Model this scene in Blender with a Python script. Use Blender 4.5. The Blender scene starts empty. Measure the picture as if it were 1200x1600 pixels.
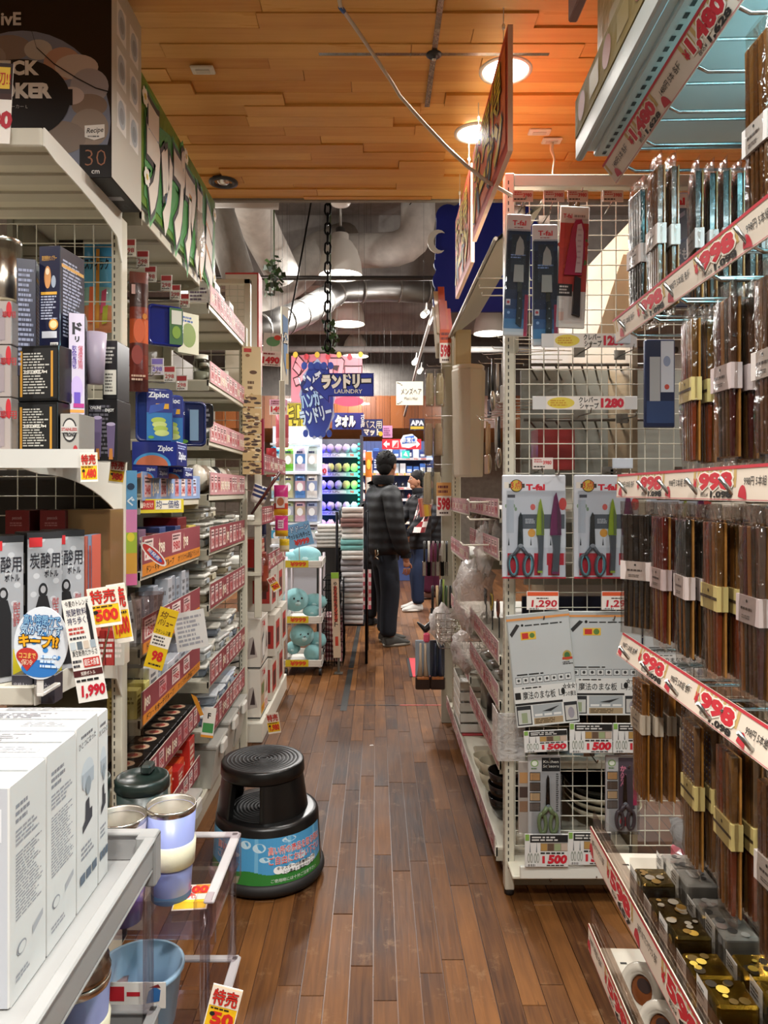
import bpy,math,random
from mathutils import Vector,Matrix,noise

S=bpy.context.scene
ROOTCOL=S.collection
PI=math.pi
random.seed(7)
rnd=random.random
def ru(a,b):return a+(b-a)*rnd()

# ------------------------------------------------------------------ camera, world, lights, exposure
F0,VX,VY,CH=1150.0,588.0,767.0,1.48      # focal length and vanishing point in 1200x1600 pixels, eye height in metres
cam=bpy.data.cameras.new('camera')
cam.sensor_fit='AUTO';cam.sensor_width=36.0;cam.lens=36.0*F0/1600.0
cam.shift_x=(600-VX)/1600.0;cam.shift_y=(VY-800)/1600.0
cam.clip_start=0.05;cam.clip_end=100
camo=bpy.data.objects.new('camera',cam);ROOTCOL.objects.link(camo)
camo.location=(0,0,CH);camo.rotation_euler=(PI/2,0,0)
S.camera=camo
S.view_settings.view_transform='Standard';S.view_settings.look='None'
S.view_settings.gamma=1.0;S.view_settings.use_curve_mapping=False
S.view_settings.exposure=0.12
S.cycles.use_denoising=True
S.cycles.max_bounces=7;S.cycles.transparent_max_bounces=24
S.cycles.diffuse_bounces=3;S.cycles.glossy_bounces=3;S.cycles.transmission_bounces=4
S.cycles.sample_clamp_indirect=6.0
S.cycles.caustics_reflective=False;S.cycles.caustics_refractive=False

W=bpy.data.worlds.new('world');S.world=W;W.use_nodes=True
W.node_tree.nodes['Background'].inputs['Color'].default_value=(1.0,0.93,0.84,1)
W.node_tree.nodes['Background'].inputs['Strength'].default_value=0.30

def lamp(kind,name,loc,power,color=(1,.86,.68),size=.15,target=None,parent=None,**kw):
    l=bpy.data.lights.new(name,kind);l.energy=power;l.color=color
    if kind=='AREA':
        l.shape=kw.get('shape','DISK');l.size=size
        if 'size_y' in kw:l.size_y=kw['size_y']
        if 'spread' in kw:l.spread=kw['spread']
    else:
        l.shadow_soft_size=size
        if kind=='SPOT':l.spot_size=kw.get('cone',2.2);l.spot_blend=.8
    o=bpy.data.objects.new(name,l);ROOTCOL.objects.link(o);o.location=loc
    if target is not None:
        o.rotation_euler=(Vector(target)-Vector(loc)).to_track_quat('-Z','Y').to_euler()
    return o
# ceiling lamps, seen ones and added fill ones (their fittings are built further down at the same places)
CEIL=3.05
DOWNLIGHTS=[(.478,2.723),(.437,3.20),(-.40,.75),(.25,.70),(-.45,-.5),(.46,-.5),(-2.1,.9),(2.1,.9),(-2.1,2.7),(2.1,2.7)]  # all after the first pair are unseen, added to fill in light
SLAB=5.0
PENDANTS=[(-.37,7.6,3.70),(-.38,9.9,3.72),(-.36,12.6,3.78)]
for i,(x,y)in enumerate(DOWNLIGHTS):
    lamp('AREA','downlight_lamp',(x,y,CEIL-.025),(27,27,15,18,55,52,30,30,30,30)[i],(1,.965,.91),.15,(x,y,0),spread=2.7)
for x,y,z in PENDANTS:
    lamp('AREA','pendant_lamp_bulb',(x,y,z-.01),110,(1,.97,.93),.40,(x,y,0))
for x,y in((2.7,5.2),(1.9,7.6),(-2.1,5.6),(-2.1,8.4),(1.6,10.4),(-1.9,11.4)):    # more pendants, added over the neighbouring aisles for light
    PENDANTS.append((x,y,3.70));lamp('AREA','pendant_lamp_bulb',(x,y,3.69),85,(1,.97,.93),.40,(x,y,0))

for x,y,tx,ty in((.75,8.2,-1.6,6.2),(-2.6,4.6,-.4,8.2),(2.9,5.7,-.5,8.4)):      # added fill spots, not on the track, that brighten the ducts
    lamp('SPOT','duct_fill_spot',(x,y,3.3),110,(1,.95,.90),.05,(tx,ty,4.1),cone=2.4)
# ------------------------------------------------------------------ colour and mesh helpers
_lin={}
def H(c):
    if isinstance(c,tuple):return c
    if c not in _lin:
        r=[int(c[i:i+2],16)/255 for i in(1,3,5)]
        _lin[c]=tuple(x/12.92 if x<=.04045 else((x+.055)/1.055)**2.4 for x in r)
    return _lin[c]
def at(px,py,Y):return Vector(((px-VX)/F0*Y,Y,CH+(VY-py)/F0*Y))
def sx(px,Y):return(px-VX)/F0*Y
def sz(py,Y):return CH+(VY-py)/F0*Y

def frame(o,u,v):
    u=Vector(u);v=Vector(v);n=u.cross(v)
    return Matrix(((u.x,v.x,n.x,o[0]),(u.y,v.y,n.y,o[1]),(u.z,v.z,n.z,o[2]),(0,0,0,1)))
X_,Y_,Z_=Vector((1,0,0)),Vector((0,1,0)),Vector((0,0,1))
def FF(x,y,z):return frame((x,y,z),X_,Z_)            # a face that looks towards -Y
def FR(x,y,z):return frame((x,y,z),Y_,Z_)            # a face that looks towards +X
def FL(x,y,z):return frame((x,y,z),-Y_,Z_)           # a face that looks towards -X
def FT(x,y,z):return frame((x,y,z),X_,Y_)            # a face that looks up
def T3(x,y,z,rz=0,rx=0,ry=0):
    return Matrix.Translation((x,y,z))@Matrix.Rotation(rz,4,'Z')@Matrix.Rotation(ry,4,'Y')@Matrix.Rotation(rx,4,'X')

_tc={}
def glyphs(s,off):
    k=(s,round(off,3))
    if k not in _tc:
        c=bpy.data.curves.new('t','FONT');c.body=s;c.resolution_u=2;c.offset=off;c.fill_mode='FRONT'
        o=bpy.data.objects.new('t',c);m=o.to_mesh()
        vs=[(v.co.x,v.co.y)for v in m.vertices];fs=[tuple(p.vertices)for p in m.polygons]
        fs=[f if sum(vs[f[i]][0]*vs[f[(i+1)%len(f)]][1]-vs[f[(i+1)%len(f)]][0]*vs[f[i]][1]for i in range(len(f)))>0 else f[::-1]for f in fs]
        bpy.data.objects.remove(o);bpy.data.curves.remove(c)
        if vs:
            b=(min(v[0]for v in vs),max(v[0]for v in vs),min(v[1]for v in vs),max(v[1]for v in vs))
        else:b=(0,1,0,1)
        _tc[k]=(vs,fs,b)
    return _tc[k]

class MB:
    def __init__(s):s.v=[];s.f=[];s.c=[];s.m=[];s.sm=[];s.M=None;s.eps=.0006;s.k=0
    def p(s,co):
        co=Vector(co)
        s.v.append(s.M@co if s.M is not None else co);return len(s.v)-1
    def face(s,idx,col,fin='paper',sm=False):
        s.f.append(tuple(idx));s.c.append(H(col));s.m.append(fin);s.sm.append(sm)
    def poly(s,pts,col,fin='paper',sm=False):s.face([s.p(q)for q in pts],col,fin,sm);return s
    # solids
    def box(s,x0,x1,y0,y1,z0,z1,col,fin='paper',skip=''):
        i=[s.p(q)for q in((x0,y0,z0),(x1,y0,z0),(x1,y1,z0),(x0,y1,z0),(x0,y0,z1),(x1,y0,z1),(x1,y1,z1),(x0,y1,z1))]
        for nme,q in(('b',(3,2,1,0)),('t',(4,5,6,7)),('f',(0,1,5,4)),('k',(2,3,7,6)),('r',(1,2,6,5)),('l',(3,0,4,7))):
            if nme not in skip:s.face([i[k]for k in q],col,fin)
        return s
    def rbox(s,x0,x1,y0,y1,z0,z1,col,fin='paper',r=.002):
        r=min(r,(x1-x0)*.45,(y1-y0)*.45,(z1-z0)*.45)
        X,Y,Z=(x0,x1),(y0,y1),(z0,z1);idx={}
        for a in(0,1):
            for b in(0,1):
                for c in(0,1):
                    x,y,z=X[a],Y[b],Z[c];dx,dy,dz=(r,-r)[a],(r,-r)[b],(r,-r)[c]
                    idx[a,b,c,'x']=s.p((x,y+dy,z+dz));idx[a,b,c,'y']=s.p((x+dx,y,z+dz));idx[a,b,c,'z']=s.p((x+dx,y+dy,z))
        q=lambda*k:[idx[t]for t in k]
        fl=lambda L,f:L if f else L[::-1]
        for a in(0,1):
            s.face(fl(q((a,0,0,'x'),(a,1,0,'x'),(a,1,1,'x'),(a,0,1,'x')),a),col,fin)
            s.face(fl(q((0,a,0,'y'),(0,a,1,'y'),(1,a,1,'y'),(1,a,0,'y')),a),col,fin)
            s.face(fl(q((0,0,a,'z'),(1,0,a,'z'),(1,1,a,'z'),(0,1,a,'z')),a),col,fin)
            for b in(0,1):
                s.face(fl(q((a,b,0,'x'),(a,b,0,'y'),(a,b,1,'y'),(a,b,1,'x')),a==b),col,fin)
                s.face(fl(q((a,0,b,'x'),(a,1,b,'x'),(a,1,b,'z'),(a,0,b,'z')),a!=b),col,fin)
                s.face(fl(q((0,a,b,'y'),(1,a,b,'y'),(1,a,b,'z'),(0,a,b,'z')),a==b),col,fin)
                for c in(0,1):
                    s.face(fl(q((a,b,c,'x'),(a,b,c,'y'),(a,b,c,'z')),(a+b+c)%2),col,fin)
        return s
    def cyl(s,p0,p1,r0,r1=None,n=12,col='#888888',fin='plastic',caps='01',sm=True):
        p0,p1=Vector(p0),Vector(p1);r1=r0 if r1 is None else r1
        d=(p1-p0).normalized();a=d.orthogonal().normalized();b=d.cross(a)
        A=[];B=[]
        for k in range(n):
            t=2*PI*k/n;e=a*math.cos(t)+b*math.sin(t)
            A.append(s.p(p0+e*r0));B.append(s.p(p1+e*r1))
        for k in range(n):
            j=(k+1)%n;s.face((A[k],A[j],B[j],B[k]),col,fin,sm)
        if '0' in caps:s.face(A[::-1],col,fin)
        if '1' in caps:s.face(B,col,fin)
        return s
    def tube(s,pts,r,n=8,col='#888888',fin='plastic',caps=True):
        pts=[Vector(q)for q in pts];rs=r if isinstance(r,(list,tuple))else[r]*len(pts);rings=[]
        a=None
        for i,q in enumerate(pts):
            d=(pts[min(i+1,len(pts)-1)]-pts[max(i-1,0)]).normalized()
            a=d.orthogonal().normalized()if a is None else(a-d*a.dot(d)).normalized()
            b=d.cross(a)
            rings.append([s.p(q+(a*math.cos(2*PI*k/n)+b*math.sin(2*PI*k/n))*rs[i])for k in range(n)])
        for A,B in zip(rings,rings[1:]):
            for k in range(n):
                j=(k+1)%n;s.face((A[k],A[j],B[j],B[k]),col,fin,True)
        if caps:s.face(rings[0][::-1],col,fin);s.face(rings[-1],col,fin)
        return s
    def lathe(s,prof,n=24,col='#888888',fin='plastic',sm=True,o=(0,0,0),cols=None,ex=1.0,fins=None):
        """profile of (radius, height), bottom outside first, turned about a vertical axis at o"""
        rings=[]
        for r,z in prof:
            if r<1e-5:rings.append([s.p((o[0],o[1],o[2]+z))])
            else:rings.append([s.p((o[0]+r*math.cos(2*PI*k/n),o[1]+r*ex*math.sin(2*PI*k/n),o[2]+z))for k in range(n)])
        for i,(A,B)in enumerate(zip(rings,rings[1:])):
            c=cols[i]if cols else col;f=fins[i]if fins else fin
            for k in range(n):
                j=(k+1)%n
                if len(A)==1 and len(B)==1:continue
                if len(A)==1:s.face((A[0],B[j],B[k]),c,f,sm)
                elif len(B)==1:s.face((A[k],A[j],B[0]),c,f,sm)
                else:s.face((A[k],A[j],B[j],B[k]),c,f,sm)
        return s
    def blob(s,c,r,n=14,m=9,col='#888888',fin='fabric',wob=0,seed=0,f=3.0):
        rings=[]
        for i in range(m+1):
            ph=-PI/2+PI*i/m;ring=[]
            for k in range(n):
                t=2*PI*k/n;q=Vector((math.cos(ph)*math.cos(t),math.cos(ph)*math.sin(t),math.sin(ph)))
                w=1+(wob*noise.noise(q*f+Vector((seed,seed*1.7,0)))if wob else 0)
                ring.append(s.p((c[0]+q.x*r[0]*w,c[1]+q.y*r[1]*w,c[2]+q.z*r[2]*w)))
                if i in(0,m):break
            rings.append(ring)
        for A,B in zip(rings,rings[1:]):
            for k in range(n):
                j=(k+1)%n
                if len(A)==1:s.face((A[0],B[j],B[k]),col,fin,True)
                elif len(B)==1:s.face((A[k],A[j],B[0]),col,fin,True)
                else:s.face((A[k],A[j],B[j],B[k]),col,fin,True)
        return s
    def prism(s,pts,d,col,fin='paper',side=None,back=True):
        """outline in the local XY plane (counter-clockwise), front at z=0, body to z=-d"""
        A=[s.p((x,y,0))for x,y in pts];B=[s.p((x,y,-d))for x,y in pts];n=len(pts)
        s.face(A,col,fin)
        if back:s.face(B[::-1],side or col,fin)
        for k in range(n):
            j=(k+1)%n;s.face((A[j],A[k],B[k],B[j]),side or col,fin)
        return s
    # flat print, in the local XY plane of s.M; L is the print layer
    def lay(s,L):s.k=(s.k+1)%64;return(L+s.k*.009)*s.eps
    def R(s,x0,y0,x1,y1,col,L=1,fin='paper'):
        z=s.lay(L);return s.poly(((x0,y0,z),(x1,y0,z),(x1,y1,z),(x0,y1,z)),col,fin)
    def PG(s,pts,col,L=1,fin='paper'):
        z=s.lay(L);return s.poly([(x,y,z)for x,y in pts],col,fin)
    def D(s,x,y,rx,ry=None,col='#ffffff',L=1,n=20,fin='paper',a0=0,a1=2*PI):
        ry=rx if ry is None else ry
        return s.PG([(x+rx*math.cos(a0+(a1-a0)*k/n),y+ry*math.sin(a0+(a1-a0)*k/n))for k in range(n)],col,L,fin)
    def TX(s,t,x,y,h,col='#111111',bold=.0,al='c',w=None,L=2,fin='paper',out=None,outw=.07,slant=0,rot=0,vert=False):
        """one line of lettering of cap height about h; w squeezes it to a width; out draws an outline below it"""
        if vert:
            for i,ch in enumerate(t):s.TX(ch,x,y-i*h*1.12,h,col,bold,'c',w,L,fin,out,outw,slant)
            return s
        kanji=any('\u3400'<ch<'\ufaff' for ch in t)
        if kanji:                                       # dense signs: no glyph offset, the outline is a ring of shifted copies
            bold=min(bold,.006)
            if out:
                for q in range(6):a=q*PI/3;s._tx(t,x+math.cos(a)*outw*h*.9,y+math.sin(a)*outw*h*.9,h,out,bold,al,w,L+q*.05,fin,slant,rot,bold)
                L+=1
        elif out:
            s._tx(t,x,y,h,out,bold+outw,al,w,L,fin,slant,rot,bold);L+=1
        return s._tx(t,x,y,h,col,bold,al,w,L,fin,slant,rot,bold)
    def _tx(s,t,x,y,h,col,bold,al,w,L,fin,slant,rot,refb):
        vs,fs,b=glyphs(t,bold);rb=glyphs(t,refb)[2]
        k=h/.72;kx=k
        tw=(rb[1]-rb[0])*k
        if w:kx=k*w/max(tw,1e-6);tw=w
        cx={'c':(rb[0]+rb[1])/2,'l':rb[0],'r':rb[1]}[al];cr,sr=math.cos(rot),math.sin(rot)
        i0=len(s.v)
        for vx,vy in vs:
            qx=(vx-cx)*kx+slant*vy*k;qy=vy*k
            s.p((x+qx*cr-qy*sr,y+qx*sr+qy*cr,L*s.eps))
        for f in fs:s.face([i0+a for a in f],col,fin)
        return s
    def BARS(s,x0,y0,x1,y1,rows,col='#333333',L=2,fill=.55,seed=None,gap=.15):
        """lines of print too small to read"""
        g=random.Random(seed if seed is not None else len(s.f));dy=(y1-y0)/rows
        for i in range(rows):
            y=y1-(i+1)*dy+dy*(1-fill)/2;x=x0;e=x1-(x1-x0)*g.random()*.35
            while x<e:
                l=(x1-x0)*(.06+.22*g.random());s.R(x,y,min(x+l,e),y+dy*fill,col,L);x+=l+(x1-x0)*gap*.25
        return s
    def CODE(s,x0,y0,x1,y1,L=2):
        s.R(x0,y0,x1,y1,'#f4f2ee',L);n=11;w=(x1-x0)/(n+1)
        for k in range(n):s.R(x0+w*(k+.6),y0+(y1-y0)*.12,x0+w*(k+.6)+w*(.3+.5*((k*7)%3)/2),y1-(y1-y0)*.08,'#1c1c1c',L+1)
        return s
    def wires(s,x0,x1,z0,z1,y,px,pz,r=.0022,col='#dcd8c8',fin='paint'):
        nx=max(1,round((x1-x0)/px));nz=max(1,round((z1-z0)/pz))
        for k in range(nx+1):x=x0+(x1-x0)*k/nx;s.cyl((x,y,z0),(x,y,z1),r,n=5,col=col,fin=fin,caps='')
        for k in range(nz+1):z=z0+(z1-z0)*k/nz;s.cyl((x0,y-r*1.6,z),(x1,y-r*1.6,z),r,n=5,col=col,fin=fin,caps='')
        return s

# ------------------------------------------------------------------ materials: one per finish, tinted by the 'Col' attribute
MATS={}
def newmat(name):
    m=bpy.data.materials.new(name);m.use_nodes=True;nt=m.node_tree
    for n in list(nt.nodes):nt.nodes.remove(n)
    out=nt.nodes.new('ShaderNodeOutputMaterial')
    def N(t,**kw):
        n=nt.nodes.new(t)
        for k,v in kw.items():
            if k.startswith('i_'):
                key=k[2:];n.inputs[int(key)if key.isdigit()else key.replace('_',' ')].default_value=v
            else:setattr(n,k,v)
        return n
    return m,nt,N,nt.links.new,out
def finish(name,rough,metal=0,bump=0,bscale=40,var=.06,vscale=6,coat=0,spec=.5,sheen=0,sss=0,aniso=None):
    m,nt,N,K,out=newmat(name);b=N('ShaderNodeBsdfPrincipled');K(b.outputs[0],out.inputs[0])
    a=N('ShaderNodeAttribute',attribute_name='Col');tc=N('ShaderNodeTexCoord')
    nz=N('ShaderNodeTexNoise',i_Scale=vscale,i_Detail=3.0);K(tc.outputs['Object'],nz.inputs['Vector'])
    mr=N('ShaderNodeMapRange');mr.inputs['To Min'].default_value=1-var;mr.inputs['To Max'].default_value=1+var;K(nz.outputs['Fac'],mr.inputs['Value'])
    mx=N('ShaderNodeVectorMath',operation='SCALE');K(a.outputs['Color'],mx.inputs[0]);K(mr.outputs[0],mx.inputs['Scale']);K(mx.outputs[0],b.inputs['Base Color'])
    b.inputs['Metallic'].default_value=metal;b.inputs['Specular IOR Level'].default_value=spec;b.inputs['Coat Weight'].default_value=coat
    b.inputs['Sheen Weight'].default_value=sheen
    rr=N('ShaderNodeMapRange');rr.inputs['To Min'].default_value=max(.02,rough-.06);rr.inputs['To Max'].default_value=min(1,rough+.06);K(nz.outputs['Fac'],rr.inputs['Value']);K(rr.outputs[0],b.inputs['Roughness'])
    if bump:
        n2=N('ShaderNodeTexNoise',i_Scale=bscale,i_Detail=3.0);K(tc.outputs['Object'],n2.inputs['Vector'])
        bp=N('ShaderNodeBump',i_Strength=bump,i_Distance=.004);K(n2.outputs['Fac'],bp.inputs['Height']);K(bp.outputs[0],b.inputs['Normal'])
    if name=='quilt':
        w=N('ShaderNodeTexWave',bands_direction='Z',i_Scale=3.2,i_Distortion=1.2,i_Detail=1.0);K(tc.outputs['Object'],w.inputs['Vector'])
        b2=N('ShaderNodeBump',i_Strength=.35,i_Distance=.02);K(w.outputs['Fac'],b2.inputs['Height']);K(bp.outputs[0],b2.inputs['Normal']);K(b2.outputs[0],b.inputs['Normal'])
    MATS[name]=m
finish('quilt',.62,bump=.4,bscale=30,var=.2,vscale=14,spec=.35)
finish('paper',.55);finish('card',.32,coat=.15);finish('plastic',.32,bump=.03);finish('gloss',.14,coat=.4)
finish('paint',.42,bump=.05,bscale=120,var=.05);finish('metal',.24,1,bump=.02,var=.1);finish('dullmetal',.42,1,bump=.05,var=.12)
finish('fabric',.92,bump=.6,bscale=160,var=.16,sheen=.2);finish('rubber',.6,bump=.15,bscale=90);finish('skin',.5,bump=.08,bscale=60)
finish('cloth',.8,bump=.5,bscale=26,var=.2,vscale=14,spec=.3);finish('ceramic',.12,coat=.3,var=.03);finish('leaf',.5,var=.3);finish('rough',.9,bump=1.0,bscale=24,var=.3,vscale=9,spec=.2)
finish('foil',.22,1,bump=.5,bscale=46,var=.15);finish('crinkle',.3,bump=.8,bscale=22,var=.12,coat=.3);finish('lacquer',.2,bump=.08,bscale=90,var=.3,vscale=60,coat=.3)
def clearmat(name,base,edge,rough,bump=0,bscale=20,milky=None):
    """thin clear plastic: mostly see-through, mirror-like towards grazing angles, with a little milkiness"""
    m,nt,N,K,out=newmat(name);a=N('ShaderNodeAttribute',attribute_name='Col')
    t=N('ShaderNodeBsdfTransparent');mx=N('ShaderNodeMixShader');K(a.outputs['Color'],t.inputs[0])
    if milky is None:
        g=N('ShaderNodeBsdfGlossy',i_Roughness=rough);g.inputs['Color'].default_value=(1,1,1,1)
    else:g=N('ShaderNodeBsdfPrincipled',i_Roughness=rough);K(a.outputs['Color'],g.inputs['Base Color'])
    lw=N('ShaderNodeLayerWeight',i_Blend=.25);mr=N('ShaderNodeMapRange');mr.inputs['To Min'].default_value=base;mr.inputs['To Max'].default_value=edge
    K(lw.outputs['Fresnel' if milky is None else 'Facing'],mr.inputs['Value']);K(mr.outputs[0],mx.inputs[0]);K(t.outputs[0],mx.inputs[1]);K(g.outputs[0],mx.inputs[2]);K(mx.outputs[0],out.inputs[0])
    if bump:
        tc=N('ShaderNodeTexCoord');n2=N('ShaderNodeTexNoise',i_Scale=bscale,i_Detail=2.0,i_Distortion=1.0);K(tc.outputs['Object'],n2.inputs['Vector'])
        bp=N('ShaderNodeBump',i_Strength=bump,i_Distance=.01);K(n2.outputs['Fac'],bp.inputs['Height']);K(bp.outputs[0],g.inputs['Normal'])
    MATS[name]=m
clearmat('clear',.02,.32,.06);clearmat('film',.03,.45,.16,.9,30);clearmat('frost',.5,.95,.35,milky=1);clearmat('bagfilm',.26,.85,.2,1.0,34,milky=1)
def emitmat(name,strength):
    m,nt,N,K,out=newmat(name);e=N('ShaderNodeEmission',i_Strength=strength);a=N('ShaderNodeAttribute',attribute_name='Col');K(a.outputs['Color'],e.inputs[0]);K(e.outputs[0],out.inputs[0]);MATS[name]=m
emitmat('lamp',9.0);emitmat('tube',45.0);emitmat('led',2.2);emitmat('screen',.9)
def woodmat(name,cols,axis,gscale,rough,bump,wear=0,coat=0,spec=.4,vary=.55):
    """boards: every object takes its own tone, grain runs along the axis, in world space so alike boards differ"""
    m,nt,N,K,out=newmat(name);b=N('ShaderNodeBsdfPrincipled');K(b.outputs[0],out.inputs[0])
    oi=N('ShaderNodeObjectInfo');geo=N('ShaderNodeNewGeometry')
    off=N('ShaderNodeVectorMath',operation='SCALE');cmb=N('ShaderNodeCombineXYZ');[K(oi.outputs['Random'],cmb.inputs[k])for k in range(3)];K(cmb.outputs[0],off.inputs[0]);off.inputs['Scale'].default_value=37.0
    ad=N('ShaderNodeVectorMath',operation='ADD');K(geo.outputs['Position'],ad.inputs[0]);K(off.outputs[0],ad.inputs[1])
    mp=N('ShaderNodeMapping');mp.inputs['Scale'].default_value=(gscale if axis=='y' else gscale*.06,gscale*.06 if axis=='y' else gscale,gscale);K(ad.outputs[0],mp.inputs['Vector'])
    nz=N('ShaderNodeTexNoise',i_Scale=1.0,i_Detail=5.0,i_Distortion=.6);K(mp.outputs[0],nz.inputs['Vector'])
    blot=N('ShaderNodeTexNoise',i_Scale=2.3,i_Detail=3.0);K(ad.outputs[0],blot.inputs['Vector'])
    s1=N('ShaderNodeMath',operation='MULTIPLY_ADD');K(nz.outputs['Fac'],s1.inputs[0]);s1.inputs[1].default_value=.6;s1.inputs[2].default_value=-.30+(.62-vary)*.5
    s2=N('ShaderNodeMath',operation='MULTIPLY_ADD');K(oi.outputs['Random'],s2.inputs[0]);s2.inputs[1].default_value=vary;b.inputs['Specular IOR Level'].default_value=spec;K(s1.outputs[0],s2.inputs[2])
    s3=N('ShaderNodeMath',operation='MULTIPLY_ADD');K(blot.outputs['Fac'],s3.inputs[0]);s3.inputs[1].default_value=.66;K(s2.outputs[0],s3.inputs[2])
    cr=N('ShaderNodeValToRGB');el=cr.color_ramp.elements
    for k,c in enumerate(cols):
        e=el[k]if k<2 else el.new(.5);e.position=k/(len(cols)-1);e.color=H(c)+(1,)
    K(s3.outputs[0],cr.inputs[0]);colout=cr.outputs[0]
    if wear:
        wn=N('ShaderNodeTexNoise',i_Scale=9.0,i_Detail=6.0,i_Roughness=.7);K(geo.outputs['Position'],wn.inputs['Vector'])
        wr=N('ShaderNodeMapRange',i_From_Min=.58,i_From_Max=.72);wr.inputs['To Max'].default_value=wear;K(wn.outputs['Fac'],wr.inputs['Value'])
        mx=N('ShaderNodeMixRGB');K(wr.outputs[0],mx.inputs[0]);K(colout,mx.inputs[1]);mx.inputs[2].default_value=H('#9a7a58')+(1,);colout=mx.outputs[0]
    K(colout,b.inputs['Base Color']);b.inputs['Coat Weight'].default_value=coat
    rr=N('ShaderNodeMapRange');rr.inputs['To Min'].default_value=rough-.1;rr.inputs['To Max'].default_value=rough+.16;K(blot.outputs['Fac'],rr.inputs['Value']);K(rr.outputs[0],b.inputs['Roughness'])
    bp=N('ShaderNodeBump',i_Strength=bump,i_Distance=.003);K(nz.outputs['Fac'],bp.inputs['Height']);K(bp.outputs[0],b.inputs['Normal'])
    MATS[name]=m
woodmat('floorwood',['#180c06','#361d0d','#5b381b','#7d5128'],'y',70,.5,.3,wear=.4,spec=.22,vary=.40)
woodmat('ceilwood',['#b06e2a','#cb8a3c','#da9e4a','#e6b060'],'x',46,.5,.15)
def brickmat(name,c1,c2,mortar,bw,rh,rough):
    m,nt,N,K,out=newmat(name);b=N('ShaderNodeBsdfPrincipled',i_Roughness=rough);K(b.outputs[0],out.inputs[0]);geo=N('ShaderNodeNewGeometry')
    mp=N('ShaderNodeMapping');mp.inputs['Rotation'].default_value=(0,0,PI/2 if bw>0 else 0);K(geo.outputs['Position'],mp.inputs['Vector'])
    t=N('ShaderNodeTexBrick',i_Scale=1.0,i_Mortar_Size=.002,i_Brick_Width=abs(bw),i_Row_Height=rh);K(mp.outputs[0],t.inputs['Vector'])
    for k,c in(('Color1',c1),('Color2',c2),('Mortar',mortar)):t.inputs[k].default_value=H(c)+(1,)
    K(t.outputs[0],b.inputs['Base Color']);MATS[name]=m
brickmat('floorfar','#4e2f1b','#6e482a','#20130a',.75,.0715,.4)
brickmat('ceilfar','#c4823a','#d89848','#4a2810',-.9,.085,.5)

# ------------------------------------------------------------------ objects
def link(o):ROOTCOL.objects.link(o);return o
def meshdata(mb,name):
    me=bpy.data.meshes.new(name);me.from_pydata([tuple(v)for v in mb.v],[],mb.f)
    fins=[]
    for f in mb.m:
        if f not in fins:fins.append(f)
    for f in fins:me.materials.append(MATS[f])
    ix={f:i for i,f in enumerate(fins)}
    me.polygons.foreach_set('material_index',[ix[f]for f in mb.m]);me.polygons.foreach_set('use_smooth',mb.sm)
    ca=me.color_attributes.new('Col','FLOAT_COLOR','CORNER');buf=[]
    for f,c in zip(mb.f,mb.c):buf.extend((c[0],c[1],c[2],1.0)*len(f))
    ca.data.foreach_set('color',buf);me.update();return me
def tag(o,label=None,cat=None,group=None,kind=None):
    if label:o['label']=label
    if cat:o['category']=cat
    if group:o['group']=group
    if kind:o['kind']=kind
    return o
def thing(name,label,cat,loc=(0,0,0),rz=0,group=None,kind=None):
    o=link(bpy.data.objects.new(name,None));o.empty_display_size=.05;o.location=loc;o.rotation_euler=(0,0,rz)
    return tag(o,label,cat,group,kind)
def part(root,name,mb,label=None,world=False,kind=None):
    """a mesh under root; world=True takes the mesh in world coordinates (root, and its parent, unrotated)"""
    if world:
        off=Vector(root.location);q=root.parent
        while q is not None:off+=Vector(q.location);q=q.parent
        mb.v=[v-off for v in mb.v]
    o=link(bpy.data.objects.new(name,meshdata(mb,name)));o.parent=root
    return tag(o,label,kind=kind)
def solo(mb,name,label,cat,group=None,kind=None):
    """a thing that is one mesh, given in world coordinates; its origin goes to the middle of its underside"""
    xs,ys,zs=zip(*[(v.x,v.y,v.z)for v in mb.v]);c=Vector(((min(xs)+max(xs))/2,(min(ys)+max(ys))/2,min(zs)))
    mb.v=[v-c for v in mb.v]
    o=link(bpy.data.objects.new(name,meshdata(mb,name)));o.location=c
    return tag(o,label,cat,group,kind)
def put(mb,name,label,cat,loc,rz=0,group=None):
    o=link(bpy.data.objects.new(name,meshdata(mb,name)));o.location=loc;o.rotation_euler=(0,0,rz);return tag(o,label,cat,group)
def dup(o,loc=None,rz=None,label=None,group=None,parent=None):
    c=link(o.copy())
    if parent is not None:c.parent=parent
    if loc is not None:c.location=loc
    if rz is not None:c.rotation_euler=(0,0,rz)
    if label:c['label']=label
    if group:c['group']=group
    for ch in list(o.children):dup(ch,parent=c)
    return c
def kid(o,mesh_from,name,loc,rz=0):
    c=link(bpy.data.objects.new(name,mesh_from.data));c.parent=o;c.location=loc;c.rotation_euler=(0,0,rz);return c
def hangline(o,dx=0,dy=.004,z=None):
    """a thin line from the top of a hung thing up to the slab"""
    m=MB();m.cyl((dx,dy,z),(dx,dy,SLAB-o.location.z+.003),.0012,n=4,col='#4a4844',caps='');return part(o,'hanging_line',m)
NTH=['first','second','third','fourth','fifth','sixth','seventh','eighth','ninth','tenth','eleventh','twelfth','thirteenth','fourteenth']
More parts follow.
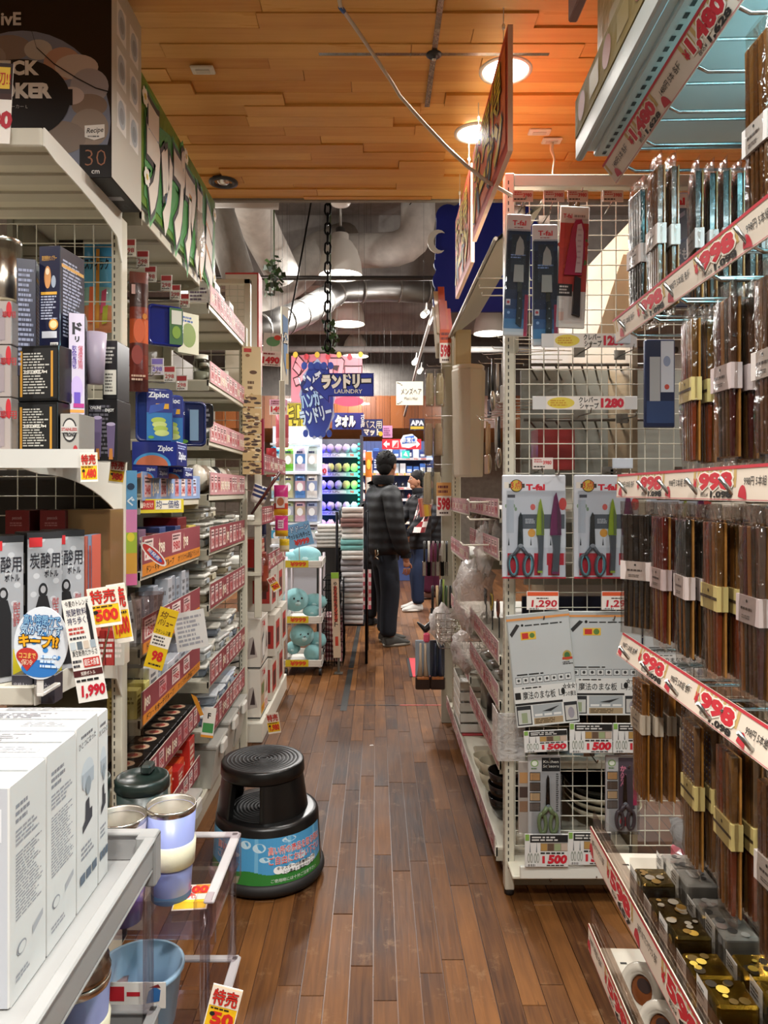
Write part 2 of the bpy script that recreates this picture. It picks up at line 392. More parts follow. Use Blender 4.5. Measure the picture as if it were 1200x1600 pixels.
# ================================================================== THE ROOM
def struct(mb,name,parent=None):
    o=link(bpy.data.objects.new(name,meshdata(mb,name)));o.parent=parent
    if parent is None:o['kind']='structure'
    return o
m=MB();m.box(-4.5,4.5,-2.5,17,-.08,-.006,'#ffffff','floorfar');floor=struct(m,'floor')
m=MB();m.rbox(-.5,.5,-.5,.5,-.0055,0,'#ffffff','floorwood',r=.0012);PLK=meshdata(m,'plank')
PW=.0715;n=0;g=random.Random(3)
for i in range(-13,14):
    y=1.55-g.random()*.6;x=.026+i*PW
    while y<8.0 and n<296:
        l=.45+.5*g.random()+.25*g.random()
        if y+l>1.5:
            o=link(bpy.data.objects.new('plank',PLK));o.parent=floor;o.location=(x,y+l/2,g.uniform(-.0012,0));o.scale=(PW-.0034,l-.0035,1);n+=1
        y+=l
m=MB();m.box(-4.5,4.5,-2.5,3.93,CEIL+.02,CEIL+.12,'#ffffff','ceilfar');ceiling=struct(m,'ceiling')
m=MB();m.rbox(-.5,.5,-.5,.5,-.012,.02,'#ffffff','ceilwood',r=.0015);CPL=meshdata(m,'plank')
y=1.98;g=random.Random(11)
while y<3.90:
    w=.083;x=-1.55-g.random()*.8
    if y+w>3.93:w=3.93-y
    while x<1.5:
        l=.5+.9*g.random()
        o=link(bpy.data.objects.new('plank',CPL));o.parent=ceiling;o.location=(x+l/2,y+w/2,CEIL+g.choice((0,0,.004,-.004,.008)));o.scale=(l-.0015,w-.0015,1)
        x+=l
    y+=w
m=MB();m.box(-4.5,4.5,3.93,3.96,CEIL-.02,SLAB,'#8f8a82','rough');struct(m,'trim_1')          # upstand where the timber ceiling ends
m=MB();m.box(-4.5,4.5,3.96,15.2,SLAB,SLAB+.1,'#8f8a86','rough');struct(m,'ceiling_slab')
for k,(y,z0,w)in enumerate(((9.4,4.1,.3),(11.6,4.0,.25),(7.6,4.72,.3))):
    m=MB();m.box(-4.5,4.5,y,y+w,z0,SLAB,'#a5a09b','rough');struct(m,'beam_trim.%03d'%k)
m=MB();m.box(-4.5,4.5,13.2,13.5,3.15,SLAB,'#625e5a','rough');struct(m,'trim_2')
m=MB()
for k in range(24):m.box(-3+k*.25,-2.756+k*.25,13.15,13.2,2.6,3.18,('#6b3a1a','#7a4520','#5e3216')[k%3],'lacquer')
struct(m,'trim_3')
m=MB();m.box(-4.5,4.5,13.2,17,2.6,2.66,'#ffffff','ceilfar');struct(m,'ceiling_back')
for nme,a in(('wall_left',(-4.6,-4.5,-2.5,17)),('wall_right',(4.5,4.6,-2.5,17)),('wall_back',(-4.5,4.5,17,17.1)),('wall_front',(-4.5,4.5,-2.6,-2.5))):
    m=MB();m.box(*a,0,SLAB+.1,'#a59c90','rough');struct(m,nme)

# floor tape and marks
m=MB()
for(xa,ya,xb,yb,w,c)in((-.245,4.95,-.235,6.1,.045,'#17150f'),(-.232,6.15,-.21,8.2,.042,'#1b1812')):
    m.poly(((xa,ya,.0012),(xa+w,ya,.0012),(xb+w,yb,.0012),(xb,yb,.0012)),c,'rubber')
solo(m,'floor_tape','worn black tape strip running along the aisle floor past the towel rack','tape')
m=MB();x=-.27;g=random.Random(5)
while x<.47:
    l=.05+.12*g.random();m.box(x,min(x+l,.47),5.075,5.089,0,.0014,'#1a130f' if x<.1 or .2<x<.28 else '#b5443c','rubber');x+=l+.008
solo(m,'floor_tape','broken black and red tape line crossing the aisle floor','tape')
m=MB();m.box(.29,.60,5.85,6.5,0,.004,'#c8323c','rubber');m.box(.265,.29,5.85,6.5,0,.0042,'#15110f','rubber')
solo(m,'floor_mat','red floor mat with black border beside the hanging slippers','mat')
m=MB();m.poly(((-.04,4.27,.0012),(-.015,4.275,.0012),(-.02,4.29,.0012),(-.036,4.286,.0012)),'#d8d4cc');solo(m,'paper_scrap','tiny white paper scrap lying on the aisle floor','litter')

# ------------------------------------------------------------------ ceiling fittings
for i,(x,y)in enumerate(DOWNLIGHTS):
    t=thing('ceiling_downlight',('bright round ceiling downlight above the cross of tape','bright round ceiling downlight half behind the orange hanging sign')[i]if i<2 else 'unseen round ceiling downlight added for fill light, number %s'%NTH[i],'downlight',(x,y,CEIL-.012),group='round ceiling downlights')
    m=MB();m.lathe([(.098,0),(.098,-.006),(.086,-.010),(.084,-.004)],32,'#e8e0d2','paint');part(t,'trim_ring',m)
    m=MB();m.lathe([(.084,-.004),(.05,-.007),(0,-.008)],32,'#fff2dc','lamp');part(t,'lens',m,'glowing white lens')
t=thing('ceiling_spotlight','black recessed ceiling spotlight above the green sign','spotlight',(-.769,3.70,CEIL-.012))
m=MB();m.lathe([(.072,0),(.072,-.012),(.05,-.014),(.035,.012),(0,.012)],28,'#14110f','plastic');part(t,'trim_ring',m)
m=MB();m.lathe([(.032,-.006),(.02,-.016),(0,-.018)],20,'#d8d2c8','metal');part(t,'bulb',m)
def plate(x,y,w,d,label,cord=None):
    t=thing('ceiling_socket',label,'socket',(x,y,CEIL-.012));m=MB();m.rbox(-w/2,w/2,-d/2,d/2,-.010,0,'#e9e2d2','plastic',r=.003);part(t,'socket_plate',m)
    m=MB();m.box(-w*.3,w*.3,-d*.22,d*.22,-.013,-.0095,'#d6cebc','plastic');part(t,'outlet_insert',m)
    return t
c=at(317,102,1.57*F0/665);plate(c.x,c.y,.085,.05,'white ceiling socket plate above the black cooker box')
c=at(843,200,1.57*F0/567);plate(c.x,c.y,.095,.05,'white blank ceiling plate beside the orange sign')
c=at(862,214,1.57*F0/553);plate(c.x,c.y,.085,.05,'white ceiling socket with a plug and cord hanging down')
m=MB();m.tube([(c.x,c.y,CEIL-.02),(c.x,c.y,CEIL-.06),(c.x+.012,c.y,CEIL-.10),(c.x+.004,c.y,CEIL-.16),(c.x+.02,c.y,CEIL-.25)],[.009,.008,.004,.004,.004],6,'#e6ddc8','plastic');solo(m,'power_cable','cream power cord hanging from the ceiling plug behind the mesh panel','cord')
# sensor with a cross of clear tape
cx,cy=sx(678,2.62),2.62
t=thing('ceiling_sensor','round black sensor at the middle of a taped cross on the ceiling','sensor',(cx,cy,CEIL-.012))
m=MB();m.lathe([(.028,0),(.028,-.008),(.018,-.014),(.010,-.010),(.010,-.022),(0,-.024)],24,'#171513','plastic');part(t,'housing',m)
m=MB();m.lathe([(.009,-.020),(.005,-.027),(0,-.029)],12,'#bdb8b0','metal');part(t,'sensor_eye',m)
for label,a in(('strip of silver tape running crosswise under the ceiling boards',(-.41,.41,-.009,.009)),('strip of silver tape running along the aisle on the ceiling',(-.010,.010,-.42,.36))):
    m=MB();m.box(cx+a[0],cx+a[1],cy+a[2],cy+a[3],CEIL-.016,CEIL-.0125,'#b8b0a4','foil');solo(m,'ceiling_tape',label,'tape')
pts=[(-.13,2.12,3.03),at(532,10,2.30),at(560,50,2.40),at(590,95,2.5),at(612,128,2.57),at(625,150,2.62),at(660,190,2.58),at(700,232,2.55),at(728,258,2.50),at(760,283,2.5),at(800,306,2.62)]
m=MB();m.tube(pts,.0065,8,'#cdc2b0','plastic');m.tube([Vector(pts[1])+Vector((-.002,0,0)),Vector(pts[1])*.8+Vector(pts[2])*.2],.0075,8,'#2f62a8','plastic')
solo(m,'ceiling_cable','grey cable with a blue band sagging across the timber ceiling','cable')

# ------------------------------------------------------------------ orange hanging signs
def hang_sign(y0,y1,zt0,zt1,zb0,zb1,X,label):
    t=thing('hanging_sign',label,'sign',(X,(y0+y1)/2,zb0))
    m=MB();P=[(X,y1,zb1),(X,y0,zb0),(X,y0,zt0),(X,y1,zt1)]
    Q=[(X+.016,a,b)for _,a,b in P]
    m.poly(P,'#d9481c');m.poly(Q[::-1],'#d9481c')
    for a in range(4):
        b=(a+1)%4;m.poly((P[b],P[a],Q[a],Q[b]),'#f2cdb4')
    part(t,'board',m,world=True)
    L=y1-y0;hgt=zt0-zb0
    m=MB();m.eps=.0012;m.M=FL(X,y1,zb1)
    m.R(.02,.03,L-.02,hgt-.03,'#c83a1c',1);m.R(.03,.04,L-.03,hgt-.04,'#f0742a',2)
    m.TX('お買得',L/2,hgt*.52,hgt*.30,'#f0cc20',.03,w=L*.78,L=5,out='#1a100a',outw=.035);m.TX('バーゲン',L/2,hgt*.14,hgt*.28,'#f0cc20',.07,w=L*.84,L=5,out='#1a100a',outw=.035)
    part(t,'printed_face',m,'orange print with fat yellow lettering',world=True)
    for y in(y0+.12,y1-.12):
        m=MB();m.cyl((X+.008,y,zt0),(X+.008,y,min(CEIL,3.03)),.0014,n=5,col='#d8d4cc',caps='');m.cyl((X+.008,y,zt0+.06),(X+.008,y,zt0+.075),.005,n=6,col='#f0ece2');part(t,'hanging_line',m,world=True)
    return t
X=.40
hang_sign(2.24,3.06,2.90,2.87,2.515,2.515,X,'long orange hanging sign with fat yellow lettering, nearer of the two')
hang_sign(3.12,3.72,2.87,2.84,2.45,2.45,X,'orange hanging sign with yellow lettering, farther one above the aisle')
m=MB();m.M=T3(sx(898,1.9),1.9,2.70);m.rbox(-.012,.012,-.25,.02,0,.32,'#7a5a52','paper',.004);solo(m,'hanging_sign','edge of a hanging sign at the top right above the display','sign')

# blue cloud board
t=thing('cloud_board','blue cloud-shaped board behind the orange hanging signs','board',at(740,487,5.3))
pts=[]
def arc(cx,cy,r,a0,a1,n=8):
    for k in range(n+1):
        a=math.radians(a0+(a1-a0)*k/n);pts.append((cx+r*math.cos(a),cy+r*math.sin(a)))
pxs=lambda x,y:((x-740)/F0*5.3,(487-y)/F0*5.3)
P1=[]
for(x,y,r,a0,a1)in((690,470,14,230,150),(694,438,18,220,140),(692,412,14,220,150),(700,338,19,200,60),(735,332,24,150,40),(775,335,22,150,30),(812,345,26,140,0),(838,380,22,70,-40),(846,420,22,70,-60),(842,465,24,60,-60)):
    c=pxs(x,y);arc(c[0],c[1],r/F0*5.3,a0,a1)
b=[pxs(838,487),pxs(678,487)]
m=MB();m.M=frame(at(740,487,5.3),X_,Z_);m.prism((pts+b)[::-1],.03,'#14228a','paper','#101a68');part(t,'board',m,world=True)
m=MB();m.eps=.004;m.M=frame(at(740,487,5.3),X_,Z_);a=pxs(684,378)
m.prism([(a[0]+.075*math.cos(q)*k+(.028 if k<1 else 0),a[1]+.085*math.sin(q)*k)for k,rng in((1,[1.2+.35*i for i in range(12)]),(.78,[5.0-.38*i for i in range(11)]))for q in rng],-.012,'#efe9dc');part(t,'moon',m,'white crescent at the edge',world=True)

hangline(t,-.1,-.02,.6);hangline(t,.3,-.02,.6)

# ------------------------------------------------------------------ ducts, pipes, pendant lamps
def duct(name,pts,r,col,fin,label,rings=0,cat='duct'):
    t=thing(name,label,cat,pts[0]);m=MB();m.tube(pts,r,20,col,fin);part(t,'duct_body',m,world=True)
    if rings:
        for a,b in zip(pts,pts[1:]):
            a,b=Vector(a),Vector(b);k=max(1,int((b-a).length/rings))
            for i in range(k):
                q=a.lerp(b,(i+.5)/k);d=(b-a).normalized()*.012;m=MB();m.cyl(q-d,q+d,(r if not isinstance(r,list)else r[0])*1.05,n=20,col='#a09c96',fin=fin);part(t,'seam_ring',m,world=True)
    return t
def bend(a,b,c,n=5):
    a,b,c=Vector(a),Vector(b),Vector(c);return[a.lerp(b,k/n).lerp(b.lerp(c,k/n),k/n)for k in range(n+1)]
duct('round_duct',[at(653,285,8.5)]+bend(at(653,345,8.5),at(653,391,8.5),at(600,391,8.6))+[at(548,392,8.8)],.20,'#d0cac2','rough','pale round duct turning an elbow beside the blue board')
duct('round_duct',[at(376,270,5.7),at(392,320,6.2),at(412,370,6.7),at(440,425,7.2)],.17,'#cfc9c0','rough','fat lagged duct sloping down left of the chain')
duct('round_duct',[at(545,372,9.6),at(500,392,9.2),at(455,435,8.8),at(400,475,8.4)],[.23,.23,.22,.2],'#c8c2b8','rough','broad lagged duct passing behind the nearest pendant lamp')
duct('spiral_duct',[at(380,520,6.6),at(430,507,7.0),at(478,487,7.6),at(530,454,8.4),at(600,452,8.6),at(690,456,8.8)],.14,'#8f8d8a','dullmetal','bare metal spiral duct below the lagged ducts',rings=.28)
duct('round_duct',[Vector((at(330,300,5.2).x,5.2,SLAB)),at(340,330,5.2),at(356,380,5.3),at(372,430,5.4)],.12,'#8d8880','rough','grey lagged pipe above the green sign end')
m=MB();m.tube([at(330,313,5.0),at(380,313,5.0),at(435,316,5.05)],.05,12,'#b8b2a8','fabric');solo(m,'pipe','pale flexible hose just beyond the timber ceiling edge','pipe')
m=MB();m.tube([(-4.48,6.95,at(0,433,6.95).z),(4.48,6.95,at(0,436,6.95).z)],.022,10,'#4a4642','dullmetal');solo(m,'pipe','dark horizontal pipe crossing in front of the nearest pendant lamp','pipe')
m=MB();m.tube([(-4.48,9.1,at(0,468,9.1).z),(4.48,9.1,at(0,468,9.1).z)],.03,10,'#6e6a66','dullmetal');solo(m,'pipe','thin grey pipe crossing behind the spiral duct','pipe')
m=MB();m.tube([(-4.48,11,at(0,545,11).z),(4.48,11,at(0,547,11).z)],.05,10,'#7d7975','rough');solo(m,'pipe','grey pipe below the concrete beam near the second pendant','pipe')
for k,(a,b,Y,l)in enumerate((((520,470),(640,320),8.2,'thin brace wire slanting up behind the nearest pendant lamp'),((610,460),(690,360),8.5,'thin brace wire slanting up under the round duct'),((412,315),(412,420),6.0,'thin hanger rod left of the chain'),((545,300),(545,330),7.0,'short hanger rod by the smoke detector'),((610,400),(622,560),9.5,'thin hanger wire behind the beams'),((365,310),(365,440),5.2,'thin hanger rod beside the lagged pipe'))):
    p,q=at(*a,Y),at(*b,Y);q,p=(p,q)if p.z>q.z else(q,p);p=p.lerp(q,(SLAB-p.z)/(q.z-p.z));m=MB();m.cyl(p,q,.006,n=6,col='#3b3834',fin='dullmetal');solo(m,'hanger_rod',l,'rod')
for i,(x,y,z)in enumerate(PENDANTS):
    t=thing('pendant_lamp',('nearest white dome pendant lamp above the aisle','second white dome pendant lamp along the aisle','farthest white dome pendant lamp along the aisle')[i]if i<3 else 'white dome pendant lamp added over a neighbouring aisle, %s of its kind'%NTH[i-3],'pendant lamp',(x,y,z),group='dome pendant lamps')
    m=MB();m.lathe([(.225,0),(.224,.03),(.212,.14),(.175,.26),(.115,.35),(.085,.37),(.085,.43),(0,.43)],28,'#e6e0d6','paint');part(t,'lamp_shade',m)
    m=MB();m.lathe([(.215,.012),(.12,.004),(0,0)],28,'#fff6e6','lamp');part(t,'diffuser',m,'glowing white disc')
    m=MB();m.cyl((0,0,.43),(0,0,SLAB-z+.002),.012,n=8,col='#8a8680',fin='dullmetal');m.lathe([(.05,.43),(.05,.49),(.012,.51)],12,'#4a4744','dullmetal');part(t,'stem',m)
c=at(532,312,6.2);t=thing('smoke_detector','round white smoke detector on a drop rod below the slab','detector',(c.x,c.y,c.z))
m=MB();m.cyl((0,0,-.002),(0,0,SLAB-c.z+.003),.018,n=8,col='#8a8680',fin='dullmetal');part(t,'drop_rod',m)
m=MB();m.lathe([(.09,0),(.09,-.02),(.075,-.045),(.03,-.06),(0,-.06)],20,'#d9d4ca','plastic');part(t,'housing',m)
def chain(x,y,z0,z1,label,col='#191715',L=.095):
    t=thing('hanging_chain',label,'chain',(x,y,z0));k=0;z=z0;lk=None
    m=MB()
    pts=[(math.cos(2*PI*q/10)*.022,0,L*.32*math.sin(2*PI*q/10)+(L*.16 if q<5 else-L*.16))for q in range(10)]
    m.tube(pts+[pts[0]],.0085,5,col,'dullmetal',caps=False)
    while z<z1:
        if lk is None:lk=part(t,'chain_link',m);lk.location=(0,0,0)
        else:o=link(bpy.data.objects.new('chain_link',lk.data));o.parent=t;o.location=(0,0,z-z0);o.rotation_euler=(0,0,PI/2*(k%2))
        z+=L*.78;k+=1
c=at(512,540,5.6);chain(c.x,5.6,c.z,SLAB,'heavy black chain hanging above the laundry sign')
m=MB();a,b=at(440,560,6.6),Vector((at(505,345,7.2).x,7.2,SLAB));m.tube([a,a.lerp(b,.3)-Vector((0,0,.06)),a.lerp(b,.65)-Vector((0,0,.05)),b],.009,6,'#24211e','dullmetal');solo(m,'hanging_chain','thin dark chain slanting up from the blue script board','chain')
def vine(px,py0,py1,Y,w,n,label,seed):
    g=random.Random(seed);c=at(px,py1,Y);t=thing('ivy_garland',label,'garland',c);m=MB();s=MB();s.tube([Vector((at(px,py0,Y).x,Y,SLAB)),at(px,py0,Y),at(px+3,(py0+py1)/2,Y),at(px,py1,Y)],.006,5,'#3d4a22','leaf');part(t,'stem',s,world=True)
    for k in range(n):
        q=at(px+g.uniform(-w,w),g.uniform(py0,py1),Y+g.uniform(-.08,.08));m.M=Matrix.Translation(q)@Matrix.Rotation(g.uniform(0,6),4,'Z')@Matrix.Rotation(g.uniform(-1,1),4,'X')@Matrix.Rotation(g.uniform(0,6),4,'Y')
        s_=.05;m.poly(((0,0,0),(s_*.5,0,s_*.35),(s_*.3,0,s_*.7),(0,.005,s_*1.1),(-s_*.3,0,s_*.7),(-s_*.5,0,s_*.35)),g.choice(('#2f4a20','#3d5c28','#263d1a','#4a6a30')),'leaf')
    m.M=None;part(t,'foliage',m,world=True,kind='stuff')
vine(428,402,462,5.6,13,46,'green ivy garland hanging left of the chain',1);vine(516,505,550,5.66,9,30,'small ivy garland wound round the chain end',2)
# track light spots on the far right
for k,(px,py,Y)in enumerate(((663,491,8.0),(648,566,10.0),(656,580,11.0))):
    c=at(px,py,Y);t=thing('track_spotlight',('small lit spotlight on the track, highest one','small lit spotlight on the track, middle one','small lit spotlight on the track, lowest one')[k],'spotlight',c,group='track spotlights')
    m=MB();m.cyl((-.01,0,-.01),(.03,.10,.05),.035,n=14,col='#d6d2ca',fin='paint',caps='1');m.cyl((.02,.05,.03),(.03,.06,.14),.008,n=6,col='#cfcbc4');part(t,'housing',m)
    m=MB();m.M=frame((-.0105,-.001,-.0105),(.93,-.37,0),(-.14,-.35,.92));m.D(0,0,.032,col='#fff6e8',L=0,fin='lamp');m.M=None;part(t,'lens',m)
m=MB();m.tube([at(690,440,7.0),at(655,560,9.8),at(632,650,12.6)],.02,8,'#b8b4ae','paint');solo(m,'light_track','pale lighting track receding above the right side of the aisle','track')
# ================================================================== LEFT SIDE
IVORY='#cdc8b6'
def slots(m,fr,z0,z1,u,step=.025,w=.004,h=.014,col='#2a2824'):
    m.M=fr;z=z0
    while z<z1:m.R(u-w/2,z,u+w/2,z+h,col,1);z+=step
    m.M=None
def price_tags(m,L,h,seed,step=.085,back='#8d3a42',v0=.12,v1=.88,nums=('198','298','498','398','98','598'),tagcol='#e9d6d2'):
    """a rail insert with one printed price tag after another"""
    g=random.Random(seed);m.R(0,0,L,h,back,1);u=.02
    while u+step*.7<L:
        w=step*g.uniform(.55,.8)
        if g.random()<.8:
            m.R(u,h*v0,u+w,h*v1,g.choice((tagcol,'#dcb9b6','#e6cfc8','#c98f90')),2)
            m.TX(g.choice(nums),u+w*.5,h*(v0+.1),h*.34,'#b3202c',.02,w=w*.8,L=3);m.BARS(u+w*.08,h*.6,u+w*.9,h*(v1-.04),2,'#5a3638',3,seed=seed)
        else:
            m.PG([(u,h*.15),(u+.012,h*.15),(u+.014,h*.5),(u+.006,h*.85),(u,h*.5)],'#e2c9a8',2);m.TX(g.choice(nums),u+.034,h*.25,h*.4,'#f0e4d0',.02,L=2)
        u+=step
def railR(root,X,y0,y1,z0,z1,seed,kind='maroon',tilt=0.0):
    m=MB();m.M=FR(X,y0,z0)@Matrix.Rotation(-tilt,4,'X');L,h=y1-y0,z1-z0
    m.box(0,L,0,h,-.004,0,'#c9bdb2','card')
    if kind=='brand':
        o=h*.30;m.R(0,0,L,o,'#d98528',1)
        m.TX('ドン・キホーテグループ',L*.27,o*.25,o*.5,'#2a1608',.015,w=L*.42,L=2);m.TX('オリジナル商品ブランド',L*.76,o*.25,o*.5,'#2a1608',.015,w=L*.42,L=2)
        m2=m.M;m.M=m2@Matrix.Translation((0,o,0));price_tags(m,L,h-o,seed,.17,'#8e3f47',nums=('980','798','1280'));m.M=m2
    elif kind=='blue':price_tags(m,L,h,seed,.095,'#8aa2cc',nums=('298','348','398'),tagcol='#c9d3ec')
    elif kind=='pink':price_tags(m,L,h,seed,.07,'#c58f92')
    else:price_tags(m,L,h,seed)
    m.M=None;return part(root,'price_rail',m,world=True)

# ------------------------------------------------------------------ end-cap shelving that faces the camera
EX,EY=-.83,2.40
ec=thing('endcap_shelving','ivory end-cap shelving on the left with slotted post and big bracketed shelves','shelving',(-1.3,2.1,0))
m=MB();m.rbox(EX-.034,EX,EY,EY+.055,0,2.375,IVORY,'paint',.003);slots(m,FF(EX-.034,EY,0),.3,2.4,.010);part(ec,'upright',m,world=True)
m=MB();m.rbox(-1.79,-1.756,EY,EY+.055,0,2.43,IVORY,'paint',.003);part(ec,'upright',m,world=True)
m=MB();m.wires(-1.75,EX-.04,.95,2.36,EY+.03,.064,.064,.0019,'#c9c4b2');part(ec,'wire_grid',m,world=True)
def ec_shelf(z,yf,bh,lip=.042,ribs=True):
    m=MB();m.box(-1.80,EX-.004,yf,EY,z-.018,z,IVORY,'paint');m.rbox(-1.80,EX-.004,yf-.012,yf,z-lip,z+.004,'#d5d1c2','paint',.003)
    if ribs:
        for k in range(4):y=yf+(k+.6)*(EY-yf)/4.4;m.box(-1.80,EX-.006,y,y+.06,z-.026,z-.018,'#bdb8a8','paint')
    s=part(ec,'shelf',m,world=True)
    m=MB();m.M=frame((EX+.001,yf-.01,z),Y_,Z_);d=EY-yf+.01;P=[(0,-lip),(d*.12,-lip-.01)]
    for k in range(9):t=k/8;P.append((d*(.12+.80*t),-lip-.01-(bh-lip-.05)*t**2.2))
    P+=[(d,-bh-.03),(d,.004),(0,.004)]
    m.prism(P,.004,'#d9d6cb','paint');part(s,'bracket',m,world=True);return s
s1=ec_shelf(2.384,1.85,.13);s2=ec_shelf(1.574,1.74,.20);s3=ec_shelf(1.0,1.80,.16)
m=MB();m.box(-1.75,EX-.04,EY+.057,EY+.061,1.0,1.55,'#241f1b','paint');part(ec,'back_panel',m,world=True)  # dark sheet added to darken the space behind the grid
m=MB();m.M=FF(-1.05,1.835,2.372);m.box(-.5,.085,0,.045,-.002,0,'#d9d6cc','clear');m.M=None;part(s1,'label_holder',m,world=True)
m=MB();m.box(-1.8,EX,EY-.5,EY+.05,0,.12,IVORY,'paint');part(ec,'base',m,world=True)
m=MB();m.M=FF(-1.06,1.722,1.534);m.R(0,0,.40,.044,'#c9c8c2',0,'card');m.M=None;part(s2,'label_holder',m,world=True)

# big boxed cooker on top
def L_box(name,label,cat,px0,px1,pt,pb,Y,depth,front,fart,sart=None,side=None,rz=0,rad=.002,group=None,top=None,fin='card',tart=None):
    """a carton whose front face fills the given pixel rectangle at distance Y; art functions draw on the faces"""
    x0,x1,z0,z1=sx(px0,Y),sx(px1,Y),sz(pb,Y),sz(pt,Y);w,h=x1-x0,z1-z0
    t=thing(name,label,cat,((x0+x1)/2,Y,z0),rz,group)
    m=MB();m.rbox(-w/2,w/2,0,depth,0,h,side or front,fin,rad);part(t,'carton',m)
    m=MB();m.M=FF(-w/2,-.0002,0);m.R(.001,.001,w-.001,h-.001,front,.5,fin);fart(m,w,h);part(t,'printed_front',m)
    if sart:m=MB();m.M=FR(w/2+.0002,0,0);sart(m,depth,h);part(t,'printed_side',m)
    if tart:m=MB();m.M=FT(-w/2,0,h+.0002);tart(m,w,depth);part(t,'printed_top',m)
    return t
def art_cooker(m,w,h):
    u=lambda px:(px-(-330))/504*w            # picture pixels to face units, the face runs on outside the frame
    s=w/504;V=lambda py:h-(py-(-50))*s*1.0
    m_D=lambda x,y,rx,ry,c,L,n=22:m.PG([(min(w-.002,x+rx*math.cos(2*PI*q/n)),max(.003,y+ry*math.sin(2*PI*q/n)))for q in range(n)],c,L)
    m_D(u(35),V(190),138*s,142*s,'#7d8496',1,40)
    for(px,py,rx,ry,c)in((15,75,34,20,'#8b7a72'),(60,78,22,16,'#b9b2a8'),(98,100,30,26,'#b58f7a'),(120,105,34,20,'#c2b2a6'),(140,135,30,28,'#a39a9a'),(140,165,28,18,'#8a7666'),(140,200,30,30,'#9a8b7e'),(95,215,40,26,'#8d8076'),(60,235,30,20,'#7b7684'),(112,150,20,14,'#c9b8b0'),(-30,90,40,24,'#9b8f86')):m_D(u(px),V(py),rx*s,ry*s,c,2)
    m_D(u(32),V(155),78*s,62*s,'#0d0c0d',4,36);m.R(u(104),V(165),u(114),V(140),'#0d0c0d',4)
    P=[(50,48),(58,75),(85,100),(120,122),(150,138),(172,144)]
    for a,b in zip(P,P[1:]):m.PG([(u(a[0]),V(a[1]+1.5)),(u(b[0]),V(b[1]+1.5)),(u(b[0]),V(b[1]-.5)),(u(a[0]),V(a[1]-.5))],'#111012',5)
    m.TX('STICK',u(62),V(117),21*s,'#ece8e2',.05,'r',L=6);m.TX('COOKER',u(82),V(153),22*s,'#ece8e2',.06,'r',L=6);m.TX('ivE',u(34),V(40),20*s,'#d8d6d2',.03,'r',L=6)
    m.TX('スキーカー L',u(44),V(170),5*s,'#c9c6c0',0,'r',L=6)
    m.PG([(u(133),V(197)),(u(164),V(195)),(u(164),V(215)),(u(148),V(220)),(u(133),V(215))],'#efece6',5);m.TX('Recipe',u(149),V(208),8*s,'#222222',.01,slant=.25,rot=.08,w=26*s,L=6);m.BARS(u(138),V(216),u(160),V(212),1,'#777777',6)
    m.R(u(125),V(278),u(174),V(227),'#0b0a0b',5);m.TX('30',u(150),V(260),27*s,'#9c6a50',-.018,L=6);m.TX('cm',u(150),V(272),8*s,'#f2f0ec',.005,L=6)
def art_cooker_side(m,d,h):
    m.R(.001,.001,d-.001,h-.001,'#b9b4a6',.5)
    for i in range(2):
        for j in range(3):
            x=d*(.16+.42*i);y=h*(.28+.225*(2-j));m.R(x,y,x+d*.30,y+h*.17,'#dedcd6',1);m.D(x+d*.15,y+h*.085,d*.12,h*.07,'#aab2b8',2);m.D(x+d*.15,y+h*.08,d*.07,h*.04,'#8a8f92',3)
ck=L_box('cooker_carton','large black boxed stick cooker lying on the top left shelf','box',-330,174,-50,276.5,2.13,.27,'#121112',art_cooker,art_cooker_side,side='#151415')
m=MB();w_=504/F0*2.13;m.M=frame((-w_/2,.27,-.0004),X_,-Y_);m.R(.002,.002,w_-.002,.266,'#1d1d1f',1);m.TX('ivE',w_-.09,.19,.04,'#55585c',.02,L=2);m.R(w_-.075,.10,w_-.02,.13,'#8f9298',2);m.TX('30',w_-.045,.03,.04,'#333438',.0,L=2);m.M=None;part(ck,'printed_underside',m)
m=MB();m.M=frame(at(-40,222,1.80),X_,Z_)@Matrix.Rotation(-.05,4,'Z');w,h=.086,.196;m.box(0,w,0,h,-.002,0,'#e9e4dc','card');m.R(0,h*.62,w,h,'#2a1714',1);m.R(.005,h*.68,w-.006,h*.95,'#d8b23a',2);m.TX('売切!!',w*.60,h*.74,h*.13,'#b01f24',.05,w=w*.7,L=3);m.R(0,h*.55,w,h*.62,'#3a1e18',1);m.TX('80',w*.72,h*.2,h*.2,'#a81c2c',.05,L=2);m.BARS(.01,.01,w*.9,h*.1,2,'#2a2a2a',2);m.M=None
solo(m,'price_card','large red and white price card cut by the left picture edge on top shelf','price card')

# ------------------------------------------------------------------ second shelf: tumblers and boxes
def dark_text(bg,ink,accent=None,rows=16):
    def f(m,w,h):
        m.BARS(w*.10,h*.08,w*.9,h*.92,rows,ink,2)
        if accent:
            for a in(.06,.22,.82):m.R(w*a,h*.12,w*(a+.035),h*.9,accent,1)
    return f
def art_set(m,w,h):      # upright dark blue tumbler carton
    m.TX('真空断熱タンブラー',w/2,h*.87,h*.035,'#e8b048',.0,w=w*.7,L=2);m.D(w*.42,h*.72,w*.16,h*.10,'#c98d54',2);m.D(w*.70,h*.68,w*.11,h*.055,'#9aa6b8',2);m.D(w*.42,h*.77,w*.09,h*.03,'#e6d2b0',3)
    m.R(w*.1,h*.565,w*.86,h*.59,'#d9a43c',2);m.BARS(w*.1,h*.34,w*.88,h*.56,9,'#aab0c6',2);m.D(w*.70,h*.30,w*.22,h*.05,'#d6983a',2);m.D(w*.70,h*.30,w*.17,h*.035,'#f0d9a0',3);m.R(w*.15,h*.18,w*.86,h*.24,'#c9ccd6',2);m.CODE(w*.55,h*.04,w*.92,h*.14)
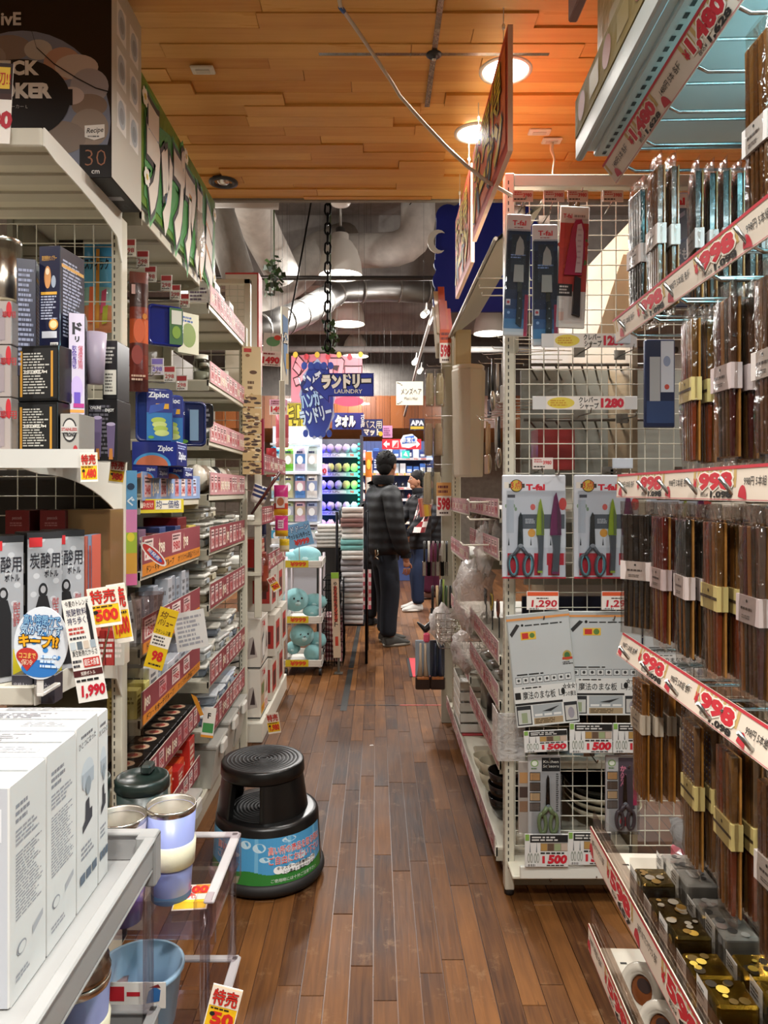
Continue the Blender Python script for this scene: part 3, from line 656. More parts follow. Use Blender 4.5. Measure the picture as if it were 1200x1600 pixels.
def art_side(m,d,h):m.BARS(d*.1,h*.2,d*.9,h*.9,22,'#9aa0b8',1);m.R(d*.05,h*.82,d*.95,h*.85,'#c9953c',1)
L_box('tumbler_carton','dark blue upright tumbler carton at the front of second left shelf','box',27,55,404,588,1.84,.11,'#1d2036',dark_text('#1d2036','#8a90aa',None,20),art_side,side='#1b1d30',rz=.3)
L_box('tumbler_carton','dark blue upright tumbler carton with gold cup pictures on black boxes','box',60,95,384,560,1.86,.12,'#1b1e38',art_set,art_side,side='#1b1d30',rz=-.12)
def art_black(m,w,h):
    m.R(w*.03,h*.05,w*.97,h*.95,'#101010',1);m.BARS(w*.22,h*.12,w*.80,h*.88,15,'#b8b6ae',2,fill=.5);[m.R(w*a,h*.08,w*(a+.05),h*.9,'#c08a30',2)for a in(.05,.15,.83)];m.TX('PREMIUM',w*.5,h*.5,h*.05,'#e8e4da',.01,w=w*.5,L=3)
L_box('tumbler_carton','upper black flat carton covered in small print on the second left shelf','box',18,95,540,627,1.83,.13,'#141414',art_black,None,side='#0f0f10',rz=-.16)
L_box('tumbler_carton','lower black flat carton covered in small print on the second left shelf','box',18,93,628,708,1.83,.13,'#141414',art_black,None,side='#0f0f10',rz=-.16)
def art_white(m,w,h):
    m.TX('ド',w*.52,h*.80,w*.62,'#16161c',.05,L=2);m.TX('リ',w*.52,h*.72,w*.3,'#16161c',.05,L=2)
    m.TX('飲み物長持ち',w*.35,h*.64,w*.22,'#5a3fa0',.03,vert=True,L=2);m.TX('保温保冷両用',w*.72,h*.64,w*.22,'#c83a52',.03,vert=True,L=2);m.D(w*.5,h*.26,w*.36,h*.12,'#c9b4e6',2);m.R(w*.34,h*.08,w*.72,h*.22,'#6a4fc0',3);m.R(w*.1,h*.02,w*.95,h*.05,'#e9a04a',2);m.R(w*.3,h*.07,w*.95,h*.11,'#b82c86',4)
L_box('bottle_carton','slim white and lilac bottle carton with black sides on second shelf','box',108,132,489,648,1.88,.10,'#d6cde2',art_white,lambda m,d,h:(m.R(.001,.001,d-.001,h-.001,'#17161a',1),m.BARS(d*.2,h*.1,d*.8,h*.9,10,'#55525a',2)),side='#141317',rz=.32)
def tumbler(name,label,loc,r0,r1,h,col,fin,band=None,lid=None,group=None,cat='tumbler',rim='#c9c2b6',n=32,inside='#a39a8c'):
    t=thing(name,label,cat,loc,group=group)
    m=MB();m.lathe([(0,0),(r0*.96,0),(r0,.003),(r0+(r1-r0)*.94,h*.94),(r0+(r1-r0)*.94-.004,h*.94)]if rim else[(0,0),(r0*.96,0),(r0,.003),(r1,h),(r1-.003,h),(r0-.003,.006),(0,.006)],n,col,fin);part(t,'body',m)
    if rim:
        m=MB();m.lathe([(r0+(r1-r0)*.93,h*.93),(r1*1.005,h*.955),(r1*1.01,h*.985),(r1*.985,h),(r1*.93,h*.985),(r1*.88,h*.55),(r0*.86,h*.06),(0,h*.06)],n,rim,'metal',fins=['metal']*3+['dullmetal']*4);part(t,'steel_rim',m,'brushed steel rim and inside')
    if band:
        z0,z1,bc=band;ra,rb=r0+(r1-r0)*z0+.0035,r0+(r1-r0)*z1+.0035
        m=MB();m.lathe([(ra-.004,z0*h),(ra,z0*h+.002),(rb,z1*h-.002),(rb-.004,z1*h)],n,bc,'rubber');part(t,'silicone_band',m,'cream silicone band')
    if lid:
        m=MB();m.lathe([(r1*1.0,h*.97),(r1*1.05,h*.98),(r1*1.05,h+.012),(r1*1.0,h+.018),(r1*.92,h+.018),(r1*.9,h+.011),(0,h+.009)],n,lid,'plastic');m.rbox(-r1*.22,r1*.22,r1*.35,r1*1.02,h+.012,h+.03,lid,'plastic',.004);part(t,'lid',m)
    return t
c=at(12,620,1.80);tumbler('steel_tumbler','large bare steel tumbler standing above the left edge boxes',(sx(5,1.95),1.95,sz(470,1.95)),.040,.046,.16,'#b7b0a4','metal')
for k,(a,b,y0,y1)in enumerate(((-18,18,470,538),(-18,17,539,620),(-18,17,621,706))):
    L_box('tumbler_carton','greyish carton with a tumbler photo at the left edge, %s of the stack'%('topmost','middle one','lowest')[k],'box',a,b,y0,y1,1.80,.12,'#a79c98',lambda m,w,h:(m.D(w*.55,h*.45,w*.16,h*.38,'#8b7f84',1),m.R(w*.4,h*.1,w*.72,h*.6,'#94888c',2),m.D(w*.9,h*.8,w*.12,h*.18,'#b8272f',2),m.TX('専用',w*.9,h*.62,h*.12,'#a52028',.02,L=3)),None,side='#8f8682')
t=thing('clear_cup','clear lilac plastic cup standing on a black box on the second shelf','cup',(sx(149,1.95),1.95,sz(600,1.95)))
m=MB();m.lathe([(0,0),(.021,0),(.029,.135),(.027,.135),(.019,.004),(0,.004)],24,'#c9bccf','frost');part(t,'cup_body',m)
m=MB();m.lathe([(0,.004),(.0185,.005),(.022,.06),(0,.061)],20,'#6b5580','plastic');part(t,'inner_print',m)
def art_tumblers(m,w,h):
    m.TX('ONLINE',w*.28,h*.84,h*.05,'#d8d6d2',.02,w=w*.36,L=2);m.TX('ENJOY',w*.75,h*.80,h*.05,'#d8d6d2',.02,w=w*.3,L=2);m.BARS(w*.05,h*.1,w*.9,h*.92,12,'#55525a',1)
    for x,s in((.35,1),(.80,.85)):m.PG([(w*(x-.10),h*.06),(w*(x+.10),h*.06),(w*(x+.15),h*.7*s),(w*(x-.15),h*.7*s)],'#5f5070',3);m.D(w*x,h*.7*s,w*.15,h*.03,'#a79ab4',4);m.PG([(w*(x-.07),h*.02),(w*(x+.07),h*.02),(w*(x+.05),h*.2),(w*(x-.05),h*.2)],'#b0702e',4)
L_box('tumbler_carton','black carton with two violet tumbler pictures beside the left post','box',137,183,624,720,1.98,.11,'#151416',art_tumblers,None,side='#111012')
L_box('tumbler_carton','black carton with a white label standing behind the clear cup','box',160,183,532,624,2.0,.10,'#191819',lambda m,w,h:(m.BARS(w*.15,h*.6,w*.9,h*.9,5,'#b5b2aa',2),m.R(w*.1,h*.08,w*.95,h*.5,'#c9c5b8',2),m.BARS(w*.2,h*.12,w*.8,h*.45,6,'#55524c',3)),None,side='#111012')
def art_steel(m,w,h):
    m.D(w*.5,h*.62,w*.38,h*.28,'#2b2a2c',2);m.D(w*.5,h*.62,w*.32,h*.235,'#c8c5c0',3);m.R(w*.08,h*.56,w*.92,h*.70,'#c2bfba',4);m.TX('STAINLESS',w*.5,h*.60,h*.07,'#a8272c',.03,w=w*.8,L=5);m.TX('STRONG',w*.5,h*.47,h*.09,'#1d1c1e',.05,w=w*.6,L=5);m.TX('カップ',w*.35,h*.10,h*.07,'#222222',.02,L=2);m.D(w*.8,h*.15,w*.12,h*.12,'#b43038',2)
L_box('mug_carton','small silver carton with a round stainless emblem at shelf front','box',94,124,646,714,1.82,.10,'#aaa69f',art_steel,None,side='#8a8680')
# food bags seen through the grid
def bag(name,label,px0,px1,pt,pb,Y,cols,art=None,cat='bag',fin='crinkle',d=.03,rz=0,hang=True,group=None):
    x0,x1,z0,z1=sx(px0,Y),sx(px1,Y),sz(pb,Y),sz(pt,Y);w,h=x1-x0,z1-z0
    t=thing(name,label,cat,((x0+x1)/2,Y,z0),rz,group);m=MB();nx,nz=7,10;g=random.Random(int(px0*7+pt));ids={}
    for side in(-1,1):
        for j in range(nz+1):
            for i in range(nx+1):
                u,v=i/nx,j/nz;e=(max(0,4*u*(1-u))**.5)*(min(1,6*v,6*(1-v))**.7);y=side*d/2*e+.004*(g.random()-.5)*e
                ids[side,i,j]=m.p(((u-.5)*w,y,v*h))
    for j in range(nz):
        for i in range(nx):
            c=cols[min(len(cols)-1,int((1-(j+.5)/nz)*len(cols)))]
            m.face([ids[-1,i,j],ids[-1,i+1,j],ids[-1,i+1,j+1],ids[-1,i,j+1]],c,fin,True);m.face([ids[1,i+1,j],ids[1,i,j],ids[1,i,j+1],ids[1,i+1,j+1]],cols[0],fin,True)
    part(t,'pouch',m)
    if art:m=MB();m.M=FF(-w/2,-d/2-.001,0);art(m,w,h);part(t,'printed_front',m)
    return t
bag('ice_pop_bag','sky blue bag of coloured sticks hanging behind the left grid',132,176,380,520,2.55,['#3f8fc0','#58a6cc','#8fb8b0','#c9825a'],lambda m,w,h:(m.TX('スティック',w*.5,h*.70,h*.10,'#101828',.03,w=w*.85,L=2),m.PG([(w*.2,h*.1),(w*.36,h*.1),(w*.4,h*.5),(w*.25,h*.5)],'#d9653a',2),m.PG([(w*.45,h*.04),(w*.58,h*.04),(w*.60,h*.92),(w*.48,h*.92)],'#c98a2e',1),m.PG([(w*.62,h*.2),(w*.8,h*.22),(w*.85,h*.48),(w*.68,h*.45)],'#d2557a',2),m.PG([(w*.68,h*.08),(w*.86,h*.1),(w*.9,h*.3),(w*.72,h*.28)],'#b5b83a',2)))
bag('snack_bag','dark brown and orange bag hanging behind the left grid',92,130,375,500,2.56,['#1c1512','#3a1c12','#6e2c14','#2a120e'])
# stickers on the shelf edge
def sticker(label,px,py,Y,w,h,big,small,rot=0,dark='#e8b818',red='#c8281e',face='F',name='price_sticker'):
    m=MB();c=at(px,py,Y);m.M=(frame(c,X_,Z_)if face=='F' else frame(c,(X_*.8+Y_*.6).normalized(),Z_))@Matrix.Rotation(rot,4,'Z')
    m.box(-w/2,w/2,-h/2,h/2,-.0015,0,'#efe6d8','card');m.R(-w*.47,-h*.42,w*.47,h*.47,dark,1);m.R(-w*.47,h*.05,w*.47,h*.47,'#e8d6c4',2);m.TX('特売',0,h*.13,h*.26,red,.06,w=w*.82,L=4,out='#7a1410',outw=.04)
    m.TX(big,w*.06,-h*.33,h*.27,red,.05,w=w*.75,L=4);m.BARS(-w*.4,-h*.02,w*.4,h*.04,1,'#2a1a10',4);m.D(-w*.30,-h*.12,w*.09,h*.05,'#1c1a18',4);m.R(-w*.5,-h*.5,w*.5,-h*.43,'#efe6d8',2);m.M=None
    return solo(m,name,label,'price tag')
sticker('yellow and red price sticker on the second left shelf edge',139,730,1.715,.040,.068,'1,480','',.03);sticker('smaller tilted yellow and red price sticker at the left post',183,737,2.10,.044,.068,'980','',-.12)

# ------------------------------------------------------------------ third shelf: bottle cartons and hand-made signs
def art_bottle(m,w,h):
    for k in range(14):m.D(w*(.1+.8*((k*37)%11)/10),h*(.45+.5*((k*53)%13)/12),w*.09,h*.02,'#c4c6ca',1)
    m.R(0,h*.955,w,h,'#26262a',2);m.R(w*.05,h*.90,w*.42,h*.965,'#cf2a30',3);m.TX('炭酸用',w*.5,h*.76,h*.085,'#20202a',.03,w=w*.86,L=4);m.TX('ボトル',w*.68,h*.69,h*.04,'#20202a',.02,w=w*.4,L=4)
    m.PG([(w*.20,h*.04),(w*.66,h*.04),(w*.66,h*.46),(w*.56,h*.56),(w*.32,h*.56),(w*.20,h*.46)],'#17161a',4);m.D(w*.44,h*.60,w*.13,h*.05,'#17161a',4);m.D(w*.44,h*.605,w*.075,h*.026,'#a8a8ac',5);m.TX('耐圧設計',w*.80,h*.5,w*.15,'#b43a3a',.0,vert=True,L=4);m.R(w*.7,h*.02,w*.98,h*.22,'#c9b820',3)
def art_bottle_l(m,d,h):m.R(.001,.001,d-.001,h-.001,'#121214',.5);[m.R(d*.3,h*a,d*.85,h*(a+.14),'#a39c92',1)for a in(.72,.50)];m.D(d*.55,h*.57,d*.16,h*.05,'#55504a',2);m.D(d*.7,h*.36,d*.16,h*.05,'#c9b820',1);m.BARS(d*.1,h*.05,d*.9,h*.3,8,'#4a4a4e',1)
def bottle_carton(px,pt,Y,rz,label,h=.37):
    w=.088;c=at(px,pt,Y);t=thing('bottle_carton',label,'box',(c.x,c.y,1.001),rz,'fizzy drink bottle cartons');h=c.z-1.0
    m=MB();m.rbox(-w/2,w/2,0,w,0,h,'#141416','card',.002);part(t,'carton',m)
    m=MB();m.M=FF(-w/2,-.0002,0);m.R(.001,.001,w-.001,h-.001,'#a7a9ae',.5);art_bottle(m,w,h);part(t,'printed_front',m)
    m=MB();m.M=FL(-w/2-.0002,w,0);art_bottle_l(m,w,h);part(t,'printed_side',m)
    return t
bottle_carton(8,838,1.84,.75,'grey and black fizzy drink bottle carton nearest the left picture edge');bottle_carton(70,832,1.90,.78,'grey and black fizzy drink bottle carton, middle one behind the round sign');bottle_carton(106,829,1.98,.72,'grey and black fizzy drink bottle carton next to the orange box')
L_box('bottle_carton','slim coral and black bottle carton beside the grey bottle cartons','box',122,133,838,1000,2.12,.07,'#c56a58',lambda m,w,h:m.R(w*.3,h*.1,w*.6,h*.9,'#1d1a1a',1),lambda m,d,h:m.R(0,0,d,h,'#b8604e',1),side='#b06050')
L_box('bottle_carton','slim pale blue bottle carton leaning beside the coral one','box',131,143,836,1000,2.14,.07,'#8aa6c4',lambda m,w,h:m.R(w*.7,h*.1,w*.95,h*.9,'#c9604e',1),lambda m,d,h:m.R(0,0,d,h,'#c9604e',1),side='#7a98b8')
L_box('cardboard_box','plain brown cardboard box at the back of the third shelf','box',95,172,796,1015,2.24,.12,'#8a6842',lambda m,w,h:m.R(w*.02,h*.01,w*.98,h*.02,'#6e5232',1),None,side='#7c5c38')
for k,(a,b)in enumerate(((8,46),(62,102))):L_box('red_carton','dark red carton top at the back of the third shelf, %s'%('nearer the picture edge','beside the cardboard box')[k],'box',a,b,797,900,2.22,.12,'#7e1c1e',lambda m,w,h:(m.TX('peacock',w*.5,h*.86,h*.05,'#c9a0a0',0,w=w*.4,L=2),m.BARS(w*.2,h*.75,w*.8,h*.82,2,'#b07070',1)),None,side='#5a1416')
t=thing('round_sign','round blue and white hand-lettered sign in front of bottle cartons','sign',at(64,1062,1.70))
R_=57/F0*1.70;m=MB();m.M=frame(at(64,1005,1.70),X_,Z_)@Matrix.Rotation(-.06,4,'Z');m.prism([(R_*.74*math.cos(2*PI*k/40),R_*math.sin(2*PI*k/40))for k in range(40)],.003,'#d9dfe6','card');part(t,'board',m,world=True)
m=MB();m.eps=.0005;m.M=frame(at(64,1005,1.70),X_,Z_)@Matrix.Rotation(-.06,4,'Z');g=random.Random(4)
for k in range(26):
    a,r=g.uniform(0,6.28),R_*.9*g.random()**.5;rr=R_*g.uniform(.04,.1);m.D(r*.7*math.cos(a),r*math.sin(a),rr*min(1,1.1-r/R_+.25),None,'#3f86c8',1,12)
m.D(0,-R_*.70,R_*.5,R_*.24,'#2f74bc',1);m.D(-R_*.35,-R_*.36,R_*.30,R_*.22,'#b8322c',3);m.PG([(-R_*.62,-R_*.45),(-R_*.08,-R_*.45),(-R_*.33,-R_*.78)],'#b8322c',3)
m.TX('高い密閉力で',0,R_*.52,R_*.22,'#8fc0e0',.03,w=R_*1.0,L=4,out='#1f4f86',outw=.09);m.TX('気が抜けず',0,R_*.25,R_*.22,'#b8d8ec',.03,w=R_*1.15,L=4,out='#1f4f86',outw=.09);m.TX('キープ!?',-R_*.05,-R_*.08,R_*.26,'#e8a41c',.05,w=R_*1.1,L=4,out='#2a2018',outw=.06);m.TX('ココまで',-R_*.34,-R_*.42,R_*.13,'#e8b45c',.03,w=R_*.46,L=5);m.TX('保冷',-R_*.34,-R_*.60,R_*.12,'#e8c8a8',.02,L=5);m.BARS(R_*.02,-R_*.68,R_*.58,-R_*.30,3,'#cfe2f2',5);m.M=None
part(t,'lettering',m,world=True);c=at(64,1050,1.71);m=MB();m.rbox(c.x-.008,c.x+.008,1.703,1.80,1.003,1.012,'#d8d4ce','plastic');m.rbox(c.x-.008,c.x+.008,1.7035,1.708,1.003,c.z+.03,'#d8d4ce','plastic');part(t,'clip',m,world=True)
t=thing('price_card','long tilted white price card reading 1,990 before the third shelf','price card',at(140,1098,1.66))
M_=frame(at(132,1015,1.66),X_,Z_)@Matrix.Rotation(.17,4,'Z');w,h=.066,.235;m=MB();m.M=M_;m.box(-w/2,w/2,-h/2,h/2,-.002,0,'#e2ded6','card');part(t,'card',m,world=True)
m=MB();m.eps=.0005;m.M=M_;m.TX('今夏のトレンド',0,h*.43,h*.045,'#26262a',.02,w=w*.8,L=2,al='c');m.TX('炭酸飲料',-w*.06,h*.34,h*.055,'#20204a',.03,w=w*.7,L=2);m.TX('持ち歩く!',-w*.06,h*.26,h*.055,'#20204a',.03,w=w*.7,L=2);m.PG([(w*.28,h*.06),(w*.40,h*.06),(w*.40,h*.36),(w*.36,h*.44),(w*.31,h*.44),(w*.28,h*.36)],'#1b1a1e',2);m.BARS(-w*.42,h*.15,w*.25,h*.23,2,'#b04038',2);m.BARS(-w*.42,h*.10,w*.25,h*.14,1,'#33333a',2)
for k in range(4):m.R(w*(-.45+.23*k),h*.01,w*(-.27+.23*k),h*.085,('#b8c0c4','#5f6a72','#c9b9a8','#9aa6ae')[k],2)
m.TX('真空断熱だからさ',0,-h*.05,h*.045,'#26262a',.02,w=w*.86,L=2);m.R(-w*.1,-h*.17,w*.46,-h*.08,'#b8322c',2);m.TX('超圧大容量',w*.18,-h*.15,h*.05,'#f0ece4',.03,w=w*.5,L=3);m.BARS(-w*.46,-h*.17,-w*.14,-h*.08,2,'#33333a',2);m.R(-w*.5,-h*.25,w*.5,-h*.19,'#4a1a1a',2);m.TX('炭酸ボトル',0,-h*.24,h*.03,'#e8dcd0',.02,w=w*.5,L=3)
m.BARS(-w*.44,-h*.31,w*.44,-h*.27,1,'#222222',2);m.TX('1,990',w*.06,-h*.44,h*.10,'#b8182c',.05,w=w*.82,slant=.12,L=3);m.M=None;part(t,'lettering',m,world=True);m=MB();m.tube([(-.66,1.666,1.16),(-.66,1.70,1.012),(-.66,1.80,1.005)],.002,5,'#b8b4ac','metal');part(t,'wire_clip',m,world=True)
st_=sticker('tilted yellow sticker reading 500 beside the long white price card',163,948,1.72,.072,.092,'500','',.14);m=MB();m.tube([(0,.002,.04),(0,.05,.02),(-.05,.09,1.004-st_.location.z)],.002,5,'#b8b4ac','metal');part(st_,'wire_clip',m);sticker('yellow sticker reading 1,000 tilted at the left post',187,958,1.80,.046,.145,'1,000','',.16)
for k,(px,c)in enumerate(((158,'#8a2622'),(172,'#a02c28'),(186,'#b8b2a6'))):L_box('small_carton','small %s carton low on the third shelf by the post'%('dark red','bright red','pale grey')[k],'box',px-8,px+8,985,1040,2.2,.05,c,lambda m,w,h:m.BARS(w*.1,h*.2,w*.9,h*.8,4,'#d8ccc4',1),None)
for k,px in enumerate((35,70)):L_box('bottle_carton','dark printed bottle carton low behind the round sign, %s'%('nearer the picture edge','farther along')[k],'box',px-17,px+15,1055,1100,1.82,.05,'#3b3a44',lambda m,w,h:(m.TX('半端ない',w*.5,h*.4,h*.3,'#c9c6d0',.02,w=w*.8,L=2),m.D(w*.12,h*.5,w*.1,h*.14,'#c9b820',2)),None)
# ------------------------------------------------------------------ foreground cart with white cartons and tumblers
XR=-.352
def cart(name,label,x0,x1,y0,y1,trays,col,fin,posts,rim=.045):
    t=thing(name,label,'cart',((x0+x1)/2,(y0+y1)/2,0))
    for z in trays:
        m=MB();m.rbox(x0,x1,y0,y1,z-.008,z,col,fin,.003);e=.006
        for a in((x0,x0+e,y0,y1),(x1-e,x1,y0,y1),(x0,x1,y0,y0+e),(x0,x1,y1-e,y1)):m.rbox(*a,z,z+rim,col,fin,.002)
        for a in((x0-.004,x0+.014,y0,y1),(x1-.014,x1+.004,y0,y1),(x0,x1,y1-.014,y1+.004)):m.rbox(*a,z+rim-.003,z+rim+.003,'#c9c4c4' if fin=='clear' else col,'frost',.002)
        part(t,'tray',m,world=True)
    for x,y in posts:
        m=MB();m.tube([(x,y,.03),(x,y,max(trays)+rim*.6)],.0085,10,'#e8e4e6','clear')
        part(t,'post',m,world=True);m=MB();m.rbox(x-.016,x+.016,y-.016,y+.016,max(trays)-.03,max(trays)+rim+.004,col,fin,.003);part(t,'corner_bracket',m,world=True)
    return t
cart('storage_cart','frosted white plastic cart in the left foreground carrying white cartons',-.86,XR,.45,1.19,(.885,.60,.32),'#b2b1af','frost',((XR-.012,1.175),(XR-.012,.47),(-.84,1.175)))
def art_wside(seed,pic):
    def f(m,d,h):
        m.R(.001,.001,d-.001,h-.001,'#d4d3d0',.5)
        if pic==0:m.BARS(d*.15,h*.80,d*.6,h*.90,3,'#8a8a90',1,seed=seed);m.BARS(d*.15,h*.70,d*.85,h*.78,4,'#9a9aa0',1,seed=seed);m.BARS(d*.15,h*.36,d*.9,h*.67,20,'#8f8f96',1,seed=seed+1,fill=.4);m.D(d*.30,h*.22,d*.13,h*.03,'#9a9aa0',1);m.D(d*.30,h*.22,d*.10,h*.023,'#d4d3d0',2);m.PG([(d*.6,h*.21),(d*.9,h*.25),(d*.9,h*.28),(d*.6,h*.25)],'#a8a8ac',1);m.BARS(d*.15,h*.08,d*.6,h*.12,2,'#9a9aa0',1,seed=seed)
        else:
            m.TX('ひとつになった',d*.5,h*.87,h*.030,'#55555c',.01,w=d*.8,L=1,slant=.1,rot=.04);m.BARS(d*.2,h*.91,d*.75,h*.94,1,'#77777c',1);m.D(d*.5,h*.70,d*.30,h*.09,'#c3c9ce',1);m.R(d*.25,h*.64,d*.78,h*.72,'#aab2ba',2);m.D(d*.5,h*.64,d*.12,h*.05,'#8f979e',3)
            m.PG([(d*.26,h*.40),(d*.70,h*.44),(d*.70,h*.50),(d*.58,h*.50),(d*.55,h*.57),(d*.40,h*.56),(d*.38,h*.46),(d*.26,h*.44)],'#3a3a40',2);m.BARS(d*.2,h*.25,d*.85,h*.33,3,'#8f8f96',1,seed=seed);[m.R(d*(.14+.28*k),h*.13,d*(.36+.28*k),h*.18,'#5f6a78',2)for k in range(3)]
    return f
def art_wfront(m,w,h):m.R(w*.05,h*.75,w*.95,h*.9,'#d2d4d8',1);m.TX('ちょいバン',w*.45,h*.64,h*.07,'#3a4a6a',.01,slant=.2,w=w*.9,L=2);m.R(w*.2,h*.22,w*.82,h*.56,'#8fa0b4',1);m.R(w*.3,h*.16,w*.7,h*.24,'#7d90a6',2);m.TX('480mL',w*.7,h*.10,h*.035,'#4a4a50',.0,w=w*.4,L=2);m.BARS(w*.1,h*.03,w*.95,h*.08,2,'#77777c',2)
wy=.842;tops=lambda m,w,d:(m.R(0,d*.46,w,d*.54,'#d0d2d4',1,'clear'),m.BARS(w*.1,d*.56,w*.7,d*.9,4,'#8d8d92',1),m.R(w*.5,d*.1,w*.9,d*.35,'#d6d6d4',1),m.BARS(w*.52,d*.12,w*.88,d*.33,3,'#9a9a9e',2))
for k,(d,hh)in enumerate(((.094,.256),(.094,.258),(.080,.262),(.042,.256))):
    for j,xa in enumerate((-.42,-.60)):
        if k==3 and j==1:continue
        w=.17;t=thing('white_carton','white printed carton, %s from the near end of the row along the cart edge'%NTH[k]if j==0 else 'white printed carton in the back row by left edge, %s from near end'%NTH[k],'box',(xa-w/2,wy,.8855),0,'white cartons on the cart')
        m=MB();m.rbox(-w/2,w/2,0,d-.002,0,hh,'#d0cfcc','card',.002);part(t,'carton',m)
        m=MB();m.M=FR(w/2+.0002,0,0);art_wside(k*3,1 if k>=2 else 0)(m,d-.002,hh);part(t,'printed_side',m)
        m=MB();m.M=FF(-w/2,-.0002,0);m.R(.002,.002,w-.002,hh-.002,'#b4b7bd',.5);art_wfront(m,w,hh);part(t,'printed_front',m)
        m=MB();m.M=FT(-w/2,0,hh+.0002);tops(m,w,d);part(t,'printed_top',m)
    wy+=d
m=MB();m.rbox(-.62,-.585,.9,1.0,.8855,.98,'#d2d0cc','plastic',.004);m.M=None
lt=tumbler('lidded_tumbler','lavender tumbler with twisted steel lid under the white cart tray',(-.437,1.075,.6005),.036,.047,.172,'#7a7fa4','plastic',(.38,.66,'#cdc8ae'))
m=MB();m.lathe([(.046,0),(.0475,.008),(.044,.016),(.045,.022),(.038,.03),(.036,.045),(.020,.052),(0,.052)],28,'#aaa49a','metal');m.tube([(-.03,0,.04),(-.024,0,.072),(.01,0,.078),(.034,0,.046)],.006,8,'#b4aea4','metal');m.v=[v+Vector((0,0,.173))for v in m.v];part(lt,'screw_lid',m,'twisted steel screw lid')
# second clear cart
cart('storage_cart','clear acrylic cart behind the white one holding upright tumblers',-.78,-.272,1.215,1.46,(.745,.50,.28),'#f1ecee','clear',((-.284,1.448),(-.286,1.228),(-.77,1.448)),rim=.055)
lt=tumbler('travel_tumbler','lavender travel tumbler with cream band and steel rim on clear cart',(-.372,1.335,.7455),.0345,.0445,.168,'#8089b8','plastic',(.36,.62,'#cdc8ae'))
m=MB();m.lathe([(.0352,0),(.0358,.011),(.0352,.013)],30,'#3d5878','rubber');part(lt,'foot_ring',m,'dark blue rubber foot ring')
tumbler('travel_tumbler','steel rimmed tumbler sunk behind the white cart tray edge',(-.452,1.30,.7455),.0345,.0455,.162,'#9a94a0','plastic')
tumbler('coffee_tumbler','large dark green tumbler with lid behind the lavender tumbler',(-.445,1.40,.7455),.040,.048,.175,'#28332f','plastic',lid='#16211d',rim=None)
tumbler('coffee_tumbler','dark green lidded tumbler beside the white cartons',(-.545,1.385,.7455),.036,.042,.178,'#2a3531','plastic',lid='#1a2521',rim=None)
m=MB();m.lathe([(0,0),(.030,0),(.040,.09),(.037,.09),(.028,.004),(0,.004)],26,'#8f78c4','gloss');put(m,'violet_cup','violet plastic cup on the clear cart under the tray edge','cup',(-.433,1.262,.7455))
def bowlshape(R,h):return[(0,0),(R*.5,0),(R*.58,h*.06),(R*.86,h*.5),(R,h),(R*.965,h),(R*.82,h*.5),(R*.5,h*.1),(0,h*.1)]
for k,(x,y,z,c,l)in enumerate(((-.43,1.34,.505,'#8fb4cc','upper pale blue plastic tub on the lower tray of the clear cart'),(-.40,1.29,.285,'#7fa8c6','lower pale blue plastic tub on the bottom tray of the clear cart'))):
    m=MB();R=.075;m.lathe([(0,0),(.055,0),(.062,.01),(R*.98,.10),(R*1.05,.105),(R*1.05,.112),(R*.96,.112),(.055,.012),(0,.012)],32,c,'plastic');put(m,'plastic_tub',l,'tub',(x,y,z))
m=MB();m.lathe([(0,0),(.05,0),(.058,.03),(.062,.045)],24,'#c9c27a','plastic');m.lathe([(.062,.045),(.064,.06),(.055,.062),(0,.05)],24,'#c9a9a4','plastic');put(m,'plastic_tub','yellow and pink plastic tub peeking beside the pale blue tub','tub',(-.53,1.38,.505))
m=MB();m.M=FF(-.445,1.212,.628);m.box(0,.098,0,.042,-.002,0,'#e6e2da','card');m.R(.006,.012,.030,.036,'#b8202c',1);m.R(.034,.02,.056,.027,'#b8202c',1);m.PG([(.066,.008),(.088,.012),(.09,.03),(.08,.036),(.07,.028)],'#2f6aa8',1);m.PG([(.07,.034),(.09,.034),(.086,.04)],'#7a2020',1);m.M=None;solo(m,'shelf_card','white card with red and blue marks on the clear cart front','card')
m=MB();m.M=FT(-.358,1.285,.7475)@Matrix.Rotation(.1,4,'Z');m.box(0,.06,0,.082,-.0012,0,'#e8dfce','card');m.R(.002,.002,.058,.03,'#e8c218',1);m.R(.002,.032,.030,.08,'#e6d6cc',1);m.TX('500',.034,.052,.022,'#c4221e',.05,w=.045,L=3);m.TX('特売',.018,.034,.014,'#c4221e',.03,L=3);m.R(.032,.05,.058,.08,'#e87a1c',1);m.M=None
solo(m,'price_sticker','yellow and red price sticker lying flat in the clear cart tray','price tag')
sticker('red and yellow sticker low on the clear cart at the floor',348,1577,1.21,.05,.075,'50','',-.25)
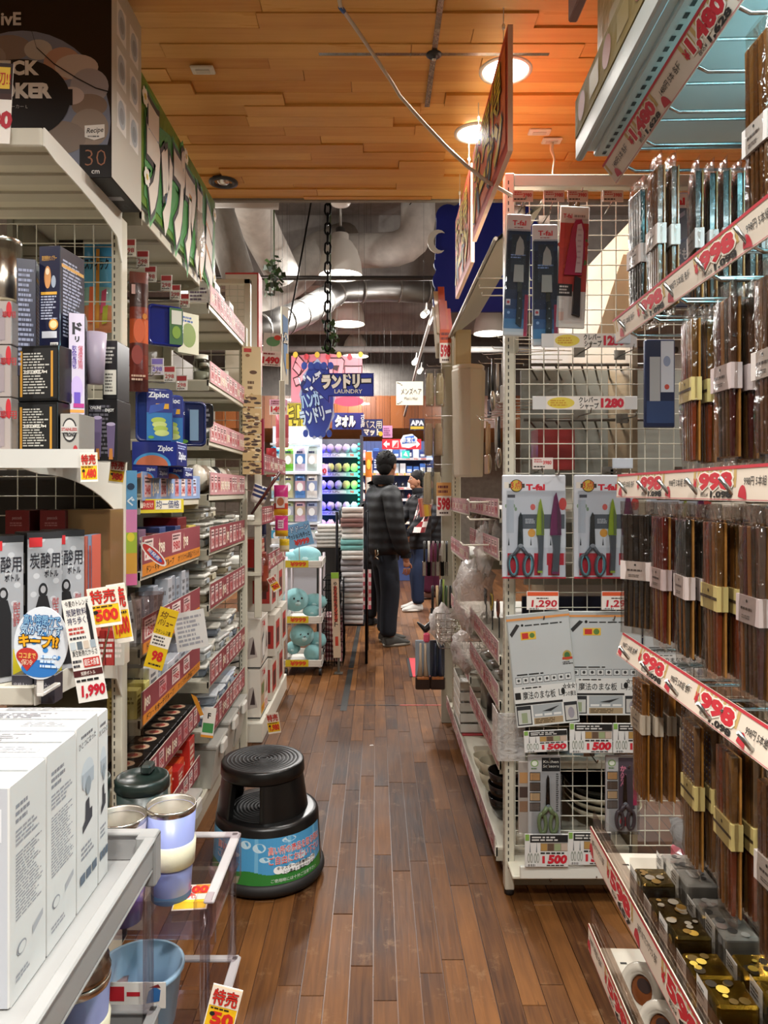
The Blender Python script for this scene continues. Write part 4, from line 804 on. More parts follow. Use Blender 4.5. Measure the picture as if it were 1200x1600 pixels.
# ------------------------------------------------------------------ step stool
c=Vector((sx(418,2.86),2.86,0));st=thing('step_stool','round black two-step kick stool standing on the aisle floor','stool',c)
m=MB();m.lathe([(0,.008),(.19,.008),(.212,.012),(.221,.03),(.219,.048),(.208,.056),(.205,.056)],48,'#1b1b1b','rubber');part(st,'rubber_base',m)
m=MB();m.lathe([(.208,.05),(.197,.243),(.191,.254),(.176,.256),(.0,.252)],48,'#0c0c0c','plastic');part(st,'body',m)
m=MB()
for k in range(9):r=.03+.014*k;m.lathe([(r,.2565),(r+.003,.2585),(r+.007,.2585),(r+.010,.2565)],40,'#191919','rubber')
part(st,'lower_tread',m)
RT=lambda z:.1865-(z-.243)*.22
m=MB();H0=.254
for a0,a1 in((2.25,4.06),(-1.49,.60)):
    n=16
    m=MB()
    for z0,z1,in((H0-.004,.40),):
        A=[];
        for k in range(n+1):
            a=a0+(a1-a0)*k/n;A.append([m.p((math.cos(a)*r-.020,math.sin(a)*r+.012,z))for r,z in((.176,z0),(.154,z1),(.132,z1),(.154,z0))])
        for P,Q in zip(A,A[1:]):
            m.face((P[0],Q[0],Q[1],P[1]),'#0c0c0c','plastic',True);m.face((Q[3],P[3],P[2],Q[2]),'#0c0c0c','plastic',True)
        m.face(A[0],'#0c0c0c','plastic');m.face(A[-1][::-1],'#0c0c0c','plastic')
    part(st,'leg_column',m)
m=MB();m.lathe([(.128,.392),(.158,.386),(.162,.394),(.160,.432),(.156,.437),(.148,.438),(0,.434)],48,'#0d0d0d','plastic',o=(-.020,.012,0));part(st,'top_step',m)
m=MB()
for k in range(9):r=.012+.0150*k;m.lathe([(r,.4375),(r+.003,.4395),(r+.006,.4395),(r+.009,.4375)],40,'#1a1a1a','rubber',o=(-.020,.012,0))
part(st,'upper_tread',m)
# wrap-around printed band
def band_pt(u,v,l):a=-PI/2+u;r=.209-v*.107*1.0+.0012+l*.0005;z=.054+v*.170;return(math.cos(a)*(.2097-.0098*v+l*.0006),math.sin(a)*(.2097-.0098*v+l*.0006),.056+v*.165)
class Band(MB):
    """art in (angle, height) turned onto the stool's cone"""
    def p(s,co):return MB.p(s,band_pt(co[0],co[1],co[2]/s.eps))
m=Band();N_=40
for k in range(N_):
    a0,a1=-1.3+2.7*k/N_,-1.3+2.7*(k+1)/N_;m.R(a0,0,a1,.30,'#2f7a34',0,'card');m.R(a0,.26+.04*math.sin(k*.5),a1,1.0,'#4a98c8' if k%9 else '#6fb0d4',.3,'card')
for(u,v,ru_,rv)in((-.25,.86,.10,.09),(.0,.80,.12,.10),(.55,.93,.14,.06),(.10,.55,.10,.06),(-.45,.62,.08,.05),(.8,.5,.1,.08)):m.D(u,v,ru_,rv,'#bcd8e6',1,fin='card')
m.TX('高い所の商品を取る時は',.74,.66,.14,'#c8202c',.03,w=1.16,L=4,fin='card',out='#f0ece8',outw=.045);m.TX('ご自由にお使い下さい',.74,.45,.14,'#c8202c',.03,w=1.14,L=4,fin='card',out='#f0ece8',outw=.045)
for k in range(7):m.D(.34+.12*k,.31-.02*(k%2),.09,.085,'#eef0f0',3,fin='card')
m.TX('キャスターは移動時に便利',.72,.315,.065,'#111111',.02,w=.82,L=5,fin='card');m.TX('上に乗ると固定されます',.76,.215,.065,'#111111',.02,w=.70,L=5,fin='card');m.TX('ご使用時には十分ご注意下さい',.68,.06,.06,'#e0e8e0',.0,w=.95,L=4,fin='card');m.TX('高い所',-.72,.66,.13,'#b8202c',.03,w=.4,L=4,fin='card',out='#f0ece8',outw=.07);m.TX('ご自由に',-.72,.46,.13,'#283a86',.03,w=.4,L=4,fin='card',out='#f0ece8',outw=.07)
part(st,'printed_band',m,'printed paper band with sky, grass and red lettering')

# ------------------------------------------------------------------ left aisle shelving, first and second bays
GX=-.79
g1=thing('aisle_shelving','left aisle shelving with maroon price rails, bays behind the slotted post','shelving',(-1.0,3.3,0))
m=MB();m.box(-1.24,-1.22,2.47,4.22,0,2.42,'#8f8b7c','paint');part(g1,'back_panel',m,world=True)
for y in(3.30,4.20):
    m=MB();m.rbox(-1.22,-1.17,y,y+.04,0,2.44,IVORY,'paint',.003);part(g1,'upright',m,world=True)
m=MB();m.rbox(-.785,-.745,4.225,4.262,0,2.42,IVORY,'paint',.003);slots(m,FF(-.785,4.225,0),.2,2.4,.012);m.rbox(-1.22,-.785,4.225,4.262,2.36,2.42,IVORY,'paint',.003);m.rbox(-1.22,-.785,4.225,4.262,.06,.12,IVORY,'paint',.003);m.rbox(-1.22,-.785,4.226,4.26,1.44,1.49,IVORY,'paint',.003);part(g1,'end_frame',m,world=True)
m=MB();m.wires(-1.2,-.79,.15,2.34,4.25,.075,.075,.0022,'#b9b4a2');part(g1,'wire_grid',m,world=True)
def shelf_l(z,y0,y1,X,xb=-1.22,th=.03,col=IVORY):
    m=MB();m.box(xb,X-.006,y0,y1,z-.006,z,col,'paint');m.rbox(X-.016,X-.004,y0,y1,z-th,z+.003,col,'paint',.002);m.box(xb,X-.006,y0,y0+.004,z-th-.02,z-.006,'#a8a391','paint');m.box(xb,X-.006,y1-.004,y1,z-th-.02,z-.006,'#a8a391','paint')
    for k in range(2):y=y0+(k+1)*(y1-y0)/3;m.box(xb,X-.02,y,y+.03,z-.016,z-.006,'#b5b09f','paint')
    return part(g1,'shelf',m,world=True)
B1,B2=(2.48,3.29),(3.34,4.215);X1,X2=-.79,-.755
LV1=[(1.450,1.447,1.545,'blue'),(1.205,1.190,1.325,'brand'),(.945,.926,1.050,'brand'),(.705,.686,.80,'brand'),(.470,.452,.540,'maroon'),(.235,.215,.30,'maroon')]
for k,(z,r0,r1,kd)in enumerate(LV1):s=shelf_l(z,*B1,X1);railR(s,X1+.001,*B1,r0,r1,20+k,kd,tilt=.0)
LV2=[(2.335,2.327,2.42,'pink'),(1.985,1.975,2.07,'pink'),(1.715,1.705,1.80,'pink'),(1.465,1.462,1.565,'pink'),(1.215,1.20,1.315,'maroon'),(.960,.945,1.055,'maroon'),(.612,.596,.705,'maroon'),(.385,.368,.475,'maroon')]
for k,(z,r0,r1,kd)in enumerate(LV2):s=shelf_l(z,*B2,X2);railR(s,X2+.001,*B2,r0,r1,40+k,kd)
s=shelf_l(2.425,*B1,X1+.005);shelf_l(.10,2.48,4.215,X2-.02)
m=MB();m.box(-1.2,X2-.03,2.48,4.215,0,.09,'#b9b4a3','paint');part(g1,'base',m,world=True)
m=MB();m.box(X1+.002,X1+.004,2.46,3.25,2.43,2.53,'#d8dcd6','clear');part(s,'clear_fence',m,world=True)
m=MB();m.M=FF(-.865,2.462,.47);m.box(0,.085,0,.50,-.003,0,'#d8d4d0','clear');m.M=None;part(g1,'clear_divider',m,world=True)
# green sign along the top
t=thing('aisle_sign','long green grassy sign with bulging white lettering above left shelves','sign',(X1,3.0,2.44))
L,h=1.12,.43;m=MB();m.M=FR(X1+.012,2.43,2.438);m.box(0,L,0,h,-.008,0,'#5e8a2c','card');part(t,'board',m,world=True)
m=MB();m.eps=.0008;m.M=FR(X1+.012,2.43,2.438);g=random.Random(8)
for k in range(90):
    u,v=g.uniform(.02,L-.02),g.uniform(0,h*.96);l=g.uniform(.04,.12);m.PG([(u,v),(u+.006,v),(u+.012,min(h,v+l))],g.choice(('#6f9a34','#4f7d26','#86ab44','#5a8a30')),1)
m.PG([(.03,.03),(L*.45,.02),(L-.05,.03),(L-.03,h*.75),(L*.8,h*.86),(L*.3,h*.88),(.05,h*.72)],'#2f7d2e',2)
for tx,uu,vv,ww,sh in(('ラップ',.30,.10,.50,'#5f86b0'),('アルミ',.80,.06,.50,'#d08a3a')):
    m.TX(tx,uu,h*vv,h*.66,'#3a8a3a',.08,w=ww,L=3,outw=.10,out='#3a8a3a');m.TX(tx,uu,h*vv,h*.66,'#d8cfc2',.08,w=ww,L=6,out='#20180f',outw=.055);m.TX(tx,uu-.004,h*vv-.014,h*.66,sh,.085,w=ww,L=6.6-.9)
for u,v in((.03,.36),(.05,.1),(L-.03,.36),(L-.04,.06),(L*.5,.40)):
    for a in range(6):m.D(u+.02*math.cos(a*1.05),v+.02*math.sin(a*1.05),.013,None,'#e9e6da',7,8)
    m.D(u,v,.011,None,'#d8b83a',8,8)
part(t,'lettering',m,'fat white lettering with flowers on green grass',world=True)
# hooks with little price cards (upper part of the first bay)
m=MB();m.box(-1.215,-1.20,2.5,3.28,1.6,2.38,'#8a8676','paint');part(g1,'pegboard',m,world=True)
def hook_l(y,z,xt,lilac=False,label=''):
    t=thing('display_hook',label,'hook',(xt,y,z),group='price hooks of the left bay')
    m=MB();m.tube([(xt-.36,y,z),(xt-.02,y,z-.005),(xt,y,z+.012)],.0025,6,'#b8b4aa','metal');m.tube([(xt-.36,y,z+.035),(xt-.01,y,z+.03)],.002,6,'#b8b4aa','metal');part(t,'rod',m,world=True)
    m=MB();m.M=FF(xt-.022,y-.001,z-.002);m.box(0,.044,0,.06,-.002,0,'#d8d0d8' if lilac else '#e2dccf','card');m.R(.003,.038,.041,.057,'#b23a3a' if not lilac else '#8a7ac8',1);m.TX('298',.022,.014,.015,'#b02a2a' if not lilac else '#6a55c0',.02,w=.034,L=2);m.BARS(.004,.003,.04,.010,1,'#6a6058',2);m.M=None;part(t,'price_card',m,world=True)
for k,(px,py,Y)in enumerate(((202,400,2.50),(223,417,2.63),(235,440,2.74),(260,453,2.88),(274,467,3.0),(288,480,3.13))):c=at(px,py,Y);hook_l(Y,c.z,c.x,label='wire hook with small price card in the upper hook row, %s from the post'%NTH[k])
for k,(px,py,Y)in enumerate(((246,585,2.62),(265,596,2.78),(284,609,2.94))):c=at(px,py,Y);hook_l(Y,c.z,c.x,k==0,label='wire hook with price card in the lower hook row, %s from the post'%NTH[k])
bag('food_pouch','tall brown and orange foil food pouch hanging right beside the post',203,231,425,612,2.52,['#6b3a30','#3a1a12','#7a2a16','#b8532a','#5a2018','#6b261c','#451a16'],lambda m,w,h:(m.R(w*.1,h*.80,w*.3,h*.88,'#c9a098',2),m.D(w*.8,h*.62,w*.12,h*.025,'#d98a2c',2),m.D(w*.5,h*.50,w*.3,h*.1,'#d9602c',1),m.D(w*.4,h*.3,w*.3,h*.08,'#8c2c1c',1),m.BARS(w*.1,h*.08,w*.9,h*.14,2,'#c9a890',2)),d=.04,rz=.35)
def hang_tub(label,px,py0,py1,Y,w,rz,base,lidc,art,depth=.07):
    """a rounded food container hung on its card, open side turned to the front"""
    h=(py1-py0)/F0*Y;c=at(px,py1,Y);t=thing('food_container',label,'container',c,rz,'hanging food containers');m=MB();n=28
    def ring(a_,b_,y,rr):
        o=[]
        for k in range(n):
            a=2*PI*(k+.5)/n;ca,sa=math.cos(a),math.sin(a);o.append(m.p((math.copysign(a_-rr,ca)+rr*ca,y,h/2+math.copysign(b_-rr,sa)+rr*sa)))
        return o
    a,b=w/2,h/2;R1=[ring(a*f,b*f,y,.02)for f,y in((1.0,0),(1.0,.012),(.93,.014),(.82,depth),(.74,depth))]
    for A,B in zip(R1,R1[1:]):
        for k in range(n):j=(k+1)%n;m.face((A[k],A[j],B[j],B[k]),base,'gloss',True)
    m.face(R1[-1],base,'gloss');part(t,'tub',m)
    m=MB();R2=[ring(a*f,b*f,y,.02)for f,y in((1.02,.013),(1.02,-.004),(.97,-.010),(.90,-.007),(.88,-.002))]
    for A,B in zip(R2,R2[1:]):
        for k in range(n):j=(k+1)%n;m.face((B[k],B[j],A[j],A[k]),lidc,'gloss',True)
    m.face(R2[-1][::-1],lidc,'gloss');part(t,'lid',m)
    m=MB();m.M=FF(-w/2,-.0105,0);art(m,w,h);part(t,'printed_sleeve',m,'paper sleeve')
    return t
def art_zip(m,w,h):
    m.R(w*.30,h*.02,w*.99,h*.98,'#1f6fae',1);m.PG([(w*.30,h*.55),(w*.99,h*.55),(w*.99,h*.98),(w*.30,h*.98)],'#16267e',2);m.TX('Ziploc',w*.62,h*.84,h*.10,'#e9ecf2',.04,w=w*.56,L=3);m.R(w*.55,h*.62,w*.9,h*.72,'#e0a81e',3,);m.PG([(w*.35,h*.52),(w*.75,h*.60),(w*.8,h*.74),(w*.40,h*.68)],'#2b4fa8',3)
    for k in range(4):m.D(w*(.62+.03*k),h*(.40-.08*k),w*.20,h*.06,('#a8bc4c','#c2cf7a')[k%2],3+k*.3)
    m.D(w*.42,h*.08,w*.08,h*.03,'#6aa83a',3)
hang_tub('blue rounded food container with lime slices on its sleeve, front of lower hook row',241,608,690,2.60,.125,.25,'#3b4668','#20326e',art_zip)
hang_tub('blue rounded food container behind the lime sleeve one',262,618,695,2.72,.11,.25,'#1f2d72','#243a8a',art_zip)
hang_tub('dark blue flat food container with pale window, right end of lower hook row',297,628,697,2.90,.12,.15,'#2a3a66','#1d2a58',lambda m,w,h:(m.R(w*.03,h*.03,w*.35,h*.97,'#15226a',1),m.R(w*.5,h*.12,w*.78,h*.82,'#7a9ab4',1),m.TX('Ziploc',w*.2,h*.7,h*.1,'#e9ecf2',.02,w=w*.28,L=2),m.D(w*.25,h*.1,w*.2,h*.05,'#6aa83a',2)))
hang_tub('round cobalt food container seen from below, upper hook row',258,478,540,2.72,.13,.55,'#1e2f96','#16257a',lambda m,w,h:(m.R(w*.6,h*.04,w*.98,h*.96,'#3f6a3a',1),m.R(w*.66,h*.55,w*.95,h*.9,'#d8dcd0',2),m.D(w*.8,h*.35,w*.12,h*.16,'#7ea03a',2)),depth=.09)
hang_tub('flat container with a green and cream sleeve, end of the upper hook row',292,490,553,2.95,.10,.9,'#4f6a3c','#b8bfa8',lambda m,w,h:(m.R(0,0,w,h,'#c9c8b0',1),m.D(w*.5,h*.45,w*.35,h*.3,'#7c9050',2),m.BARS(w*.1,h*.75,w*.9,h*.92,2,'#3a5a9a',2)),depth=.05)
hang_tub('small dark container hanging beyond the flat blue one',322,630,668,3.1,.06,.2,'#1c1c22','#26262c',lambda m,w,h:m.BARS(w*.1,h*.2,w*.9,h*.8,3,'#77777c',1),depth=.04)
for k,(a,b,y0,y1,Y)in enumerate(((206,276,690,728,2.54),(206,246,728,747,2.54),(248,287,730,748,2.7))):
    L_box('freezer_bag_carton','dark blue freezer bag carton %s'%('with an orange swoosh on the blue-railed shelf','low at the post on the blue-railed shelf','low and farther along the blue-railed shelf')[k],'box',a,b,y0,y1,Y,.14,'#1b2a7c',lambda m,w,h:(m.D(w*.45,0,w*.42,h*.55,'#3f8cc4',1,24,a0=0,a1=PI),m.D(w*.45,0,w*.36,h*.44,'#c26a48',2,24,a0=0,a1=PI),m.TX('Ziploc',w*.75,h*.62,h*.22,'#dfe4ee',.03,w=w*.34,L=3)),lambda m,d,h:(m.TX('Ziploc',d*.5,h*.3,h*.3,'#dfe4ee',.03,w=d*.7,L=1),m.BARS(d*.1,h*.7,d*.9,h*.9,2,'#9aa8d8',1)),side='#16226c',group='freezer bag cartons')
# tall banner by the post and clear cup
m=MB();m.M=frame((-.835,2.44,sz(915,2.44)),(X_*.9+Y_*.43).normalized(),Z_);w,h=.040,180/F0*2.44;m.box(0,w,0,h,-.0015,0,'#5f9ecb','card');m.R(0,0,w,h*.30,'#d8a03a',1);m.R(0,0,w,h*.10,'#d86a9a',2);m.R(0,h*.28,w,h*.48,'#a8c03a',1);m.R(0,h*.46,w,h*.66,'#d886b4',1);m.D(w*.5,h*.86,w*.3,h*.03,'#16324e',2);m.TX('ぐ',w*.5,h*.7,w*.6,'#dfeaf2',.03,L=2);m.D(w*.5,h*.42,w*.3,h*.04,'#e8d83a',2);m.M=None
solo(m,'vertical_banner','narrow sky blue and pink vertical banner along the slotted post','banner')
m=MB();m.lathe([(.030,0),(.036,.01),(.053,.12),(.054,.122),(.051,.12),(.032,.008)],26,'#e6dedc','clear');c=at(230,985,2.42);put(m,'clear_cup','clear plastic cup fixed to the rail beside the post','cup',c)
m=MB();c=at(252,998,2.38);m.M=frame(c,X_,Z_)@Matrix.Rotation(-.28,4,'Z');w,h=.062,.20;m.box(-w/2,w/2,-h/2,h/2,-.0015,0,'#d9b520','card');m.R(-w/2,-h*.14,w/2,h*.06,'#e6dfd2',1);m.TX('均一',0,h*.34,h*.09,'#5a2a10',.03,w=w*.8,L=2,slant=.2);m.TX('バリュー',0,h*.22,h*.08,'#5a2a10',.03,w=w*.8,L=2);m.TX('ステンレス箸',0,h*.08,h*.055,'#2a2010',.01,w=w*.8,L=2);m.BARS(-w*.4,-h*.12,w*.4,h*.04,3,'#55504a',2);m.TX('98',w*.05,-h*.36,h*.15,'#c01f22',.05,w=w*.6,L=2);m.BARS(-w*.3,-h*.46,w*.4,-h*.41,1,'#2a2010',2);m.M=None
solo(m,'price_card','tilted yellow price card reading 98 on the third rail','price card')
m=MB();c=at(240,866,2.42);m.M=frame(c,X_,Z_)@Matrix.Rotation(-.75,4,'Z');m.D(0,0,.055,.018,'#e6e2da',0,24,fin='card');m.D(0,0,.048,.014,'#b8322c',1,24);m.D(.008,0,.03,.008,'#3a5aa8',2,20);m.TX('新発売',0,-.004,.010,'#f0ece4',.03,w=.05,L=3);m.M=None
solo(m,'oval_sticker','red and blue oval sticker stuck slantwise on the first orange rail','sticker')
m=MB();c=at(298,985,2.85);m.M=frame(c,(X_*.9+Y_*.4).normalized(),Z_)@Matrix.Rotation(.14,4,'Z');m.R(-.06,-.075,.06,.075,'#c9c8c4',0);m.BARS(-.05,-.06,.05,.06,7,'#8f9096',1);m.M=None;solo(m,'paper_notice','white paper notice hanging from the second orange rail','notice')
t=thing('hang_tag','white and green tag on an orange strap hanging from the lower rail','tag',at(325,1155,3.0));m=MB();m.M=frame(at(318,1125,3.05),X_,Z_)@Matrix.Rotation(.35,4,'Z');m.PG([(-.008,.02),(.008,.02),(.006,.10),(-.012,.12)],'#d8902a',0);m.M=None;part(t,'strap',m,world=True)
m=MB();m.M=frame(at(326,1128,3.05),X_,Z_)@Matrix.Rotation(-.12,4,'Z');m.box(-.026,.026,-.065,.06,-.001,0,'#dedad0','card');m.R(-.022,-.045,.022,-.005,'#3f8a4a',1);m.TX('F',0,.015,.022,'#1a1a1a',.04,L=1);m.R(-.026,-.065,.026,-.055,'#d8902a',1);m.M=None;part(t,'tag',m,world=True)

# ------------------------------------------------------------------ goods on the left shelves
def goods_row(name,fmt,cat,group,X,y0,y1,z,n,fn,seed):
    g=random.Random(seed);w=(y1-y0)/n
    for k in range(n):fn(g,X,y0+w*k,w,z,fmt%NTH[k]if '%s' in fmt else fmt,name,cat,group,k)
def pk(mb,name,label,cat,group):return solo(mb,name,label,cat,group)
def thinbox(cols,h0,h1,d0,d1,ink='#77777c',art=True):
    def f(g,X,y,w,z,label,name,cat,group,k):
        h,d=g.uniform(h0,h1),g.uniform(d0,d1);x1=X-g.uniform(.01,.04);c=g.choice(cols);m=MB();m.rbox(x1-d,x1,y+.002,y+w-.002,z,z+h,c,'card',.0015)
        if art:m.M=FR(x1+.0002,y,z);m.BARS(w*.15,h*.15,w*.85,h*.85,5,ink,1,seed=k);m.M=FF(x1-d,y+.0018,z);m.BARS(d*.1,h*.2,d*.9,h*.8,4,ink,1,seed=k+3);m.M=None
        pk(m,name,label,cat,group)
    return f
def lunchbox(cols,h0=.045,h1=.065,lids=('#dcd9cf','#c9c6bc','#b8b8b4')):
    def f(g,X,y,w,z,label,name,cat,group,k):
        for j in range(g.choice((1,2,2,3))):
            h=g.uniform(h0,h1);d=g.uniform(.11,.15);x1=X-.012-g.uniform(0,.03);zz=z+j*h1*1.02
            t=thing(name,label+('' if j==0 else ', stacked above' if j==1 else ', top of stack'),cat,(x1-d/2,y+w/2,zz),g.uniform(-.12,.12),group)
            m=MB();m.rbox(-d/2+.006,d/2-.006,-w/2+.008,w/2-.008,0,h*.72,g.choice(cols),'frost',.012);part(t,'tub',m)
            m=MB();m.rbox(-d/2,d/2,-w/2+.003,w/2-.003,h*.70,h,g.choice(lids),'plastic',.006);m.M=FR(d/2+.001,-w/2,0);m.R(w*.2,h*.25,w*.7,h*.62,'#c9c2a8' if k%2 else '#aab4bc',1);m.M=None;part(t,'lid',m)
    return f
R_=goods_row
R_('thin_carton','slim pale grey carton on the second orange-railed shelf, %s from the post','box','slim pale cartons in a row',X1,2.52,3.26,.9455,12,thinbox(['#b9bcc4','#a4a9b4','#c6c8cc','#9aa2ae'],.15,.20,.05,.10),1)
R_('dish_set','white and pale carton on the third orange-railed shelf, %s from the post','box','cartons on the third orange-railed shelf',X1,2.60,3.26,.7055,6,thinbox(['#d6d6d2','#bfc4d0','#c9ccd4'],.10,.15,.08,.14),2)
R_('yellow_carton','pale yellow carton by the post on the third orange-railed shelf, %s one','box','yellow cartons by the post',X1,2.49,2.60,.7055,2,thinbox(['#d2c44a','#d9cf7a'],.09,.12,.08,.12,'#8a7a2a'),3)
R_('coaster_pack','black pack with round food pictures on the fourth shelf, %s from the post','pack','black packs on the fourth shelf',X1,2.50,3.26,.4705,9,lambda g,X,y,w,z,label,name,cat,group,k:(lambda m:([m.rbox(X-.13-.008*j,X-.015-.008*j,y+.003,y+w-.003,z+.034*j,z+.032+.034*j,'#1e1b1a','card',.002)for j in range(2)],setattr(m,'M',FR(X-.0145,y,z)),[m.D(w*.5,.016+.034*0,w*.3,.011,'#b88a6a',1,12),m.D(w*.5,.05,w*.28,.010,'#8f5a48',1,12)],setattr(m,'M',FT(X-.13,y,z+.066)),m.D(.05,w*.5,.035,w*.36,'#c9a88a',1,14),m.D(.05,w*.5,.02,w*.2,'#a8483a',2,12),setattr(m,'M',None),pk(m,name,label,cat,group)))(MB()),4)
R_('candy_carton','orange, red or yellow carton on the bottom shelf of first bay, %s from the post','box','bright cartons on the bottom shelf',X1,2.52,3.26,.2355,8,lambda g,X,y,w,z,label,name,cat,group,k:thinbox([('#d8c83a','#d8d2c0','#d2502a','#c83a26','#d8622a','#c9332a','#d88a2a','#b82a26')[(k*3)%8]],.09,.19,.06,.12,'#f0e0c8')(g,X,y,w,z,label,name,cat,group,k),5)
R_('boxed_bento','printed bag or carton on the first orange-railed shelf, %s from the post','box','packs on the first orange-railed shelf',X1,2.52,3.02,1.2055,6,thinbox(['#3a4a7a','#6a3a30','#7a5a72','#2a3a6a','#8a6a9a'],.10,.15,.08,.14,'#c9c2b8'),6)
m=MB();m.rbox(X1-.16,X1-.02,3.0,3.14,1.2055,1.37,'#6a1418','card');solo(m,'red_carton','dark red carton standing on the first orange-railed shelf','box')
m=MB();m.rbox(X1-.14,X1-.012,3.15,3.27,1.2055,1.33,'#c9b24a','card');m.M=FR(X1-.0118,3.15,1.2055)
for k in range(9):m.D(.02+.04*(k%3),.02+.04*(k//3),.018,.02,'#a83268',1,6)
m.M=None;solo(m,'pattern_carton','magenta and gold patterned carton at the end of first orange-railed shelf','box')
m=MB();m.M=frame(at(219,802,2.5),(X_*.75+Y_*.66).normalized(),Z_);m.box(0,.16,0,.048,-.0015,0,'#d8c438','card');m.R(.004,.012,.05,.044,'#b8322c',1);m.R(.055,.012,.15,.044,'#e6e0d0',1);m.TX('均一価格',.1,.018,.022,'#20306a',.03,w=.085,L=2);m.TX('今だけ',.027,.02,.014,'#f0e0d0',.02,w=.038,L=2);m.M=None;solo(m,'shelf_card','yellow, red and white card below the blue price rail','card')
R_('lunch_box','clear lidded food box on the waist-high second-bay shelf, %s along','container','clear food boxes in the second bay',X2,3.38,4.18,1.2155,7,lunchbox(['#d8d4c8','#c9c2b0','#e0dcd4']),11)
R_('glass_container','clear food box with grey lid below waist height, %s along','container','stacked clear boxes in the second bay',X2,3.38,4.18,.9605,6,lunchbox(['#cfd2cc','#b8a98a','#d9d6cc'],.05,.075),12)
R_('steel_container','white food box with label on the knee-high shelf, %s along','container','labelled white boxes in the second bay',X2,3.40,4.15,.6125,6,lunchbox(['#d6d8d6','#e0ded8','#8f98a4'],.05,.07),13)
R_('storage_pack','clear blue-grey storage pack on the lowest railed shelf, %s along','container','blue-grey packs in the second bay',X2,3.40,4.15,.3855,6,lunchbox(['#aab4c4','#c4ccd6','#8f9cb4'],.045,.06,('#b8c2d2','#d2d6da','#7d8ca8')),14)
def jar(g,X,y,w,z,label,name,cat,group,k):
    r=w*.40;h=g.uniform(.10,.15);t=thing(name,label,cat,(X-.05-r,y+w/2,z),0,group);m=MB();m.lathe([(0,0),(r,0),(r,h*.75),(r*.8,h*.85),(r*.8,h*.9)],20,'#d8dad4','clear');part(t,'jar_glass',m)
    m=MB();m.lathe([(r*.84,h*.86),(r*.84,h),(0,h)],20,g.choice(('#d8d4c6','#c9c2ae','#b8623a')),'plastic');part(t,'lid',m)
    m=MB();m.lathe([(0,.004),(r*.9,.004),(r*.9,h*.45),(0,h*.45)],16,('#b8b4a4','#d89a2a','#c9c6ba')[k%3],'plastic');part(t,'contents',m)
R_('glass_jar','glass storage jar with pale lid on the high second-bay shelf, %s along','jar','glass jars in the second bay',X2,3.5,4.19,1.9855,7,jar,15)
R_('glass_bowl','glass dish on the shelf under the jars, %s along','dish','glass dishes in the second bay',X2,3.45,4.18,1.7155,5,lambda g,X,y,w,z,label,name,cat,group,k:(lambda m:(m.lathe(bowlshape(w*.46,.055),20,('#c9cac4','#2c2a28','#d6d2c2')[k%3],'gloss' if k%3 else 'frost'),put(m,name,label,cat,(X-.09,y+w/2,z),0,group)))(MB()),16)
R_('wrapped_pack','crinkled clear pack on the pink-railed shelf, %s along','pack','crinkled packs in the second bay',X2,3.36,4.1,1.4655,6,lambda g,X,y,w,z,label,name,cat,group,k:(lambda m:(m.blob((X-.09,y+w/2,z+.07),(.06,w*.47,.068),12,8,('#c9c2b4','#8a7a6a','#d6d2c8','#2a2826')[k%4],'crinkle',.25,k),pk(m,name,label,cat,group)))(MB()),17)
R_('white_pack','white printed pack on the topmost second-bay shelf, %s along','pack','white packs on the top shelf',X2,3.4,4.1,2.3355,6,thinbox(['#d9d2cc','#c9bfc0','#dcd4d8'],.10,.15,.05,.12,'#6a5a6a'),18)
def bin_(label,y,z,w,h,lidc='#c9c6be'):
    t=thing('storage_bin',label,'bin',(X2-.11,y,z),0,'white storage bins');m=MB();P=[(-.12,-w/2*.92),(.10,-w/2*.92),(.10,w/2*.92),(-.12,w/2*.92)];Q=[(-.13,-w/2),(.125,-w/2),(.125,w/2),(-.13,w/2)]
    A=[m.p((x,y_,0))for x,y_ in P];B=[m.p((x,y_,h))for x,y_ in Q]
    m.face(A[::-1],'#d2cfc4','frost')
    for k in range(4):j=(k+1)%4;m.face((A[k],A[j],B[j],B[k]),'#d2cfc4','frost')
    part(t,'tub',m);m=MB();m.rbox(-.135,.132,-w/2-.004,w/2+.004,h,h+.022,lidc,'frost',.006);part(t,'lid',m);m=MB();m.rbox(.125,.145,-.05,.05,h-.045,h+.012,'#d8d5cc','plastic',.006);part(t,'clip_handle',m)
for k,(y,z,w,h)in enumerate(((3.0,.103,.22,.10),(3.52,.103,.26,.18),(3.80,.103,.24,.20),(4.07,.103,.24,.20))):bin_('translucent white lidded storage bin on the bottom shelf, %s from the post'%NTH[k],y,z,w,h)
m=MB();m.blob((X1-.02,3.22,2.60),(.055,.10,.13),18,12,'#d6d0c6','bagfilm',.35,3,5.0);solo(m,'plastic_bag','crumpled clear plastic bag at the far end of green sign','bag')
# ================================================================== BEYOND THE LEFT BAYS
GX3=-.66
g3=thing('appliance_shelving','ivory shelving with stacked kettle cartons beyond the left end frame','shelving',(-.95,4.85,0))
m=MB();m.rbox(-1.2,GX3-.01,4.32,5.5,0,.115,'#d2cec0','paint',.004);part(g3,'base',m,world=True)
for y in(4.34,5.46):
    m=MB();m.rbox(GX3-.06,GX3-.02,y,y+.035,.73,2.3,IVORY,'paint',.003);part(g3,'upright',m,world=True)
for z,r in((1.0,1.0),(1.62,1.62),(1.30,1.30)):
    m=MB();m.box(-1.2,GX3-.02,4.33,5.48,z-.02,z,IVORY,'paint');s=part(g3,'shelf',m,world=True)
    if r:railR(s,GX3-.015,4.34,5.47,z-.02,z+.085,int(z*100))
m=MB();m.box(-1.22,-1.2,4.33,5.48,0,2.3,'#8f8b7c','paint');part(g3,'back_panel',m,world=True)
